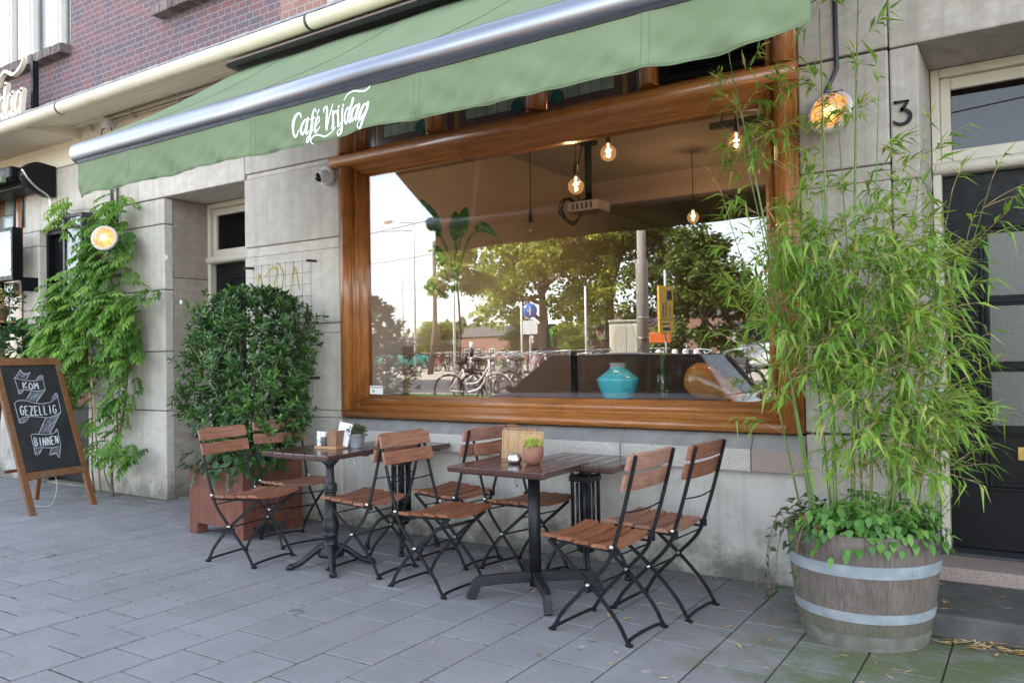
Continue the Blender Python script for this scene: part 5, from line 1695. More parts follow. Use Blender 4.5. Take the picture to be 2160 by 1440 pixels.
#    base        tip            h     r     yel  start dens
for a in ((-.25, -.02, -.62, -.12, 1.75, .0065, .9, .30, .9), (-.22, .05, -.56, .0, 2.10, .007, .8, .34, .9), (-.19, -.08, -.55, -.16, 2.42, .0105, .3, .40, .8), (-.13, .02, -.36, .08, 2.30, .0085, .4, .38, .8),
          (-.10, -.09, -.12, -.10, 2.62, .0115, .2, .36, .6), (-.04, -.02, .04, .02, 2.70, .0115, .2, .34, .6), (.0, .08, -.10, .16, 2.2, .007, .6, .34, .7),
          (.05, -.08, .14, -.10, 2.15, .0075, .6, .28, .8), (.10, .07, .30, .14, 1.95, .006, .8, .24, .9), (.12, -.06, .36, -.05, 1.75, .006, .8, .22, 1),
          (.16, .02, .42, .04, 1.65, .005, .9, .20, 1), (.05, -.14, .18, -.30, 1.45, .005, .9, .22, 1), (.21, .05, .48, .06, 1.45, .005, .9, .2, 1),
          (.20, -.02, .42, -.14, 1.15, .005, .9, .15, 1), (.10, -.15, .30, -.28, 1.10, .005, .9, .15, 1), (-.15, -.14, -.40, -.26, 1.45, .006, .8, .40, .9), (.17, .12, .58, .14, 1.72, .005, .8, .25, 1)):
    culm(*a)
# low dense tufts on the door side
for k in range(390):
    p = Vector((r_.uniform(-.30, .32), r_.uniform(-.22, .2), r_.uniform(.30, 1.45)))
    if p.x < -.02: p.z = .75 + .6 * (p.z - .3)
    if p.x < -.02: p.x -= .22 * (p.z - .6)
    spray(p, Vector((r_.uniform(-.3, 1), r_.uniform(-.8, .5), r_.uniform(.0, .9))), r_.uniform(.15, .38), r_.randint(7, 13))
lf.build('foliage', M['lf_bamboo'], BM)
cul.build('culm', M['culm'], BM)
tw.build('twig', M['cane'], BM)

GC = thing('mint_ground_cover', 'low round-leaved green ground cover spilling over the front rim of the tub', 'plant', (BX, BY, .50))
b = MB(); sb = MB()
for k in range(520):
    a = r_.uniform(rad(-135), rad(35)); q = r_.random() ** .5
    rr = .36 * q + r_.uniform(-.02, .03)
    x, y = rr * math.cos(a), rr * math.sin(a)
    if x < -.12 and y > -.2: continue
    z = .05 + .09 * (1 - q) + r_.uniform(-.03, .07) - max(0, rr - .325) * 1.6
    b.rnd = min(1, max(0, r_.gauss(.45, .22)))
    d = Vector((x * 1.5 + r_.uniform(-.3, .3), y * 1.5 + r_.uniform(-.3, .3), r_.uniform(-.55, .35) - (.45 if rr > .31 else 0))).normalized()
    b.oleaf(Vector((x, y, z)), d, Vector((x, y, 1.2)), r_.uniform(.034, .056), r_.uniform(.028, .042), .12, .3, .36, .42)
for k in range(60):
    a = r_.uniform(rad(-100), rad(60)); rr = r_.uniform(.1, .34); x, y = rr * math.cos(a), rr * math.sin(a)
    p = Vector((x, y, .05)); tip = p + Vector((x * .3 + r_.uniform(-.04, .04), y * .3 + r_.uniform(-.04, .04), r_.uniform(.08, .2)))
    sb.tube([p, p.lerp(tip, .5), tip], .0013, 4)
    for i in range(7):
        pp = p.lerp(tip, r_.uniform(.35, 1)); b.rnd = r_.uniform(.5, 1)
        b.leaf(pp, Vector((r_.uniform(-1, 1), r_.uniform(-1, 1), r_.uniform(0, 1))).normalized(), Vector((0, 0, 1)), r_.uniform(.010, .02), .007, .1, 0, .45)
b.build('foliage', M['lf_ground'], GC)
sb.build('stem', M['culm'], GC)
IV2 = thing('ivy', 'dark half-withered ivy trailing over the left rim of the tub', 'plant', (BX, BY, .50))
b = MB(); sb = MB()
for k in range(170):
    a = r_.uniform(rad(150), rad(255)); rr = r_.uniform(.18, .40); x, y = rr * math.cos(a), rr * math.sin(a)
    z = r_.uniform(.0, .13) - max(0, rr - .33) * 1.2
    b.rnd = r_.choice((.05, .2, .3, .45, .6, .95))
    b.oleaf(Vector((x, y, z)), Vector((x + r_.uniform(-.3, .3), y + r_.uniform(-.3, .3), r_.uniform(-.5, .3))).normalized(), Vector((x, y, 1)), r_.uniform(.03, .055), r_.uniform(.022, .038), .15, .25, .34, .38)
for (a, L) in ((rad(184), .52), (rad(200), .30), (rad(222), .22), (rad(240), .16)):
    x, y = .36 * math.cos(a), .36 * math.sin(a)
    pts = spline([(x * .8, y * .8, .06), (x * 1.08, y * 1.08, .06), (x * 1.25, y * 1.2, -.04 - L * .3), (x * 1.22, y * 1.2, -.04 - L)], 5)
    sb.tube(pts, .002, 5)
    for i in range(int(L * 34)):
        p = pts[r_.randrange(4, len(pts))]; b.rnd = r_.uniform(.1, .6)
        b.leaf(p, Vector((r_.uniform(-1, .4), r_.uniform(-1, .3), r_.uniform(-.9, 0))).normalized(), Vector((-1, -.4, .5)), r_.uniform(.03, .045), r_.uniform(.022, .032), .1, .2, .38)
b.build('foliage', M['lf_ivy'], IV2); sb.build('stem', M['twig'], IV2)

# ------------------------------------------------------------------ wisteria on the pillar
WI = thing('wisteria', 'wisteria climbing the stone pillar with hanging feathered leaves', 'climber', (-8.1, 4.80, 0))
r_ = random.Random(9)
b = MB(); sb = MB()
stems = [spline([(0, -.06, 0), (.06, -.10, .3), (.16, -.08, .62), (.24, -.06, 1.0), (.26, -.05, 1.5), (.10, -.08, 2.0), (-.02, -.06, 2.5), (.05, -.05, 2.95), (.02, -.06, 3.25)], 6),
         spline([(-.03, -.05, 0), (.02, -.07, .4), (.10, -.06, .75), (-.05, -.07, 1.2), (-.35, -.08, 1.6), (-.25, -.07, 2.1), (-.1, -.06, 2.7)], 6),
         spline([(.0, -.05, 0), (-.1, -.09, .25), (.0, -.1, .5), (.18, -.06, .8)], 6),
         spline([(-.36, -.05, 0), (-.35, -.08, .3), (-.30, -.1, .9), (-.42, -.09, 1.5)], 6),
         spline([(-.05, -.08, 2.2), (.3, -.1, 2.05), (.62, -.12, 2.08)], 6),
         spline([(.0, -.06, 2.9), (-.3, -.12, 3.0), (-.62, -.14, 3.02), (-.8, -.12, 3.1)], 6)]
for s_, r0 in zip(stems, (.016, .013, .007, .011, .005, .005)):
    n = len(s_); sb.tube([tuple(p) for p in s_], [r0 * lerp(1, .3, i / (n - 1)) for i in range(n)], 7)


def pinnate(p, d, L, base):
    dd = d.normalized(); q = [p]
    for k in range(6):
        dd = (dd + Vector((0, -.02, -.13))).normalized(); q.append(q[-1] + dd * L / 6)
    sb.tube(q, .0013, 4)
    for k in range(1, 7):
        ax = (q[k] - q[k - 1]).normalized()
        sd = ax.cross(Vector((0, 0, 1)))
        if sd.length < .1: sd = Vector((1, 0, 0))
        sd.normalize()
        for sg in ((1, -1) if k < 6 else (1, -1, 0)):
            b.rnd = min(1, max(0, base + r_.uniform(-.1, .1)))
            dl = (sd * sg * .9 + ax * (.65 if sg else 1) + Vector((r_.uniform(-.15, .15), r_.uniform(-.15, .15), -.30))).normalized()
            b.oleaf(q[k], dl, Vector((r_.uniform(-.3, .3), -.4, 1)), L * r_.uniform(.28, .38), L * r_.uniform(.115, .15), .15, .25, .35, .42)


def cluster(cx, cz, rx, rz, n, yf=.14, hi=0):
    for i in range(n):
        a = r_.uniform(0, 2 * PI); q = r_.random() ** .5
        x, z = cx + rx * q * math.cos(a), cz + rz * q * math.sin(a)
        dep = r_.uniform(.03, yf) * (1.25 - .5 * q)
        p = Vector((x, -dep, z))
        d = Vector((r_.gauss(-.15, .55) + .4 * math.cos(a), -r_.uniform(.25, .95), r_.uniform(-.45, .45)))
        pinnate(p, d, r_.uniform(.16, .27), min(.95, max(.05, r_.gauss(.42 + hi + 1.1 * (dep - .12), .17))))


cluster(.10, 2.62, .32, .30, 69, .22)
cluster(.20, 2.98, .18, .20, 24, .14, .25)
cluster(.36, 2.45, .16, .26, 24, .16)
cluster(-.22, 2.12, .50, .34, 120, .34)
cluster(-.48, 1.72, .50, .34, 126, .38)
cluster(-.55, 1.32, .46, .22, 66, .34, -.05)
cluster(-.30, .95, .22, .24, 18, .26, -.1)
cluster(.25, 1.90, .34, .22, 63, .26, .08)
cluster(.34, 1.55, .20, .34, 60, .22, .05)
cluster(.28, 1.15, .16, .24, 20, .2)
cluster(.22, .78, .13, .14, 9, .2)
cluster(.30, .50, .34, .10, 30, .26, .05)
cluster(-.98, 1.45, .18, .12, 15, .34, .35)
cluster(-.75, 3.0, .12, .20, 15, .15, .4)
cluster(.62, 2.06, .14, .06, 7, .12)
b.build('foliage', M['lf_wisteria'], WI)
sb.build('stem', M['twig'], WI)
CN = thing('support_cane', 'thin bamboo cane propping the wisteria', 'cane', (-8.30, 4.72, 0))
b = MB(); b.tube([(-.02, .02, 0), (.10, -.16, 1.45)], .009, 8); b.build('cane', M['cane'], CN)
JA = thing('jasmine', 'thin jasmine sprig with small white flowers in the door recess', 'plant', (-6.6, 4.74, 0))
b = MB(); sb = MB(); fb_ = MB()
sb.tube(spline([(-.85, .0, 2.03), (-.5, -.02, 2.05), (-.25, -.06, 1.92), (-.05, -.1, 1.85), (.12, -.15, 1.78), (.25, -.2, 1.6)], 5), .003, 5)
sb.tube(spline([(-.25, -.06, 1.92), (-.33, -.06, 2.15), (-.42, -.05, 2.4)], 4), .0018, 5)
for i in range(14):
    p = Vector((r_.uniform(-.10, .22), r_.uniform(-.16, -.06), r_.uniform(1.80, 1.93)))
    d0 = Vector((r_.uniform(-1, 1), -.3, r_.uniform(-.4, .3)))
    for k in range(5):
        b.rnd = r_.uniform(.1, .5); b.leaf(p + d0 * .012 * k, d0.cross(Vector((0, 1, .3))).normalized() * (1 if k % 2 else -1) + d0 * .4, Vector((0, -.3, 1)), .035, .012, .1, .1, .4)
for (x, z) in ((-.42, 2.38), (-.20, 1.94)):
    for k in range(5):
        a = k * 2 * PI / 5; fb_.rnd = .6
        fb_.leaf(Vector((x, -.07, z)), Vector((math.cos(a), -.4, math.sin(a))).normalized(), Vector((0, -1, 0)), .028, .018, .0, .1, .55)
b.build('foliage', M['lf_wisteria'], JA); sb.build('stem', M['twig'], JA); fb_.build('flower', M['petal'], JA)

# ------------------------------------------------------------------ chalk sandwich board
AB = thing('sandwich_board', 'wooden sandwich board with white chalk ribbons on its black panel', 'sandwich board')
PA, PB = Vector((-7.705, 3.735, 0)), Vector((-7.772, 4.395, 0))
TA, TB = Vector((-8.29, 3.745, 1.432)), Vector((-8.235, 4.385, 1.425))
TB = PB + (TA - PA) + Vector((0, 0, -.004))
ux = (PB - PA).normalized(); uy = (TA - PA).normalized(); un = ux.cross(uy).normalized(); uy = un.cross(ux)
LH = (TA - PA).length; LW = (PB - PA).length
Mb = Matrix(((ux.x, uy.x, un.x, PA.x), (ux.y, uy.y, un.y, PA.y), (ux.z, uy.z, un.z, PA.z), (0, 0, 0, 1)))
for x0 in (0, LW - .058):
    b = MB(); b.M = Mb; b.box(x0, x0 + .058, 0, LH, -.036, 0); b.build('leg', M['board_wood'], AB, bevel=.004)
b = MB(); b.M = Mb; b.box(-.004, LW + .004, LH - .072, LH + .004, -.037, .003); b.build('rail', M['board_wood'], AB, bevel=.004)
b = MB(); b.M = Mb; b.box(.0585, LW - .0585, .335, .405, -.033, -.002); b.build('rail', M['board_wood'], AB, bevel=.004)
b = MB(); b.M = Mb; b.box(.058, LW - .058, .40, LH - .071, -.024, -.010); b.build('panel', M['chalkboard'], AB)
ub = Vector((-uy.x, -uy.y, 0)).normalized()
for x0 in (.07, LW - .11):
    b = MB(); P0 = PA + ux * x0; top = P0 + (TA - PA) * .985 - un * .05; bot = P0 + Vector((-.84, -.06, 0))
    b.bar([bot, top], .04, .03, ux); b.build('back_leg', M['board_wood'], AB, bevel=.003)
b = MB()
for zq in (.22,):
    P0 = PA + ux * .09 + Vector((-.84, -.06, 0)) + Vector((.25, .02, zq * 1.6)); b.bar([P0, P0 + ux * (LW - .16)], .03, .02, (0, 0, 1))
b.build('back_rail', M['board_wood'], AB)
b = MB(); p0 = Mb @ Vector((LW * .5, .34, -.02)); b.tube(spline([tuple(p0), (p0.x + .02, p0.y, .18), (p0.x - .05, p0.y - .03, .03), (p0.x - .3, p0.y - .1, .02)], 6), .003, 5); b.build('chain', M['zinc'], AB)
pw0, pw1, ph0, ph1 = .058, LW - .058, .405, LH - .072


def chk(cx, cy, t=0):
    px_, py_ = 30 + cx / 6.0, 760 + cy / 6.0
    k = (py_ - 769) / 232.0
    left = 19 + 44 * k; wdt = 124 + 3 * k
    return Mb @ Vector((lerp(pw0, pw1, (px_ - left) / wdt), lerp(ph1, ph0, k), -.0094 + t))


b = MB()


def ln(pts, wd=5.5): stroke(b, pts, [wd * .8, wd, wd * .8], lambda x, y, t: chk(x, y, .0006), 0, 5)


for pts in ([(115, 215), (180, 235), (260, 255), (340, 264), (400, 263), (455, 253), (495, 240)], [(495, 240), (507, 315), (520, 390)], [(520, 390), (460, 402), (400, 405), (330, 396), (260, 380), (205, 378), (160, 385)], [(160, 385), (138, 300), (115, 215)],
            [(405, 258), (420, 230), (450, 203), (480, 194), (498, 205), (495, 238)], [(160, 385), (158, 410), (170, 428), (200, 420), (228, 384)], [(130, 208), (165, 160), (200, 112), (216, 146), (242, 165), (285, 168), (325, 150), (300, 196), (277, 243)],
            [(330, 408), (292, 460), (255, 515)], [(515, 397), (452, 476), (390, 555)],
            [(100, 550), (130, 528), (175, 518), (260, 527), (330, 550), (400, 570), (460, 578), (520, 575), (575, 566), (625, 543), (660, 515), (685, 490)], [(685, 490), (702, 595), (720, 700)], [(720, 700), (675, 735), (620, 755), (520, 767), (400, 746), (335, 738), (280, 735), (210, 742), (145, 765)], [(145, 765), (122, 657), (100, 550)],
            [(600, 548), (618, 500), (645, 460), (672, 448), (688, 470), (686, 492)], [(145, 765), (146, 792), (160, 807), (190, 808), (225, 798), (255, 772), (278, 738)], [(502, 770), (448, 870), (396, 968)], [(716, 706), (630, 846), (546, 983)],
            [(290, 975), (340, 968), (450, 982), (510, 988), (560, 986), (610, 973), (655, 950)], [(655, 950), (672, 1045), (690, 1140)], [(690, 1140), (645, 1158), (600, 1165), (500, 1160), (420, 1147), (370, 1146), (325, 1155)], [(325, 1155), (307, 1065), (290, 975)],
            [(625, 962), (634, 938), (648, 928), (657, 950)], [(325, 1155), (328, 1200), (340, 1232), (365, 1232), (392, 1216), (415, 1186), (436, 1148)], [(556, 1164), (540, 1210), (526, 1255), (570, 1248), (610, 1240), (635, 1272), (656, 1300), (672, 1225), (687, 1150)]):
    ln(pts)
LT = {'K': [[(0, 0), (0, 1)], [(.9, 0), (.1, .52), (.95, 1)]], 'O': [[(.5, 0), (.08, .3), (.1, .75), (.5, 1), (.92, .7), (.9, .28), (.5, 0)]], 'M': [[(0, 1), (.12, 0), (.5, .6), (.88, 0), (1, 1)]],
      'G': [[(.9, .15), (.5, 0), (.1, .3), (.1, .75), (.5, 1), (.9, .8), (.9, .52), (.55, .52)]], 'E': [[(.9, 0), (.05, 0), (.05, 1), (.9, 1)], [(.05, .5), (.7, .5)]], 'Z': [[(.05, 0), (.92, 0), (.05, 1), (.95, 1)]],
      'L': [[(.1, 0), (.1, 1), (.85, 1)]], 'I': [[(.5, 0), (.5, 1)]], 'B': [[(.08, 0), (.08, 1), (.6, .98), (.88, .74), (.55, .5), (.1, .48), (.55, .46), (.8, .22), (.5, .02), (.08, 0)]], 'N': [[(.05, 1), (.08, 0), (.9, 1), (.93, 0)]]}


def chalk_word(s, x0, y0, x1, y1, h, wl):
    n = len(s)
    for i, ch in enumerate(s):
        t = i / n; bx, by = lerp(x0, x1, t), lerp(y0, y1, t) + (8 * math.sin(t * 5))
        for off in (0, 9):
            for st_ in LT[ch]:
                sh = .10 * h
                pts = [(bx + off + q[0] * wl + sh * (q[1] - .5) * .9, by + off * .5 + q[1] * h) for q in st_]
                P2 = []
                curved = ch in 'OG' or (ch == 'B' and len(st_) > 4)
                if curved: ln(pts, 7)
                else:
                    for u_ in range(len(pts) - 1): ln([pts[u_], ((pts[u_][0] + pts[u_ + 1][0]) / 2, (pts[u_][1] + pts[u_ + 1][1]) / 2), pts[u_ + 1]], 7)


chalk_word('KOM', 222, 276, 440, 300, 84, 54)
chalk_word('GEZELLIG', 166, 588, 668, 612, 118, 44)
chalk_word('BINNEN', 328, 1012, 668, 1022, 104, 40)
b.build('chalk_lettering', M['chalk'], AB)
b = MB()
rh = random.Random(4)


def hatch(quad, n):
    (p0, p1, p2, p3) = quad   # p0-p1 one end, p3-p2 the other
    for i in range(n):
        t = (i + .5) / n
        if rh.random() < .12: continue
        a = (lerp(p0[0], p1[0], t), lerp(p0[1], p1[1], t)); c = (lerp(p3[0], p2[0], t), lerp(p3[1], p2[1], t))
        e0, e1 = rh.uniform(0, .06), rh.uniform(.92, 1)
        a2 = (lerp(a[0], c[0], e0), lerp(a[1], c[1], e0)); c2 = (lerp(a[0], c[0], e1), lerp(a[1], c[1], e1))
        m_ = ((a2[0] + c2[0]) / 2 + rh.uniform(-2, 2), (a2[1] + c2[1]) / 2)
        stroke(b, [a2, m_, c2], [2.5, 5, 3], lambda x, y, t_: chk(x, y, .0003), 0, 3)


hatch(((330, 412), (512, 402), (392, 550), (260, 512)), 24)
hatch(((502, 775), (712, 712), (548, 980), (400, 966)), 28)
hatch(((132, 212), (272, 240), (310, 162), (200, 120)), 16)
hatch(((556, 1168), (684, 1156), (655, 1280), (530, 1248)), 18)
hatch(((406, 256), (494, 236), (492, 204), (450, 206)), 11)
hatch(((600, 546), (686, 492), (682, 458), (650, 462)), 11)
hatch(((150, 765), (272, 742), (225, 795), (158, 800)), 13)
hatch(((162, 388), (224, 386), (200, 418), (170, 424)), 8)
hatch(((326, 1160), (432, 1150), (388, 1214), (340, 1226)), 12)
b.build('chalk_shading', M['chalk_soft'], AB)

# ------------------------------------------------------------------ things along the left of the picture
MF = thing('notice_board', 'brown framed menu sheet on the pillar behind the wisteria', 'notice', (-8.12, 4.843, 1.68))
b = MB()
for q in ((-.28, .28, -.345, -.315), (-.28, .28, .315, .345), (-.28, -.25, -.3149, .3149), (.25, .28, -.3149, .3149)): b.box(q[0], q[1], -.03, 0, q[2], q[3])
b.build('frame', M['oak_light'], MF, bevel=.003)
b = MB(); b.box(-.25, .25, -.008, -.001, -.315, .315); b.build('sheet', M['paper'], MF)
M['grey_print'] = mat('grey_print', (.38, .40, .42), rough=.8, bmp=0)
M['teal_print'] = mat('teal_print', (.12, .30, .30), rough=.8, bmp=0)
b = MB()
for q in ((-.19, -.18, -.20, .25), (.18, .19, -.25, .25), (-.19, .18, .24, .25), (-.15, .19, -.25, -.24), (-.19, -.15, -.215, -.205), (-.155, -.145, -.25, -.21)): b.box(q[0], q[1], -.0105, -.0085, q[2], q[3])
b.build('border_print', M['teal_print'], MF)
b = MB(); b.box(-.248, .248, -.024, -.021, -.314, .314); b.build('pane', M['glass'], MF)
DC = thing('display_case', 'tall blue-black glazed display case on the pillar beside the dark door', 'display case', (-8.66, 4.70, 2.58))
b = MB()
for q in ((-.19, -.155, -.40, .40), (.155, .19, -.40, .40)): b.box(q[0], q[1], -.06, .14, q[2], q[3])
for q in ((-.40, -.365), (.365, .40), (.25, .27)): b.box(-.1549, .1549, -.06, .14, q[0], q[1])
b.build('frame', M['case_blue'] if 'case_blue' in M else M['grey_metal'], DC, bevel=.003)
b = MB(); b.box(-.155, .155, -.045, -.040, -.365, .25); b.box(-.155, .155, -.045, -.040, .271, .364); b.build('pane', M['glass'], DC)
b = MB(); b.box(-.155, .155, .125, .139, -.365, .365); b.build('back', M['black_door'], DC)
LB = thing('lantern_sign', 'dark framed white light box hung above the flower pots', 'light box', (-10.12, 4.60, 2.64))
b = MB()
for q in ((-.62, .36, .26, .30), (-.62, .36, -.30, -.25)): b.box(q[0], q[1], -.05, .06, q[2], q[3])
for q in ((-.62, -.58), (.32, .36)): b.box(q[0], q[1], -.05, .06, -.2499, .2599)
b.box(-.5799, .3199, -.048, -.043, .18, .20); b.box(-.5799, .3199, -.048, -.043, -.20, -.175)
b.build('frame', M['black_door'], LB, bevel=.004)
for xa in (.30, -.5):
    b = MB(); b.box(xa, xa + .03, .0605, .245, -.42, -.26); b.build('bracket', M['black_metal'], LB)
b = MB(); b.box(-.58, .32, -.03, .05, -.172, .178); b.build('white_panel', M['plastic_white'], LB)
b = MB(); b.box(-.58, .32, -.052, -.049, -.25, .26); b.build('pane', M['glass'], LB)


def flowerpot(label, x, y, z, r, h, plant, pl_label, cols, n, R, L, W, dz=.02, sc=(1, 1, .8), seed=3):
    t = thing('flower_pot', label, 'plant pot', (x, y, z))
    b = MB(); b.lathe([(.001, 0), (r * .7, 0), (r * .95, h * .78), (r, h * .78), (r * 1.02, h), (r * .88, h), (r * .85, h * .85), (.001, h * .85)], 24); b.build('pot', M['terracotta'], t)
    t2 = thing(plant, pl_label, 'plant', (x, y, z + h * .85))
    leafball('foliage', t2, M[cols], (0, -.02, dz + R * .4), R, n, L, W, .3, sc, .3, seed)
    b = MB(); b.tube([(0, 0, -.01), (.01, -.01, R * .4)], .006, 6); b.build('stem', M['twig'], t2)


SHF = thing('plant_shelf', 'narrow wall shelf that carries the flower pots at the left edge', 'shelf', (-10.35, 4.62, 0))
b = MB(); b.box(-.6, .32, -.14, .22, 1.86, 1.885); b.build('board', M['oak_light'], SHF)
for x in (-.45, .2):
    b = MB(); b.box(x, x + .02, -.1, .22, 1.76, 1.859); b.build('bracket', M['black_metal'], SHF)
flowerpot('terracotta pot on the wall shelf at the left edge', -10.22, 4.60, 1.886, .125, .17, 'dried_flowers', 'tan dried flower heads in the terracotta pot on the shelf', 'dry', 260, .20, .045, .02, .02, (1, .8, .7), 31)
leaf2 = thing('bushy_plant', 'grey green bushy plant hanging below the wall shelf', 'plant', (-10.28, 4.50, 1.5))
M['lf_grey'] = leafmat('grey_green_leaf', [(.07, .11, .045), (.13, .18, .075), (.20, .26, .11), (.15, .06, .07)], .6, .25)
leafball('foliage', leaf2, M['lf_grey'], (0, 0, 0), .36, 1500, .042, .026, .35, (.95, .6, 1.25), .1, 33, 0, .85)
b = MB(); b.tube(spline([(0, .2, .30), (0, .05, .34), (0, 0, .1)]), .007, 6); b.build('stem', M['twig'], leaf2)
lf3 = thing('rosette_plant', 'purple rosette plant low in the bushy hanging greens', 'plant', (-10.12, 4.30, 1.28))
M['lf_purple'] = leafmat('purple_leaf', [(.10, .035, .045), (.18, .07, .08), (.26, .12, .12)], .5, .2)
leafball('foliage', lf3, M['lf_purple'], (0, 0, 0), .09, 90, .05, .03, .2, (1, 1, .7), .4, 34)
lf4 = thing('broad_leaf_plant', 'dark broad-leaved plant beside the slim stone pier', 'plant', (-9.86, 4.62, 1.62))
leafball('foliage', lf4, M['lf_ivy'], (0, 0, 0), .20, 80, .13, .09, .3, (1, .7, 1.25), .0, 35, 0, .5)
b = MB(); b.tube([(0, .1, -.3), (0, 0, .1)], .008, 6); b.build('stem', M['twig'], lf4)
lf5 = thing('upper_shrub', 'loose dark shrub spilling over the shelf behind the dried flowers', 'plant', (-10.12, 4.68, 2.12))
leafball('foliage', lf5, M['lf_ivy'], (0, 0, 0), .22, 220, .055, .03, .3, (1.1, .6, .9), .2, 36, 0, .8)
b = MB(); b.tube([(0, .0, -.25), (0, 0, .1)], .007, 6); b.build('stem', M['twig'], lf5)

# ------------------------------------------------------------------ pavement studs and litter
M['stud'] = mat('dull_stud', (.13, .135, .14), (.20, .205, .21), 30, rough=.55, bmp=.1)
for l, x, y in (('flat round metal stud in the paving in front of the tables', -3.447, 3.044), ('flat round metal stud in the paving toward the sandwich board', -5.999, 3.031)):
    t = thing('pavement_stud', l, 'stud', (x, y, 0))
    b = MB(); b.lathe([(.001, 0), (.042, 0), (.045, .003), (.040, .006), (.001, .007)], 28); b.build('disc', M['stud'], t)
r_ = random.Random(77)
b = MB()


def litter(x, y, L, z=.003):
    a = r_.uniform(0, 2 * PI); d = Vector((math.cos(a), math.sin(a), r_.uniform(.0, .12))).normalized()
    b.rnd = r_.random(); b.leaf(Vector((x, y, z)), d, Vector((0, 0, 1)), L, L * r_.uniform(.12, .28), r_.uniform(-.3, .1), -r_.uniform(0, .1), .4)


for i in range(150): litter(r_.uniform(-3.2, -.9), 4.86 - r_.random() ** 1.6 * .9, r_.uniform(.03, .075))
for i in range(60): litter(r_.uniform(-2.2, -.3), r_.uniform(3.2, 4.3), r_.uniform(.03, .07))
for i in range(45): litter(r_.uniform(-5.2, -3.0), r_.uniform(4.0, 4.8), r_.uniform(.025, .06))
for i in range(26): litter(r_.uniform(-8.2, -2), r_.uniform(2.0, 4.5), r_.uniform(.02, .045))
for i in range(150):
    x = r_.uniform(-.42, .5); litter(x, 4.335 - abs(r_.gauss(0, .035)) - .02 * (x + .4), r_.uniform(.04, .10), r_.uniform(.002, .02))
for i in range(16): litter(r_.uniform(-.5, .5), r_.uniform(4.4, 4.95), r_.uniform(.03, .08), .121)
tag(b.build('leaf_litter', M['dry']), 'dry bamboo leaves scattered on the paving and doorstep', 'fallen leaves', None, 'stuff')
b = MB()
for i in range(900):
    # moss tufts sitting in the joints
    k = r_.randint(0, 13); x = -1.315 - .31 * r_.randint(-3, 14)
    if r_.random() < .55:
        row = r_.randint(-3, 13); x = -1.315 - .31 * row - r_.uniform(.0, .31); ph = 3.488 if row % 2 == 1 else 3.6455
        y = ph + .315 * r_.randint(-9, 3)
    else: y = r_.uniform(1.2, 4.7)
    if y > 4.8 or r_.random() < .35 * (x < -3): continue
    for q in range(3):
        b.rnd = r_.random(); b.leaf(Vector((x + r_.uniform(-.008, .008), y + r_.uniform(-.004, .004), -.006)), Vector((r_.uniform(-1, 1), r_.uniform(-1, 1), 1.0)).normalized(), Vector((1, 0, 0)), r_.uniform(.006, .012), .006, 0, 0, .4)
M['moss'] = leafmat('moss', [(.06, .09, .02), (.10, .14, .03), (.16, .17, .05)], .9, .1)
tag(b.build('moss', M['moss']), 'thin moss growing in the joints of the paving', 'moss', None, 'stuff')
# ------------------------------------------------------------------ inside the cafe
M['bulb_warm'] = emit('warm_filament', (1, .62, .28), 14)
M['bulb_off'] = mat('bulb_stem', (.35, .33, .30), rough=.3, bmp=0)


def pendant(label, x, y, z, on=True, power=2.2):
    t = thing('pendant_bulb', label, 'pendant lamp', (x, y, z), 0, 'bare bulbs hanging inside the cafe')
    b = MB(); b.tube([(0, 0, .17), (.004, 0, .4), (0, 0, 3.499 - z)], .0045, 6); b.build('cord', M['black_metal'], t)
    b = MB(); b.lathe([(.001, .06), (.016, .06), (.019, .075), (.019, .135), (.012, .17), (.001, .171)], 14); b.build('socket', M['black_metal'], t)
    b = MB(); b.lathe([(.014, .062), (.022, .05)] + [(.062 * math.sin(a), -.012 + .062 * math.cos(a)) for a in [rad(q) for q in range(22, 180, 12)]] + [(.001, -.074)], 20, cap=False); b.build('globe', M['glass_bulb_lit'] if on else M['glass_bulb'], t)
    b = MB()
    b.tube([(.018 * math.cos(q * .9), .018 * math.sin(q * .9), .006 + .006 * math.sin(q * 2.6)) for q in range(8)], .0035, 6)
    b.tube([(0, 0, .06), (0, 0, .0)], .003, 6)
    b.build('filament', M['bulb_warm'] if on else M['bulb_off'], t)
    if on:
        l = D.lights.new('bulb_light', 'POINT'); l.energy = power; l.color = (1, .60, .30); l.shadow_soft_size = .02
        o = D.objects.new('bulb_light', l); COL.objects.link(o); o.parent = t; o.location = (0, 0, .01)


pendant('lit globe bulb hanging alone, highest left of the projector', -2.752, 5.579, 2.93)
pendant('lit globe bulb on a twisted cord just left of the projector mount', -2.965, 5.445, 2.68)
pendant('unlit clear globe bulb, leftmost and lowest inside the window', -3.788, 6.104, 2.50, False)
pendant('lit globe bulb behind the bamboo tops, left of the two', -1.837, 5.822, 2.915)
pendant('lit globe bulb behind the bamboo, next to the right window jamb', -1.61, 5.972, 2.835)
pendant('small lit globe bulb far back in the room', -3.044, 8.142, 2.81)
t = thing('projector', 'pale ceiling projector with dangling black cables inside the cafe', 'projector', (-3.72, 7.09, 2.83))
b = MB(); b.box(-.17, .17, -.13, .13, -.05, .05); b.build('body', M['plaster'], t, bevel=.012)
b = MB()
for i in range(5): b.box(-.12 + i * .05, -.10 + i * .05, -.1325, -.1302, -.03, .03)
b.build('vent', M['black_metal'], t)
b = MB(); b.tube([(0, 0, .05), (0, 0, .62)], .035, 12); b.box(-.07, .07, -.07, .07, .62, .669); b.box(-.05, .05, -.05, .05, .0505, .08); b.build('mount', M['black_metal'], t)
b = MB(); rr_ = random.Random(2)
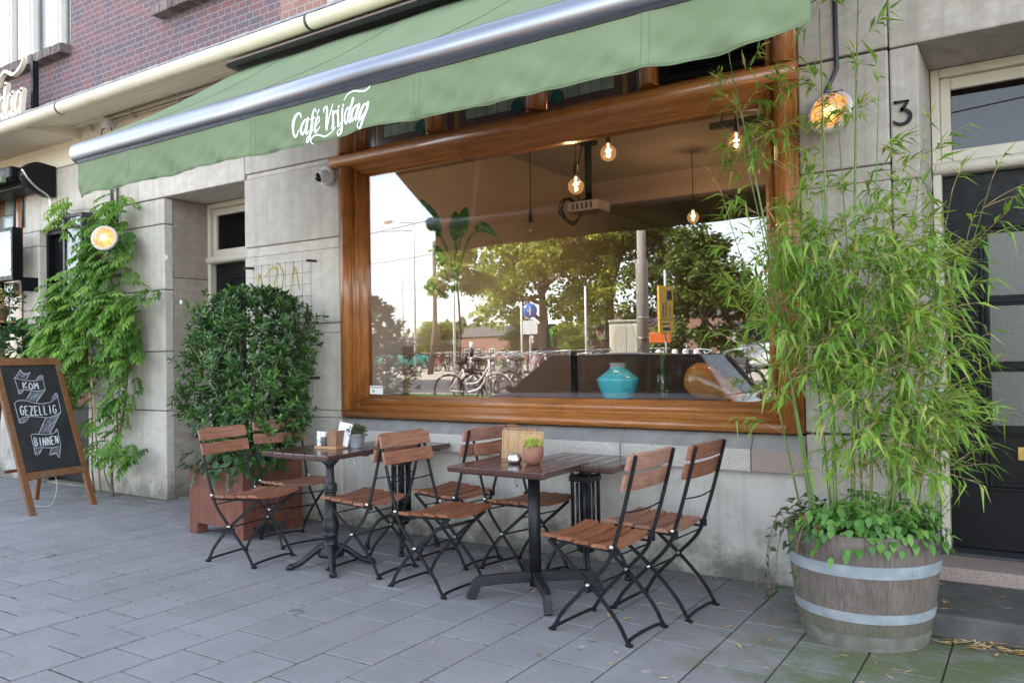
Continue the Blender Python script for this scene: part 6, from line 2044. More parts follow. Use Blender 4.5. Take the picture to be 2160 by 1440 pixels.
for k in range(5):
    b.tube(spline([(-.14, .05, .03), (-.22 - rr_.random() * .06, 0, .12), (-.25 - rr_.random() * .08, -.03, -.02), (-.18, 0, -.12 - rr_.random() * .05), (-.08, 0, -.04)], 6), .006, 6)
b.tube(spline([(-.1, 0, .05), (-.14, 0, .3), (-.06, 0, .64)], 5), .006, 6)
b.build('cable', M['black_metal'], t)
t = thing('hanging_cable', 'black twisted cable looping down from the cafe ceiling', 'cable', (-3.6, 5.9, 3.49))
b = MB(); b.tube(spline([(0, 0, 0), (.06, 0, -.18), (.25, 0, -.27), (.36, 0, -.24), (.48, 0, 0)], 7), .0045, 6); b.build('cable', M['black_metal'], t)
t = thing('track_rail', 'dark spotlight rail on the cafe ceiling behind the bamboo', 'rail', (-1.5, 6.6, 3.25))
b = MB(); b.box(-.8, .9, -.03, .03, 0, .05)
for x in (-.7, .7): b.tube([(x, 0, .05), (x, 0, .249)], .008, 6)
b.build('rail', M['black_metal'], t)
t = thing('wall_cupboard', 'dark wooden cupboard standing inside at the left of the window', 'cupboard', (-4.40, 5.62, .3))
b = MB()
b.box(-.28, .28, -.20, .22, 0, 1.16); b.build('carcase', M['cabinet_wood'], t, bevel=.006)
b = MB()
for q in ((-.29, .29, -.23, -.2005, 1.10, 1.18), (-.29, -.23, -.225, -.2005, 0, 1.0995), (.23, .29, -.225, -.2005, 0, 1.0995), (-.2295, .2295, -.225, -.2005, 0, .06), (-.2295, .2295, -.222, -.2005, .75, .80)): b.box(*q)
b.build('front_frame', M['walnut'], t, bevel=.004)
t = thing('dieffenbachia', 'potted houseplant with big mottled leaves inside the window', 'houseplant', (-4.12, 5.36, 1.52))
b = MB(); b.lathe([(.001, 0), (.09, 0), (.12, .19), (.125, .20), (.11, .20), (.10, .17), (.001, .17)], 24); b.build('pot', M['terracotta'], t)
b = MB(); lb = MB()


def bigleaf(pts, L, W, curl, seed):
    q = spline(pts, 6); lb_ = lb
    b.tube([tuple(p) for p in q], .010, 6)
    d = (q[-1] - q[-2]).normalized(); sd = d.cross(Vector((.35, -1, .1))).normalized()
    p = q[-1]; n = 10; prev = None
    for i in range(n + 1):
        t_ = i / n; wdt = W * math.sin(PI * min(1, t_ * .92 + .06)) ** .8
        nn = sd.cross(d)
        row = [lb.V(p + sd * wdt * .5 + nn * .02), lb.V(p), lb.V(p - sd * wdt * .5 + nn * .02)]
        if prev:
            for k in range(2):
                lb.rnd = .15 + .7 * ((i + k) % 2) * random.Random(seed + i).random()
                lb.F((prev[k], prev[k + 1], row[k + 1], row[k]), True)
        prev = row
        d = (d + Vector((0, 0, -curl / n))).normalized(); p = p + d * L / n


bigleaf([(0, 0, .15), (.02, 0, .5), (.0, -.02, .70), (-.06, -.05, .86)], .36, .13, .2, 1)
bigleaf([(0, 0, .15), (.04, 0, .55), (.07, -.02, .82)], .24, .11, -.1, 2)
bigleaf([(0, 0, .15), (.05, 0, .6), (.12, -.02, .84)], .26, .12, .3, 3)
bigleaf([(0, 0, .15), (.08, 0, .55), (.20, -.03, .80), (.30, -.04, .88)], .42, .14, 2.6, 4)
bigleaf([(0, 0, .15), (-.03, 0, .45), (-.06, -.02, .62)], .22, .10, 1.2, 5)
bigleaf([(0, 0, .15), (-.06, 0, .35), (-.12, -.02, .42)], .28, .10, 1.8, 6)
b.build('stem', M['culm'], t); lb.build('foliage', M['lf_dieff'], t)
t = thing('turquoise_vase', 'squat turquoise glazed vase on the window sill', 'vase', (-2.523, 5.20, 1.063))
b = MB(); b.lathe([(.001, 0), (.095, 0), (.104, .008), (.135, .075), (.148, .125), (.150, .138), (.140, .152), (.075, .200), (.058, .212), (.056, .222)], 40, cap=False); b.build('body', M['turquoise'], t)
b = MB(); b.lathe([(.0562, .2215), (.055, .232), (.057, .252), (.050, .253), (.046, .23)], 40, cap=False); b.build('neck', M['crackle'], t)
t = thing('glass_bottle', 'clear glass bottle with cut stems on the window sill', 'bottle', (-2.187, 5.20, 1.063))
b = MB(); b.lathe([(.001, .002), (.048, .002), (.050, .01), (.050, .15), (.046, .175), (.030, .205), (.016, .222), (.015, .25), (.019, .254), (.019, .262), (.014, .262)], 28, cap=False); b.build('glass', M['glass_clear'], t)
b = MB()
for k in range(4): b.tube([(-.02 + .012 * k, .01 * (-1) ** k, .01), (.004 * k - .006, 0, .25), (-.01 + .02 * k, 0, .36)], .003, 6)
b.build('cut_stem', M['culm'], t)
leafball('foliage', t, M['lf_laurel'], (.0, -.01, .33), .055, 26, .035, .012, .3, (.8, .8, 1.2), .2, 41)
t = thing('amber_vase', 'large amber brown glass vase lying on its side on the sill', 'vase', (-1.89, 5.215, 1.182), 0)
b = MB(); b.M = Matrix.Rotation(rad(112), 4, 'Y') @ Matrix.Rotation(rad(10), 4, 'X')
b.lathe([(.001, -.135), (.06, -.130), (.105, -.095), (.122, -.04), (.119, .01), (.105, .07), (.080, .13), (.058, .19), (.045, .25), (.042, .30), (.046, .305), (.038, .30)], 36, cap=False)
b.build('body', M['amber'], t)
t = thing('flower_bottle', 'green glass bottle holding white and lilac blooms inside the window', 'bottle', (-3.553, 6.04, 1.44))
b = MB(); b.lathe([(.001, 0), (.042, 0), (.045, .01), (.045, .16), (.034, .21), (.016, .25), (.015, .33), (.019, .335)], 24, cap=False); b.build('glass', M['glass_green'], t)
b = MB()
for dx, dy, h in ((-.05, 0, .55), (.02, 0, .60), (.05, .01, .56), (-.11, .0, .48)): b.tube([(0, 0, .05), (dx * .3, dy, .34), (dx, dy, h)], .003, 6)
b.build('stem', M['culm'], t)
leafball('foliage', t, M['lf_bamboo'], (.02, 0, .44), .07, 46, .06, .018, .3, (.8, .6, 1.4), .4, 44, 0, .5)
leafball('white_bloom', t, M['petal'], (.04, -.01, .60), .05, 44, .034, .02, .3, (1, .8, .9), .5, 42)
leafball('lilac_bloom', t, M['petal_purple'], (-.08, -.01, .52), .05, 44, .026, .016, .3, (1.1, .8, .8), .3, 43)
t = thing('cafe_table', 'plain round inside table holding the green flower bottle', 'table', (-3.4, 6.15, .3))
b = MB(); b.lathe([(.001, 1.10), (.36, 1.10), (.365, 1.115), (.36, 1.135), (.001, 1.136)], 36); b.build('tabletop', M['cabinet_wood'], t)
b = MB(); b.tube([(0, 0, .02), (0, 0, 1.099)], .03, 12); b.lathe([(.001, 0), (.22, 0), (.20, .02), (.001, .03)], 24); b.build('column', M['black_metal'], t)

# ------------------------------------------------------------------ the far side of the street, seen in the glass
M['car_dark'] = mat('dark_blue_car_paint', (.012, .014, .020), (.016, .018, .026), 4, rough=.25, rr=.04, bmp=0, coat=.8)
M['car_green'] = mat('green_car_paint', (.02, .20, .15), (.03, .25, .19), 4, rough=.25, rr=.04, bmp=0, coat=.8)
M['car_red'] = mat('red_car_paint', (.48, .02, .02), (.55, .03, .03), 4, rough=.25, rr=.04, bmp=0, coat=.8)
M['car_white'] = mat('white_car_paint', (.70, .71, .71), (.78, .78, .78), 4, rough=.3, rr=.04, bmp=0, coat=.6)
M['car_trim'] = mat('black_car_trim', (.012, .012, .013), rough=.6, bmp=.05)
M['tail_red'] = mat('tail_lamp_red', (.35, .01, .01), rough=.2, bmp=0)
M['lamp_clear'] = mat('headlamp_lens', (.6, .62, .64), rough=.1, bmp=0)


def car(label, loc, rz, L, H, W, paint, estate=True, van=False):
    t = thing('parked_car' if 'parked' in label else ('van' if van else 'car'), label, 'van' if van else 'car', loc, rz)
    hw = W / 2; sill = .22; belt = H * .60 if not van else H * .55
    f, r = L / 2, -L / 2
    # lower body stations: x, bottom, top, half width
    st_ = [(f, .30, .52, .72), (f - .12, .22, .64, .88), (f - .35, .20, belt - .14, .97), (f - .95, .20, belt - .03, 1), (f - 1.25, .2, belt, 1), (0, .2, belt + .01, 1), (r + .9, .2, belt + .02, 1), (r + .25, .2, belt + .02, .97), (r + .05, .25, belt - .05, .92), (r, .33, belt - .16, .86)]
    b = MB(); rings = []
    for x, zb, zt_, k in st_:
        w_ = hw * k; m = (zb + zt_) / 2
        rings.append([b.V(p) for p in ((x, -w_ * .93, zb), (x, -w_, zb + .12), (x, -w_, m + .05), (x, -w_ * .96, zt_ - .03), (x, -w_ * .86, zt_), (x, w_ * .86, zt_), (x, w_ * .96, zt_ - .03), (x, w_, m + .05), (x, w_, zb + .12), (x, w_ * .93, zb))])
    m = len(rings[0])
    for i in range(len(rings) - 1):
        for j in range(m): b.F((rings[i][j], rings[i + 1][j], rings[i + 1][(j + 1) % m], rings[i][(j + 1) % m]), True)
    b.F(rings[0]); b.F(rings[-1][::-1])
    b.build('body', paint, t)
    # greenhouse: roof shell and pillars, panes between
    xa, xb = f - 1.15, (f - 1.95 if not van else f - 1.5)
    xc, xd = ((r + .52, r + .12) if estate else (r + 1.35, r + .55))
    if van: xc, xd = r + .15, r + .05
    zr = H; g0, g1 = hw * .86, hw * .66
    # roof
    b = MB(); R2 = []
    for k in range(9):
        q = k / 8; x = lerp(xb + .12, xc, q); z = zr - .11 * (2 * q - .9) ** 2
        R2.append([b.V((x, -g1 - .03, z - .055)), b.V((x, -g1 * .85, z - .012)), b.V((x, 0, z)), b.V((x, g1 * .85, z - .012)), b.V((x, g1 + .03, z - .055))])
    for i in range(8):
        for j in range(4): b.F((R2[i][j], R2[i][j + 1], R2[i + 1][j + 1], R2[i + 1][j]), True)
    ro = b.build('roof', paint, t); sm_ = ro.modifiers.new('t', 'SOLIDIFY'); sm_.thickness = .03
    b = MB()
    zb_ = belt - .01
    for s in (-1, 1):
        P = {'a0': (xa, s * g0, zb_), 'a1': (xb + .12, s * (g1 + .02), zr - .06), 'c1': (xc, s * (g1 + .02), zr - .075), 'd0': (xd, s * g0, zb_)}
        b.bar([P['a0'], P['a1']], .06, .05, (0, 1, 0)); b.bar([P['c1'], P['d0']], .06, .09, (0, 1, 0))
        for x in ((-.05, r + 1.25) if not van else (.2,)):
            tq = (x - xc) / (xb - xc)
            b.bar([(x - .03, s * g0, zb_), (x + .0, s * (g1 + .02), zr - .065)], .05, .07, (0, 1, 0))
        b.bar([(xa, s * (g0 + .01), zb_), (xd, s * (g0 + .01), zb_)], .02, .03, (0, 0, 1))
        b.bar([P['a1'], (lerp(xb, xc, .5), s * (g1 + .02), zr - .05), P['c1']], .05, .04, (0, 1, 0))
    b.build('pillar', M['car_trim'] if not van else paint, t)
    b = MB()
    for s in (-1, 1):
        b.poly([(xa, s * (g0 - .01), zb_), (xd, s * (g0 - .01), zb_), (xc, s * (g1), zr - .075), (xb + .12, s * g1, zr - .06)])
    gl = b.build('side_window', M['glass_car'] if not van else paint, t); gl.modifiers.new('t', 'SOLIDIFY').thickness = .005
    b = MB(); b.poly([(xa + .05, -g0, zb_), (xa + .05, g0, zb_), (xb + .12, g1, zr - .045), (xb + .12, -g1, zr - .045)]); gl = b.build('windscreen', M['glass_car'], t); gl.modifiers.new('t', 'SOLIDIFY').thickness = .005
    b = MB(); b.poly([(xd - .02, g0, zb_), (xd - .02, -g0, zb_), (xc, -g1, zr - .06), (xc, g1, zr - .06)]); gl = b.build('rear_window', M['glass_car'] if not van else paint, t); gl.modifiers.new('t', 'SOLIDIFY').thickness = .005
    if not van:
        b = MB()
        for x in (.35, -.65):
            for s in (-.36, .36): b.box(x - .28, x - .14, s - .22, s + .22, belt - .35, belt + .18); b.box(x - .22, x - .15, s - .11, s + .11, belt + .2, belt + .36)
        b.build('seat', M['car_trim'], t, bevel=.04)
        b = MB(); b.tube([(xa - .55 + .06 * math.sin(a * PI / 8), .36 + .18 * math.cos(a * PI / 8), belt - .02 + .17 * math.sin(a * PI / 8)) for a in range(16)], .014, 6, closed=True); b.build('steering_wheel', M['car_trim'], t)
    for s in (-1, 1):
        b = MB(); b.ball((f - .28, s * hw * .70, belt - .24), .13, 10, (1.1, 1.2, .6)); b.build('headlight', M['lamp_clear'], t)
        b = MB(); b.box(r - .004, r + .07, s * hw * .80 - .07, s * hw * .80 + .06, belt - .32, belt - .05); b.build('tail_light', M['tail_red'], t, bevel=.02)
        b = MB(); b.ball((xa - .10, s * (hw + .10), belt + .07), .085, 10, (.6, 1, .7)); b.build('wing_mirror', paint, t)
        for x in (f - .82, r + .80):
            wl = part('wheel', t); wl.location = (x, s * (hw - .10), .31)
            b = MB(); b.M = Matrix.Rotation(PI / 2, 4, 'X'); b.lathe([(.19, -.09), (.27, -.10), (.305, -.075), (.31, 0), (.305, .075), (.27, .10), (.19, .09)], 28, cap=False); b.build('tyre', M['rubber'], wl)
            b = MB(); b.M = Matrix.Rotation(PI / 2, 4, 'X'); b.lathe([(.001, -.07), (.05, -.07), (.19, -.085), (.20, -.07), (.20, .07), (.19, .085), (.05, .07), (.001, .07)], 28); b.build('rim', M['steel'], wl)
    return t


car('dark blue estate car parked at the kerb, mirrored in the window', (-5.95, -1.75, -.095), PI, 4.75, 1.50, 1.78, M['car_dark'])
car('green car driving past on the far road, mirrored in the window', (-39.2, -35.5, .52), rad(-35), 4.5, 1.70, 1.75, M['car_green'])
car('small red car far off behind the parked one, mirrored in the window', (-17.8, -34.0, .52), rad(20), 3.9, 1.45, 1.65, M['car_red'], False)
car('white van behind the bamboo, mirrored in the window', (-12.2, -31.5, .52), rad(60), 5.2, 2.45, 1.95, M['car_white'], True, True)


def wheel_parts(b, c, r_, spokes=16):
    pass


def bicycle(name, label, frame, loc, rz, tilt=0, group=None, rack=True):
    t = thing(name, label, 'bicycle', loc, rz, group)
    t.rotation_euler = (tilt, 0, rz)
    wr = .34
    for x in (-.53, .55):
        wl = part('wheel', t)
        b = MB(); b.tube([(x + wr * math.cos(2 * PI * i / 30), 0, wr + wr * math.sin(2 * PI * i / 30)) for i in range(30)], .019, 6, closed=True); b.build('tyre', M['rubber'], wl)
        b = MB(); b.tube([(x + (wr - .025) * math.cos(2 * PI * i / 30), 0, wr + (wr - .025) * math.sin(2 * PI * i / 30)) for i in range(30)], .010, 5, closed=True)
        for i in range(14):
            a = 2 * PI * i / 14; b.tube([(x, .02 * (-1) ** i, wr), (x + (wr - .02) * math.cos(a), 0, wr + (wr - .02) * math.sin(a))], .0022, 3)
        b.tube([(x, -.05, wr), (x, .05, wr)], .02, 8); b.build('rim', M['steel'], wl)
        b = MB(); b.sweep([(x + (wr + .035) * math.cos(rad(a)), 0, wr + (wr + .035) * math.sin(rad(a))) for a in range(10, 200 if x < 0 else 150, 14)], [(-.003, -.028), (.006, 0), (-.003, .028)], (0, 1, 0), True); b.build('mudguard', frame, t)
    b = MB()
    b.tube([(-.10, 0, .30), (-.53, 0, .34)], .014, 6); b.tube([(-.22, 0, .80), (-.53, 0, .34)], .012, 6)
    b.tube([(-.10, 0, .30), (-.22, 0, .80)], .018, 8); b.tube(spline([(-.10, 0, .30), (.18, 0, .40), (.36, 0, .72), (.40, 0, .80)], 5), .020, 8)
    b.tube(spline([(-.15, 0, .48), (.12, 0, .52), (.33, 0, .80), (.39, 0, .87)], 5), .016, 8)
    b.tube([(.36, 0, 1.0), (.42, 0, .70)], .022, 8); b.tube(spline([(.42, 0, .72), (.46, 0, .58), (.55, .05, .34)], 4), .012, 6); b.tube(spline([(.42, 0, .72), (.46, 0, .58), (.55, -.05, .34)], 4), .012, 6)
    b.build('frame', frame, t)
    b = MB(); b.tube([(.36, 0, 1.0), (.345, 0, 1.07)], .014, 6); b.tube(spline([(.10, -.29, 1.04), (.22, -.29, 1.08), (.36, -.16, 1.10), (.36, .16, 1.10), (.22, .29, 1.08), (.10, .29, 1.04)], 5), .012, 6)
    b.ball((.47, 0, .90), .05, 8); b.build('handlebar', M['zinc'], t)
    b = MB(); b.tube([(-.22, 0, .80), (-.24, 0, .93)], .013, 6); b.ball((-.27, 0, .95), .11, 10, (1.35, 1, .45)); b.build('saddle', M['rubber'], t)
    if rack:
        b = MB()
        for y in (-.06, .06): b.tube([(-.28, y, .74), (-.80, y, .74), (-.53, y * 1.1, .34)], .007, 5)
        for x in (-.4, -.55, -.7): b.tube([(x, -.06, .74), (x, .06, .74)], .006, 5)
        b.build('rear_rack', frame, t)
    b = MB(); b.tube([(-.10, .05, .30), (-.10, .09, .30), (-.02, .10, .16)], .010, 5); b.tube([(-.10, -.05, .30), (-.10, -.09, .30), (-.18, -.10, .44)], .010, 5)
    b.box(-.07, .03, .08, .16, .145, .17); b.box(-.23, -.13, -.16, -.08, .43, .455); b.lathe([(.08, 0), (.09, .005), (.08, .01)], 16, (0, 0, 0)) if False else None
    b.build('pedal', M['rubber'], t)
    return t


M['bike_white'] = mat('white_bike_paint', (.66, .68, .66), (.74, .75, .73), 10, rough=.35, bmp=0)
M['bike_black'] = mat('black_bike_paint', (.012, .012, .013), (.02, .02, .02), 10, rough=.35, bmp=0)
M['bike_red'] = mat('red_bike_paint', (.35, .05, .03), (.45, .08, .05), 10, rough=.4, bmp=0)
M['bike_grey'] = mat('grey_bike_paint', (.25, .26, .27), (.33, .34, .35), 10, rough=.4, bmp=0)
BG = 'bicycles parked across the street'
bicycle('bicycle', 'white step-through bicycle, front of the group mirrored in the glass', M['bike_white'], (-10.35, -4.25, gz(-4.25)), rad(-18), rad(4), BG)
kb = bicycle('bicycle', 'black bicycle leaning just behind the white one', M['bike_black'], (-9.95, -4.75, gz(-4.75)), rad(-38), rad(-5), BG)
kg = bicycle('bicycle', 'grey bicycle at the back of the near group', M['bike_grey'], (-10.0, -5.9, gz(-5.9)), rad(-75), rad(6), BG)
kr = bicycle('bicycle', 'red bicycle seen through the parked car windows', M['bike_red'], (-7.9, -4.5, gz(-4.5)), rad(-50), rad(4), BG)
for l, src, x, y, a in (('black bicycle squeezed against the young tree', kb, -10.7, -5.4, -30), ('black bicycle standing beside the yellow stop sign', kb, -4.75, -4.9, -70), ('grey bicycle nearest the rear of the dark parked car', kg, -5.6, -4.6, -60), ('grey bicycle with its wheel toward the white one', kg, -9.35, -5.1, -55), ('black bicycle turned across the end of the near group', kb, -9.2, -6.0, -95)):
    q = dup(src, l, (x, y, gz(y)), rad(a)); q.rotation_euler = (rad(RN.choice((-5, 4))), 0, rad(a))
rb = random.Random(6)
FG = 'far bicycles in the long rack'
for i in range(54):
    x = lerp(-31, -15, i / 54); y = -27.6 - .28 * (x + 23) * -.25 + rb.uniform(-.3, .3)
    q = dup(rb.choice((kb, kb, kg, kr)), 'bicycle parked in the long far rack under the trees', (x, y, .52), rad(70 + rb.uniform(-14, 14)))
    q['group'] = FG


def tree(name, label, loc, H, trunk_r, crown, nleaf, L, lm, seed, group=None, clump=.9, first=.3):
    """crown: list of (dx,dy,z,rx,ry,rz) lobes the clumps fill; limbs reach into each lobe"""
    t = thing(name, label, 'tree', loc, 0, group)
    r_ = random.Random(seed)
    b = MB()
    zt = crown[0][2]
    main = spline([(0, 0, -.05), (r_.uniform(-.1, .1), r_.uniform(-.1, .1), zt * .45), (r_.uniform(-.25, .25), r_.uniform(-.2, .2), zt * .85), (crown[0][0], crown[0][1], H * .92)], 6)
    n = len(main); b.tube([tuple(p) for p in main], [trunk_r * lerp(1.15, .12, (i / (n - 1)) ** .8) for i in range(n)], 10)
    b.build('trunk', M['bark'], t)
    b = MB()
    for (dx, dy, z, rx, ry, rz) in crown:
        i0 = int(n * r_.uniform(first, .6)); p = main[i0]
        q = spline([tuple(p), (lerp(p.x, dx, .5), lerp(p.y, dy, .5), lerp(p.z, z, .4)), (dx, dy, z)], 5)
        b.tube([tuple(v) for v in q], [trunk_r * lerp(.42, .10, k / (len(q) - 1)) for k in range(len(q))], 7)
        for k in range(5):
            e = Vector((dx + r_.uniform(-1, 1) * rx * .8, dy + r_.uniform(-1, 1) * ry * .8, z + r_.uniform(-.6, .8) * rz))
            b.tube([tuple(q[-4]), tuple(q[-4].lerp(e, .5) + Vector((0, 0, .1))), tuple(e)], [trunk_r * .14, trunk_r * .08, trunk_r * .03], 5)
    b.build('limb', M['bark'], t)
    b = MB(); tot = sum(c[3] * c[4] * c[5] for c in crown)
    for (dx, dy, z, rx, ry, rz) in crown:
        nc = max(3, int(nleaf * (rx * ry * rz) / tot / 26))
        for c in range(nc):
            d = Vector((r_.gauss(0, 1), r_.gauss(0, 1), r_.gauss(0, 1))).normalized(); q = r_.random() ** .4
            cc = Vector((dx + d.x * rx * q, dy + d.y * ry * q, z + d.z * rz * q))
            base = r_.uniform(.15, .75); cr = clump * r_.uniform(.5, 1.1) * min(rx, rz) * .34
            for k in range(26):
                e = Vector((r_.gauss(0, .55), r_.gauss(0, .55), r_.gauss(0, .42)))
                b.rnd = min(1, max(0, base + r_.uniform(-.2, .25)))
                b.leaf(cc + e * cr, Vector((r_.uniform(-1, 1), r_.uniform(-1, 1), r_.uniform(-.9, .3))).normalized(), Vector((r_.uniform(-.7, .7), r_.uniform(-.7, .7), 1)), L * r_.uniform(.7, 1.3), L * .7, .1, .1, .5)
    b.build('crown', lm, t)
    return t


def lobes(seed, n, R, z0, z1, rr):
    r_ = random.Random(seed); out = [(0, 0, (z0 + z1) / 2 + .6, R * .62, R * .62, (z1 - z0) * .36)]
    for i in range(n):
        a = 2 * PI * i / n + r_.uniform(-.3, .3); z = r_.uniform(z0, z1); k = 1 - .5 * abs(2 * (z - z0) / (z1 - z0) - .75)
        out.append((R * .72 * k * math.cos(a), R * .72 * k * math.sin(a), z, rr * r_.uniform(.8, 1.2), rr * r_.uniform(.8, 1.2), rr * r_.uniform(.6, .95)))
    return out


T1 = tree('plane_tree', 'broad sunlit tree left of the concrete pole, mirrored in the window', (-23.3, -28.9, .52), 11.5, .32, lobes(1, 11, 5.0, 3.6, 9.6, 1.9), 19000, .27, M['lf_tree'], 51)
T2 = tree('plane_tree', 'second broad tree close to the concrete pole, mirrored in the window', (-20.6, -31.4, .52), 12, .34, lobes(2, 11, 4.7, 3.4, 10.2, 1.9), 18000, .27, M['lf_tree'], 52)
T3 = tree('dark_tree', 'tall dark tree right of the yellow stop sign, mirrored in the window', (-14.1, -29.2, .52), 8.4, .26, lobes(3, 10, 2.3, 1.4, 6.9, 1.25), 17000, .25, M['lf_tree_dark'], 53)
T4 = tree('dark_tree', 'dark tree behind the concrete pole, mirrored in the window', (-17.0, -30.5, .52), 13, .32, lobes(4, 9, 2.6, 2.6, 11, 1.5), 15000, .25, M['lf_tree_dark'], 54)
T5 = tree('green_tree', 'low leafy tree behind the bamboo, mirrored in the window', (-10.2, -33.0, .52), 6.2, .22, lobes(5, 9, 3.2, 1.4, 5.0, 1.5), 11000, .25, M['lf_tree_dark'], 55)
YT = tree('young_tree', 'slim young tree above the white bicycle, mirrored in the window', (-15.7, -10.85, .48), 5.1, .055, lobes(6, 8, 1.0, 2.75, 4.6, .52), 4200, .16, M['lf_tree'], 56, None, 1.3, .55)
for i, (x, y, s, l) in enumerate(((-64, -52, .75, 'far round tree left of the lamp post'), (-56, -60, .7, 'far round tree between the lamp post and the wooden pole'), (-49, -66, .78, 'far round tree behind the young tree trunk'), (-43, -67, .62, 'far round tree right of the young tree trunk'), (-38, -72, .8, 'far round tree left of the round blue sign'), (-30, -62, .5, 'low far tree under the broad crowns'))):
    q = dup(T2 if i % 2 else T4, l, (x, y, .5), i * 1.3, (s, s, s * .62)); q['category'] = 'tree'
FT = tag(None or D.objects.new('treeline', None), 'far dark band of trees along the horizon', 'trees') if False else None
r_ = random.Random(90); b = MB()
for i in range(5200):
    x = r_.uniform(-190, 60); y = -118 - r_.uniform(0, 14); h = 5.2 + 2.4 * math.sin(x * .17) + 1.6 * math.sin(x * .43)
    b.rnd = r_.random(); b.leaf(Vector((x, y, r_.uniform(.2, max(2, h)))), Vector((r_.uniform(-1, 1), r_.uniform(-.3, 1), r_.uniform(-.3, 1))).normalized(), Vector((0, 1, .4)), 2.2, 1.9, .1, .1, .5)
tag(b.build('treeline', M['lf_tree_dark']), 'far dark band of trees along the horizon', 'trees', None, 'stuff')

M['house_brick'] = mat('red_house_brick', (.17, .085, .065), (.23, .12, .09), 4, rough=.9, bmp=.1)
M['house_roof'] = mat('dark_roof_tiles', (.06, .055, .055), (.09, .08, .08), 4, rough=.8, bmp=.2)


def house(label, loc, rz, W, Dp, H, ncol):
    t = thing('row_house', label, 'house', loc, rz)
    b = MB(); b.box(-W / 2, W / 2, -Dp / 2, Dp / 2, 0, H); b.build('wall', M['house_brick'], t)
    b = MB(); b.extrude([(-Dp / 2 - .3, H + .002), (-Dp * .28, H + 1.9), (Dp * .28, H + 1.9), (Dp / 2 + .3, H + .002)], 'x', -W / 2 - .2, W / 2 + .2); ro = b.build('roof', M['house_roof'], t)
    for x in (-W * .3, W * .28):
        b = MB(); b.box(x - .4, x + .4, -.4, .4, H + 1.5, H + 2.7); b.build('chimney', M['house_brick'], ro)
    for fl in range(int(H // 2.8)):
        for c in range(ncol):
            x = lerp(-W / 2, W / 2, (c + .5) / ncol); z = .9 + fl * 2.8
            wn = part('window', t)
            b = MB(); b.box(x - .7, x + .7, Dp / 2 + .002, Dp / 2 + .06, z, z + .09); b.box(x - .7, x + .7, Dp / 2 + .002, Dp / 2 + .06, z + 1.41, z + 1.5); b.box(x - .7, x - .6, Dp / 2 + .002, Dp / 2 + .06, z + .091, z + 1.409); b.box(x + .6, x + .7, Dp / 2 + .002, Dp / 2 + .06, z + .091, z + 1.409); b.box(x - .05, x + .05, Dp / 2 + .002, Dp / 2 + .06, z + .091, z + 1.409)
            b.build('frame', M['white'], wn)
            b = MB(); b.box(x - .6, x + .6, Dp / 2 + .004, Dp / 2 + .03, z + .09, z + 1.41); b.build('pane', M['black_gloss'], wn)


house('far brick row house under the left tree crowns', (-59, -124, .3), rad(10), 22, 9, 5.8, 6)
house('far brick house half hidden behind the broad trees', (-40, -113, .3), rad(0), 16, 9, 6.6, 5)
house('low far brick house left of the lamp post', (-102, -108, .3), rad(20), 20, 9, 2.9, 5)
house('far brick house between the wooden pole and the young tree', (-81, -113, .3), rad(15), 18, 9, 4.6, 5)
house('far brick house behind the dark trees', (-18, -108, .3), rad(-5), 20, 9, 6.2, 5)

# poles and signs
M['pole_grey'] = mat('painted_pole', (.42, .43, .43), (.50, .51, .51), 8, rough=.5, bmp=.05)
M['concrete_pole'] = mat('concrete_pole', (.26, .23, .20), (.33, .30, .265), 10, (3, 3, .5), .85, bmp=.2)
t = thing('lamp_post', 'tall thin street lamp with two heads on long arms', 'street lamp', (-31.1, -27.0, .5))
b = MB(); b.tube([(0, 0, 0), (0, 0, 4.5), (0, 0, 8.9)], [.09, .07, .045], 10); b.tube([(0, 0, 8.4), (-2.6, 1.4, 8.38)], .03, 6); b.tube([(0, 0, 8.85), (-1.2, .8, 8.95)], .03, 6); b.build('post', M['pole_grey'], t)
for x, y, z in ((-2.6, 1.4, 8.2), (-1.3, .85, 8.95)):
    b = MB(); b.ball((x, y, z), .26, 12, (1.2, 1.2, .62)); b.build('lamp_head', M['plastic_white'], t)
t = thing('tram_pole', 'thick concrete tram pole that narrows with a shoulder near the top', 'pole', (-8.26, -8.58, .40))
b = MB(); b.lathe([(.001, 0), (.155, 0), (.150, 3.15), (.145, 3.22), (.11, 3.34), (.105, 6.5), (.001, 6.5)], 20); b.build('pole', M['concrete_pole'], t)
for z in (.82, 1.35, 1.85):
    b = MB(); b.lathe([(.156, z), (.160, z), (.160, z + .02), (.156, z + .02)], 20, cap=False); b.build('steel_band', M['steel'], t)
t = thing('wooden_pole', 'leaning brown wooden pole left of the young tree', 'pole', (-25.1, -21.4, .5))
b = MB(); b.tube([(-.35, 0, 0), (.0, 0, 2.4), (.02, 0, 6.6)], [.16, .12, .08], 10); b.build('pole', M['bark'], t)
t = thing('grey_mast', 'distant plain grey mast at the far left of the reflection', 'mast', (-46.3, -43.4, .5))
b = MB(); b.tube([(0, 0, 0), (0, 0, 7.4)], [.13, .09], 8); b.build('pole', M['pole_grey'], t)
for l, x, y, h in (('slim grey post under the broad trees, nearer the blue sign', -22.0, -24.5, 3.6), ('slim grey post under the broad trees, nearer the concrete pole', -18.6, -25.0, 4.2), ('slim grey post right of the young tree trunk', -21.0, -17.6, 4.6)):
    t = thing('street_post', l, 'post', (x, y, .5)); b = MB(); b.tube([(0, 0, 0), (0, 0, h)], .06, 8); b.build('post', M['pole_grey'], t)
t = thing('traffic_sign', 'round blue sign over a white plate on a grey post', 'sign', (-17.5, -18.1, .52))
M['sign_blue'] = mat('sign_blue', (.03, .10, .38), rough=.4, bmp=0)
b = MB(); b.tube([(0, 0, 0), (0, 0, 2.95)], .035, 8); b.build('post', M['pole_grey'], t)
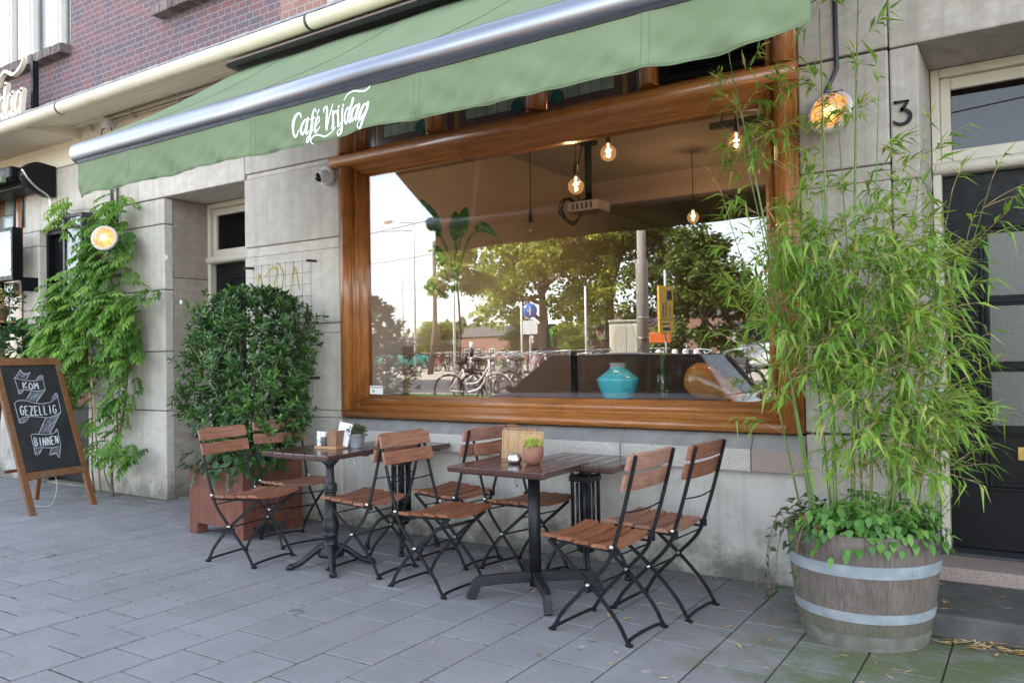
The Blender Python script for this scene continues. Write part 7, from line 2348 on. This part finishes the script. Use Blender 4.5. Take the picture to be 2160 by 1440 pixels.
aS = rad(-38)
b = MB(); b.M = TR(0, 0, 0, aS) @ Matrix.Translation((0, .05, 2.68)) @ Matrix.Rotation(-PI / 2, 4, 'X'); b.lathe([(.001, 0), (.30, 0), (.30, .012), (.001, .012)], 28); b.build('disc', M['sign_blue'], t)
b = MB(); b.M = TR(0, 0, 0, aS)
b.box(-.03, .03, .064, .068, 2.48, 2.86); b.M = TR(0, 0, 0, aS) @ Matrix.Translation((0, .064, 2.62)) @ Matrix.Rotation(rad(35), 4, 'Y'); b.box(-.14, .0, 0, .004, -.03, .03); b.build('arrow', M['white'], t)
b = MB(); b.M = TR(0, 0, 0, aS); b.box(-.30, .30, .045, .06, 1.72, 2.28); b.build('plate', M['paper'], t)
t = thing('stop_sign', 'tall yellow tram stop panel on a thin post', 'sign', (-6.62, -6.08, gz(-6.08)))
M['yellow'] = mat('yellow_panel', (.62, .36, .02), (.70, .42, .03), 6, rough=.4, bmp=0)
b = MB(); b.tube([(0, 0, 0), (0, 0, 2.75)], .025, 8); b.build('post', M['pole_grey'], t)
b = MB(); b.M = TR(0, 0, 0, rad(-62)); b.box(-.19, .19, -.03, .03, 1.42, 2.42); b.build('panel', M['yellow'], t, bevel=.01)
b = MB(); b.M = TR(0, 0, 0, rad(-62))
for q in ((.02, .15, 2.12, 2.32), (-.15, .15, 1.70, 1.715), (-.15, .1, 1.60, 1.63), (-.10, -.07, 1.75, 2.05), (-.02, .0, 1.75, 2.1), (.08, .10, 1.75, 2.0), (-.10, .10, 1.48, 1.54)): b.box(q[0], q[1], .031, .034, q[2], q[3])
b.build('panel_print', M['ink'], t)
t = thing('utility_cabinet', 'cream street cabinet standing against the concrete tram pole', 'cabinet', (-9.45, -10.15, .45), rad(-25))
b = MB(); b.box(-.45, .45, -.22, .22, 0, 1.78); b.build('body', M['cream'], t, bevel=.02)
b = MB(); b.box(-.48, .48, -.25, .25, 1.782, 1.84); b.build('lid', M['cream_old'], t, bevel=.01)
b = MB(); b.box(-.40, -.01, .2205, .235, .1, 1.7); b.box(.01, .40, .2205, .235, .1, 1.7); b.build('door', M['cream'], t, bevel=.004)
t = thing('flower_box', 'orange planter of purple flowers strapped to the tram pole', 'planter', (-7.75, -8.45, 1.62), rad(-20))
M['orange'] = mat('orange_plastic', (.62, .13, .02), (.7, .16, .03), 8, rough=.5, bmp=0)
b = MB(); b.box(-.26, .26, -.12, .12, 0, .26); b.build('box', M['orange'], t, bevel=.02)
t2 = thing('purple_flowers', 'purple flowers growing in the orange planter', 'flowers', (-7.75, -8.45, 1.88))
leafball('foliage', t2, M['lf_ground'], (0, 0, .06), .18, 160, .08, .04, .3, (1.3, .7, .7), .3, 61); leafball('bloom', t2, M['petal_purple'], (0, 0, .22), .16, 160, .06, .045, .3, (1.4, .8, .7), .3, 62)
for i, (x, y, l) in enumerate(((-12.6, -22.6, 'grey bollard left of the red car'), (-13.4, -23.4, 'grey bollard right of the orange planter'), (-14.4, -24.0, 'grey bollard nearest the yellow stop sign'), (-11.9, -22.0, 'grey bollard in front of the red car'))):
    t = thing('bollard', l, 'bollard', (x, y, .52), 0, 'grey bollards across the street'); b = MB(); b.lathe([(.001, 0), (.14, 0), (.13, .95), (.09, 1.02), (.001, 1.03)], 14); b.build('post', M['pole_grey'], t)
for l, x, y in (('black and white banded post behind the white bicycle', -17.4, -13.9), ('black and white banded post left of the young tree', -25.5, -18.2)):
    t = thing('banded_post', l, 'post', (x, y, .5))
    for k in range(5):
        b = MB(); b.lathe([(.07, k * .28), (.07, k * .28 + .279)], 12); b.build('band', M['white'] if k % 2 == 0 else M['black_metal'], t)
t = thing('scooter', 'parked scooter with a tall clear windscreen behind the dark car', 'scooter', (-7.05, -4.75, gz(-4.75)), rad(-100))
b = MB(); b.bar(spline([(-.55, 0, .42), (-.2, 0, .25), (.2, 0, .25), (.38, 0, .55), (.45, 0, .95)], 5), .28, .10, (0, 1, 0)); b.box(-.85, -.15, -.16, .16, .42, .72); b.build('body', M['bike_grey'], t, bevel=.03)
b = MB(); b.box(-.85, -.1, -.15, .15, .725, .82); b.build('saddle', M['rubber'], t, bevel=.03)
for x in (-.6, .62):
    wl = part('wheel', t)
    b = MB(); b.tube([(x + .2 * math.cos(2 * PI * i / 20), 0, .24 + .2 * math.sin(2 * PI * i / 20)) for i in range(20)], .05, 8, closed=True); b.build('tyre', M['rubber'], wl)
    b = MB(); b.M = Matrix.Translation((x, 0, .24)) @ Matrix.Rotation(PI / 2, 4, 'X'); b.lathe([(.001, -.03), (.15, -.03), (.15, .03), (.001, .03)], 16); b.build('rim', M['steel'], wl)
b = MB(); b.tube([(.62, .07, .24), (.50, .05, .7), (.42, 0, 1.0)], .02, 6); b.tube(spline([(.32, -.32, 1.05), (.40, -.1, 1.03), (.40, .1, 1.03), (.32, .32, 1.05)], 4), .014, 6); b.build('handlebar', M['black_metal'], t)
b = MB()
for y in (-.25, .25): b.tube([(.36, y, 1.04), (.40, y * 1.5, 1.25), (.40, y * 1.55, 1.30)], .008, 6); b.ball((.39, y * 1.6, 1.33), .055, 10, (.4, 1, .8))
b.build('mirror', M['black_metal'], t)
b = MB(); n = 8; idx = []
for i in range(n + 1):
    v = lerp(-.24, .24, i / n); idx.append([b.V((.52 - 1.2 * v * v, v, .98)), b.V((.44 - 1.0 * v * v, v, 1.35)), b.V((.36 - .8 * v * v, v * .72, 1.66))])
for i in range(n):
    for j in range(2): b.F((idx[i][j], idx[i + 1][j], idx[i + 1][j + 1], idx[i][j + 1]), True)
ws = b.build('windscreen', M['glass'], t); ws.modifiers.new('t', 'SOLIDIFY').thickness = .004
for l, p in (('overhead tram wire, the upper of the pair across the trees', [(-60, -24, 7.1), (-30, -16, 6.4), (-8.3, -8.6, 5.9), (20, -2, 6.2)]), ('overhead tram wire, the lower of the pair across the trees', [(-60, -27, 6.6), (-30, -19, 5.8), (-8.3, -10.6, 5.2), (20, -4, 5.8)]), ('thin slack cable from the wooden pole to the lamp post', [(-70, -30, 6.0), (-31, -27, 5.4), (-25.1, -21.4, 6.4)])):
    t = thing('overhead_wire', l, 'wire'); b = MB(); b.tube(spline(p, 8), .014, 5); b.build('wire', M['black_metal'], t)

# ------------------------------------------------------------------ the pedestrian across the street
PE = thing('person', 'grey-haired person in a dark jacket and pink trousers walking, mirrored in the glass', 'person', (-19.75, -22.1, .52), rad(160))


def skinned(name, verts, edges, radii, mt, parent, sub=2):
    me = D.meshes.new(name); me.from_pydata(verts, edges, []); me.update()
    o = D.objects.new(name, me); COL.objects.link(o); o.parent = parent
    o.modifiers.new('skin', 'SKIN'); sv = me.skin_vertices[0].data
    for i, r in enumerate(radii):
        sv[i].radius = (r, r) if isinstance(r, (int, float)) else r
    sv[0].use_root = True
    s_ = o.modifiers.new('sub', 'SUBSURF'); s_.levels = sub; s_.render_levels = sub
    for m_ in (mt if isinstance(mt, list) else [mt]): me.materials.append(m_)
    return o


M['skin'] = mat('skin', (.45, .27, .20), (.52, .33, .25), 10, rough=.55, bmp=0)
M['jacket'] = mat('dark_jacket', (.035, .03, .03), (.06, .05, .048), 12, rough=.85, bmp=.3)
M['pink'] = mat('pink_trousers', (.48, .24, .28), (.56, .30, .33), 12, rough=.85, bmp=.3)
M['hair'] = mat('grey_hair', (.45, .44, .42), (.6, .59, .57), 40, rough=.7, bmp=.3)
V_ = [(0, 0, .92), (0, 0, 1.12), (.03, 0, 1.32), (.07, 0, 1.46), (.12, 0, 1.53), (.15, 0, 1.63), (.15, 0, 1.70),
      (.0, .10, .88), (.14, .10, .50), (.22, .10, .10), (.33, .10, .05), (.0, -.10, .88), (-.08, -.10, .50), (-.26, -.10, .12), (-.16, -.10, .05),
      (.04, .19, 1.40), (-.08, .23, 1.14), (.06, .22, .93), (.04, -.19, 1.40), (.12, -.23, 1.14), (.26, -.21, .95), (.235, 0, 1.60)]
E_ = [(0, 1), (1, 2), (2, 3), (3, 4), (4, 5), (5, 6), (0, 7), (7, 8), (8, 9), (9, 10), (0, 11), (11, 12), (12, 13), (13, 14), (2, 15), (15, 16), (16, 17), (2, 18), (18, 19), (19, 20), (5, 21)]
Rr = [(.13, .15), (.12, .14), (.13, .16), (.07, .08), .052, (.085, .075), (.07, .065), .09, .06, .042, .038, .09, .06, .042, .038, .055, .042, .035, .055, .042, .035, .018]
skinned('body', V_, E_, Rr, M['skin'], PE)
skinned('jacket', [(0, 0, .93), (0, 0, 1.12), (.03, 0, 1.34), (.07, 0, 1.45), (.04, .20, 1.40), (-.08, .24, 1.14), (.04, .23, .97), (.04, -.20, 1.40), (.12, -.24, 1.14), (.24, -.22, .99)], [(0, 1), (1, 2), (2, 3), (2, 4), (4, 5), (5, 6), (2, 7), (7, 8), (8, 9)], [(.17, .19), (.15, .17), (.155, .19), (.09, .10), .075, .06, .052, .075, .06, .052], M['jacket'], PE)
skinned('trousers', [(0, 0, .92), (.0, .10, .86), (.14, .10, .50), (.22, .10, .13), (.0, -.10, .86), (-.08, -.10, .50), (-.25, -.10, .15)], [(0, 1), (1, 2), (2, 3), (0, 4), (4, 5), (5, 6)], [(.15, .165), .115, .095, .10, .115, .095, .10], M['pink'], PE)
b = MB(); b.ball((.135, 0, 1.665), .108, 14, (1.02, .92, .95)); b.build('hair', M['hair'], PE)
for y, x in ((.10, .29), (-.10, -.18)):
    b = MB(); b.ball((x, y, .045), .075, 10, (1.7, .75, .6)); b.build('shoe', M['jacket'], PE)
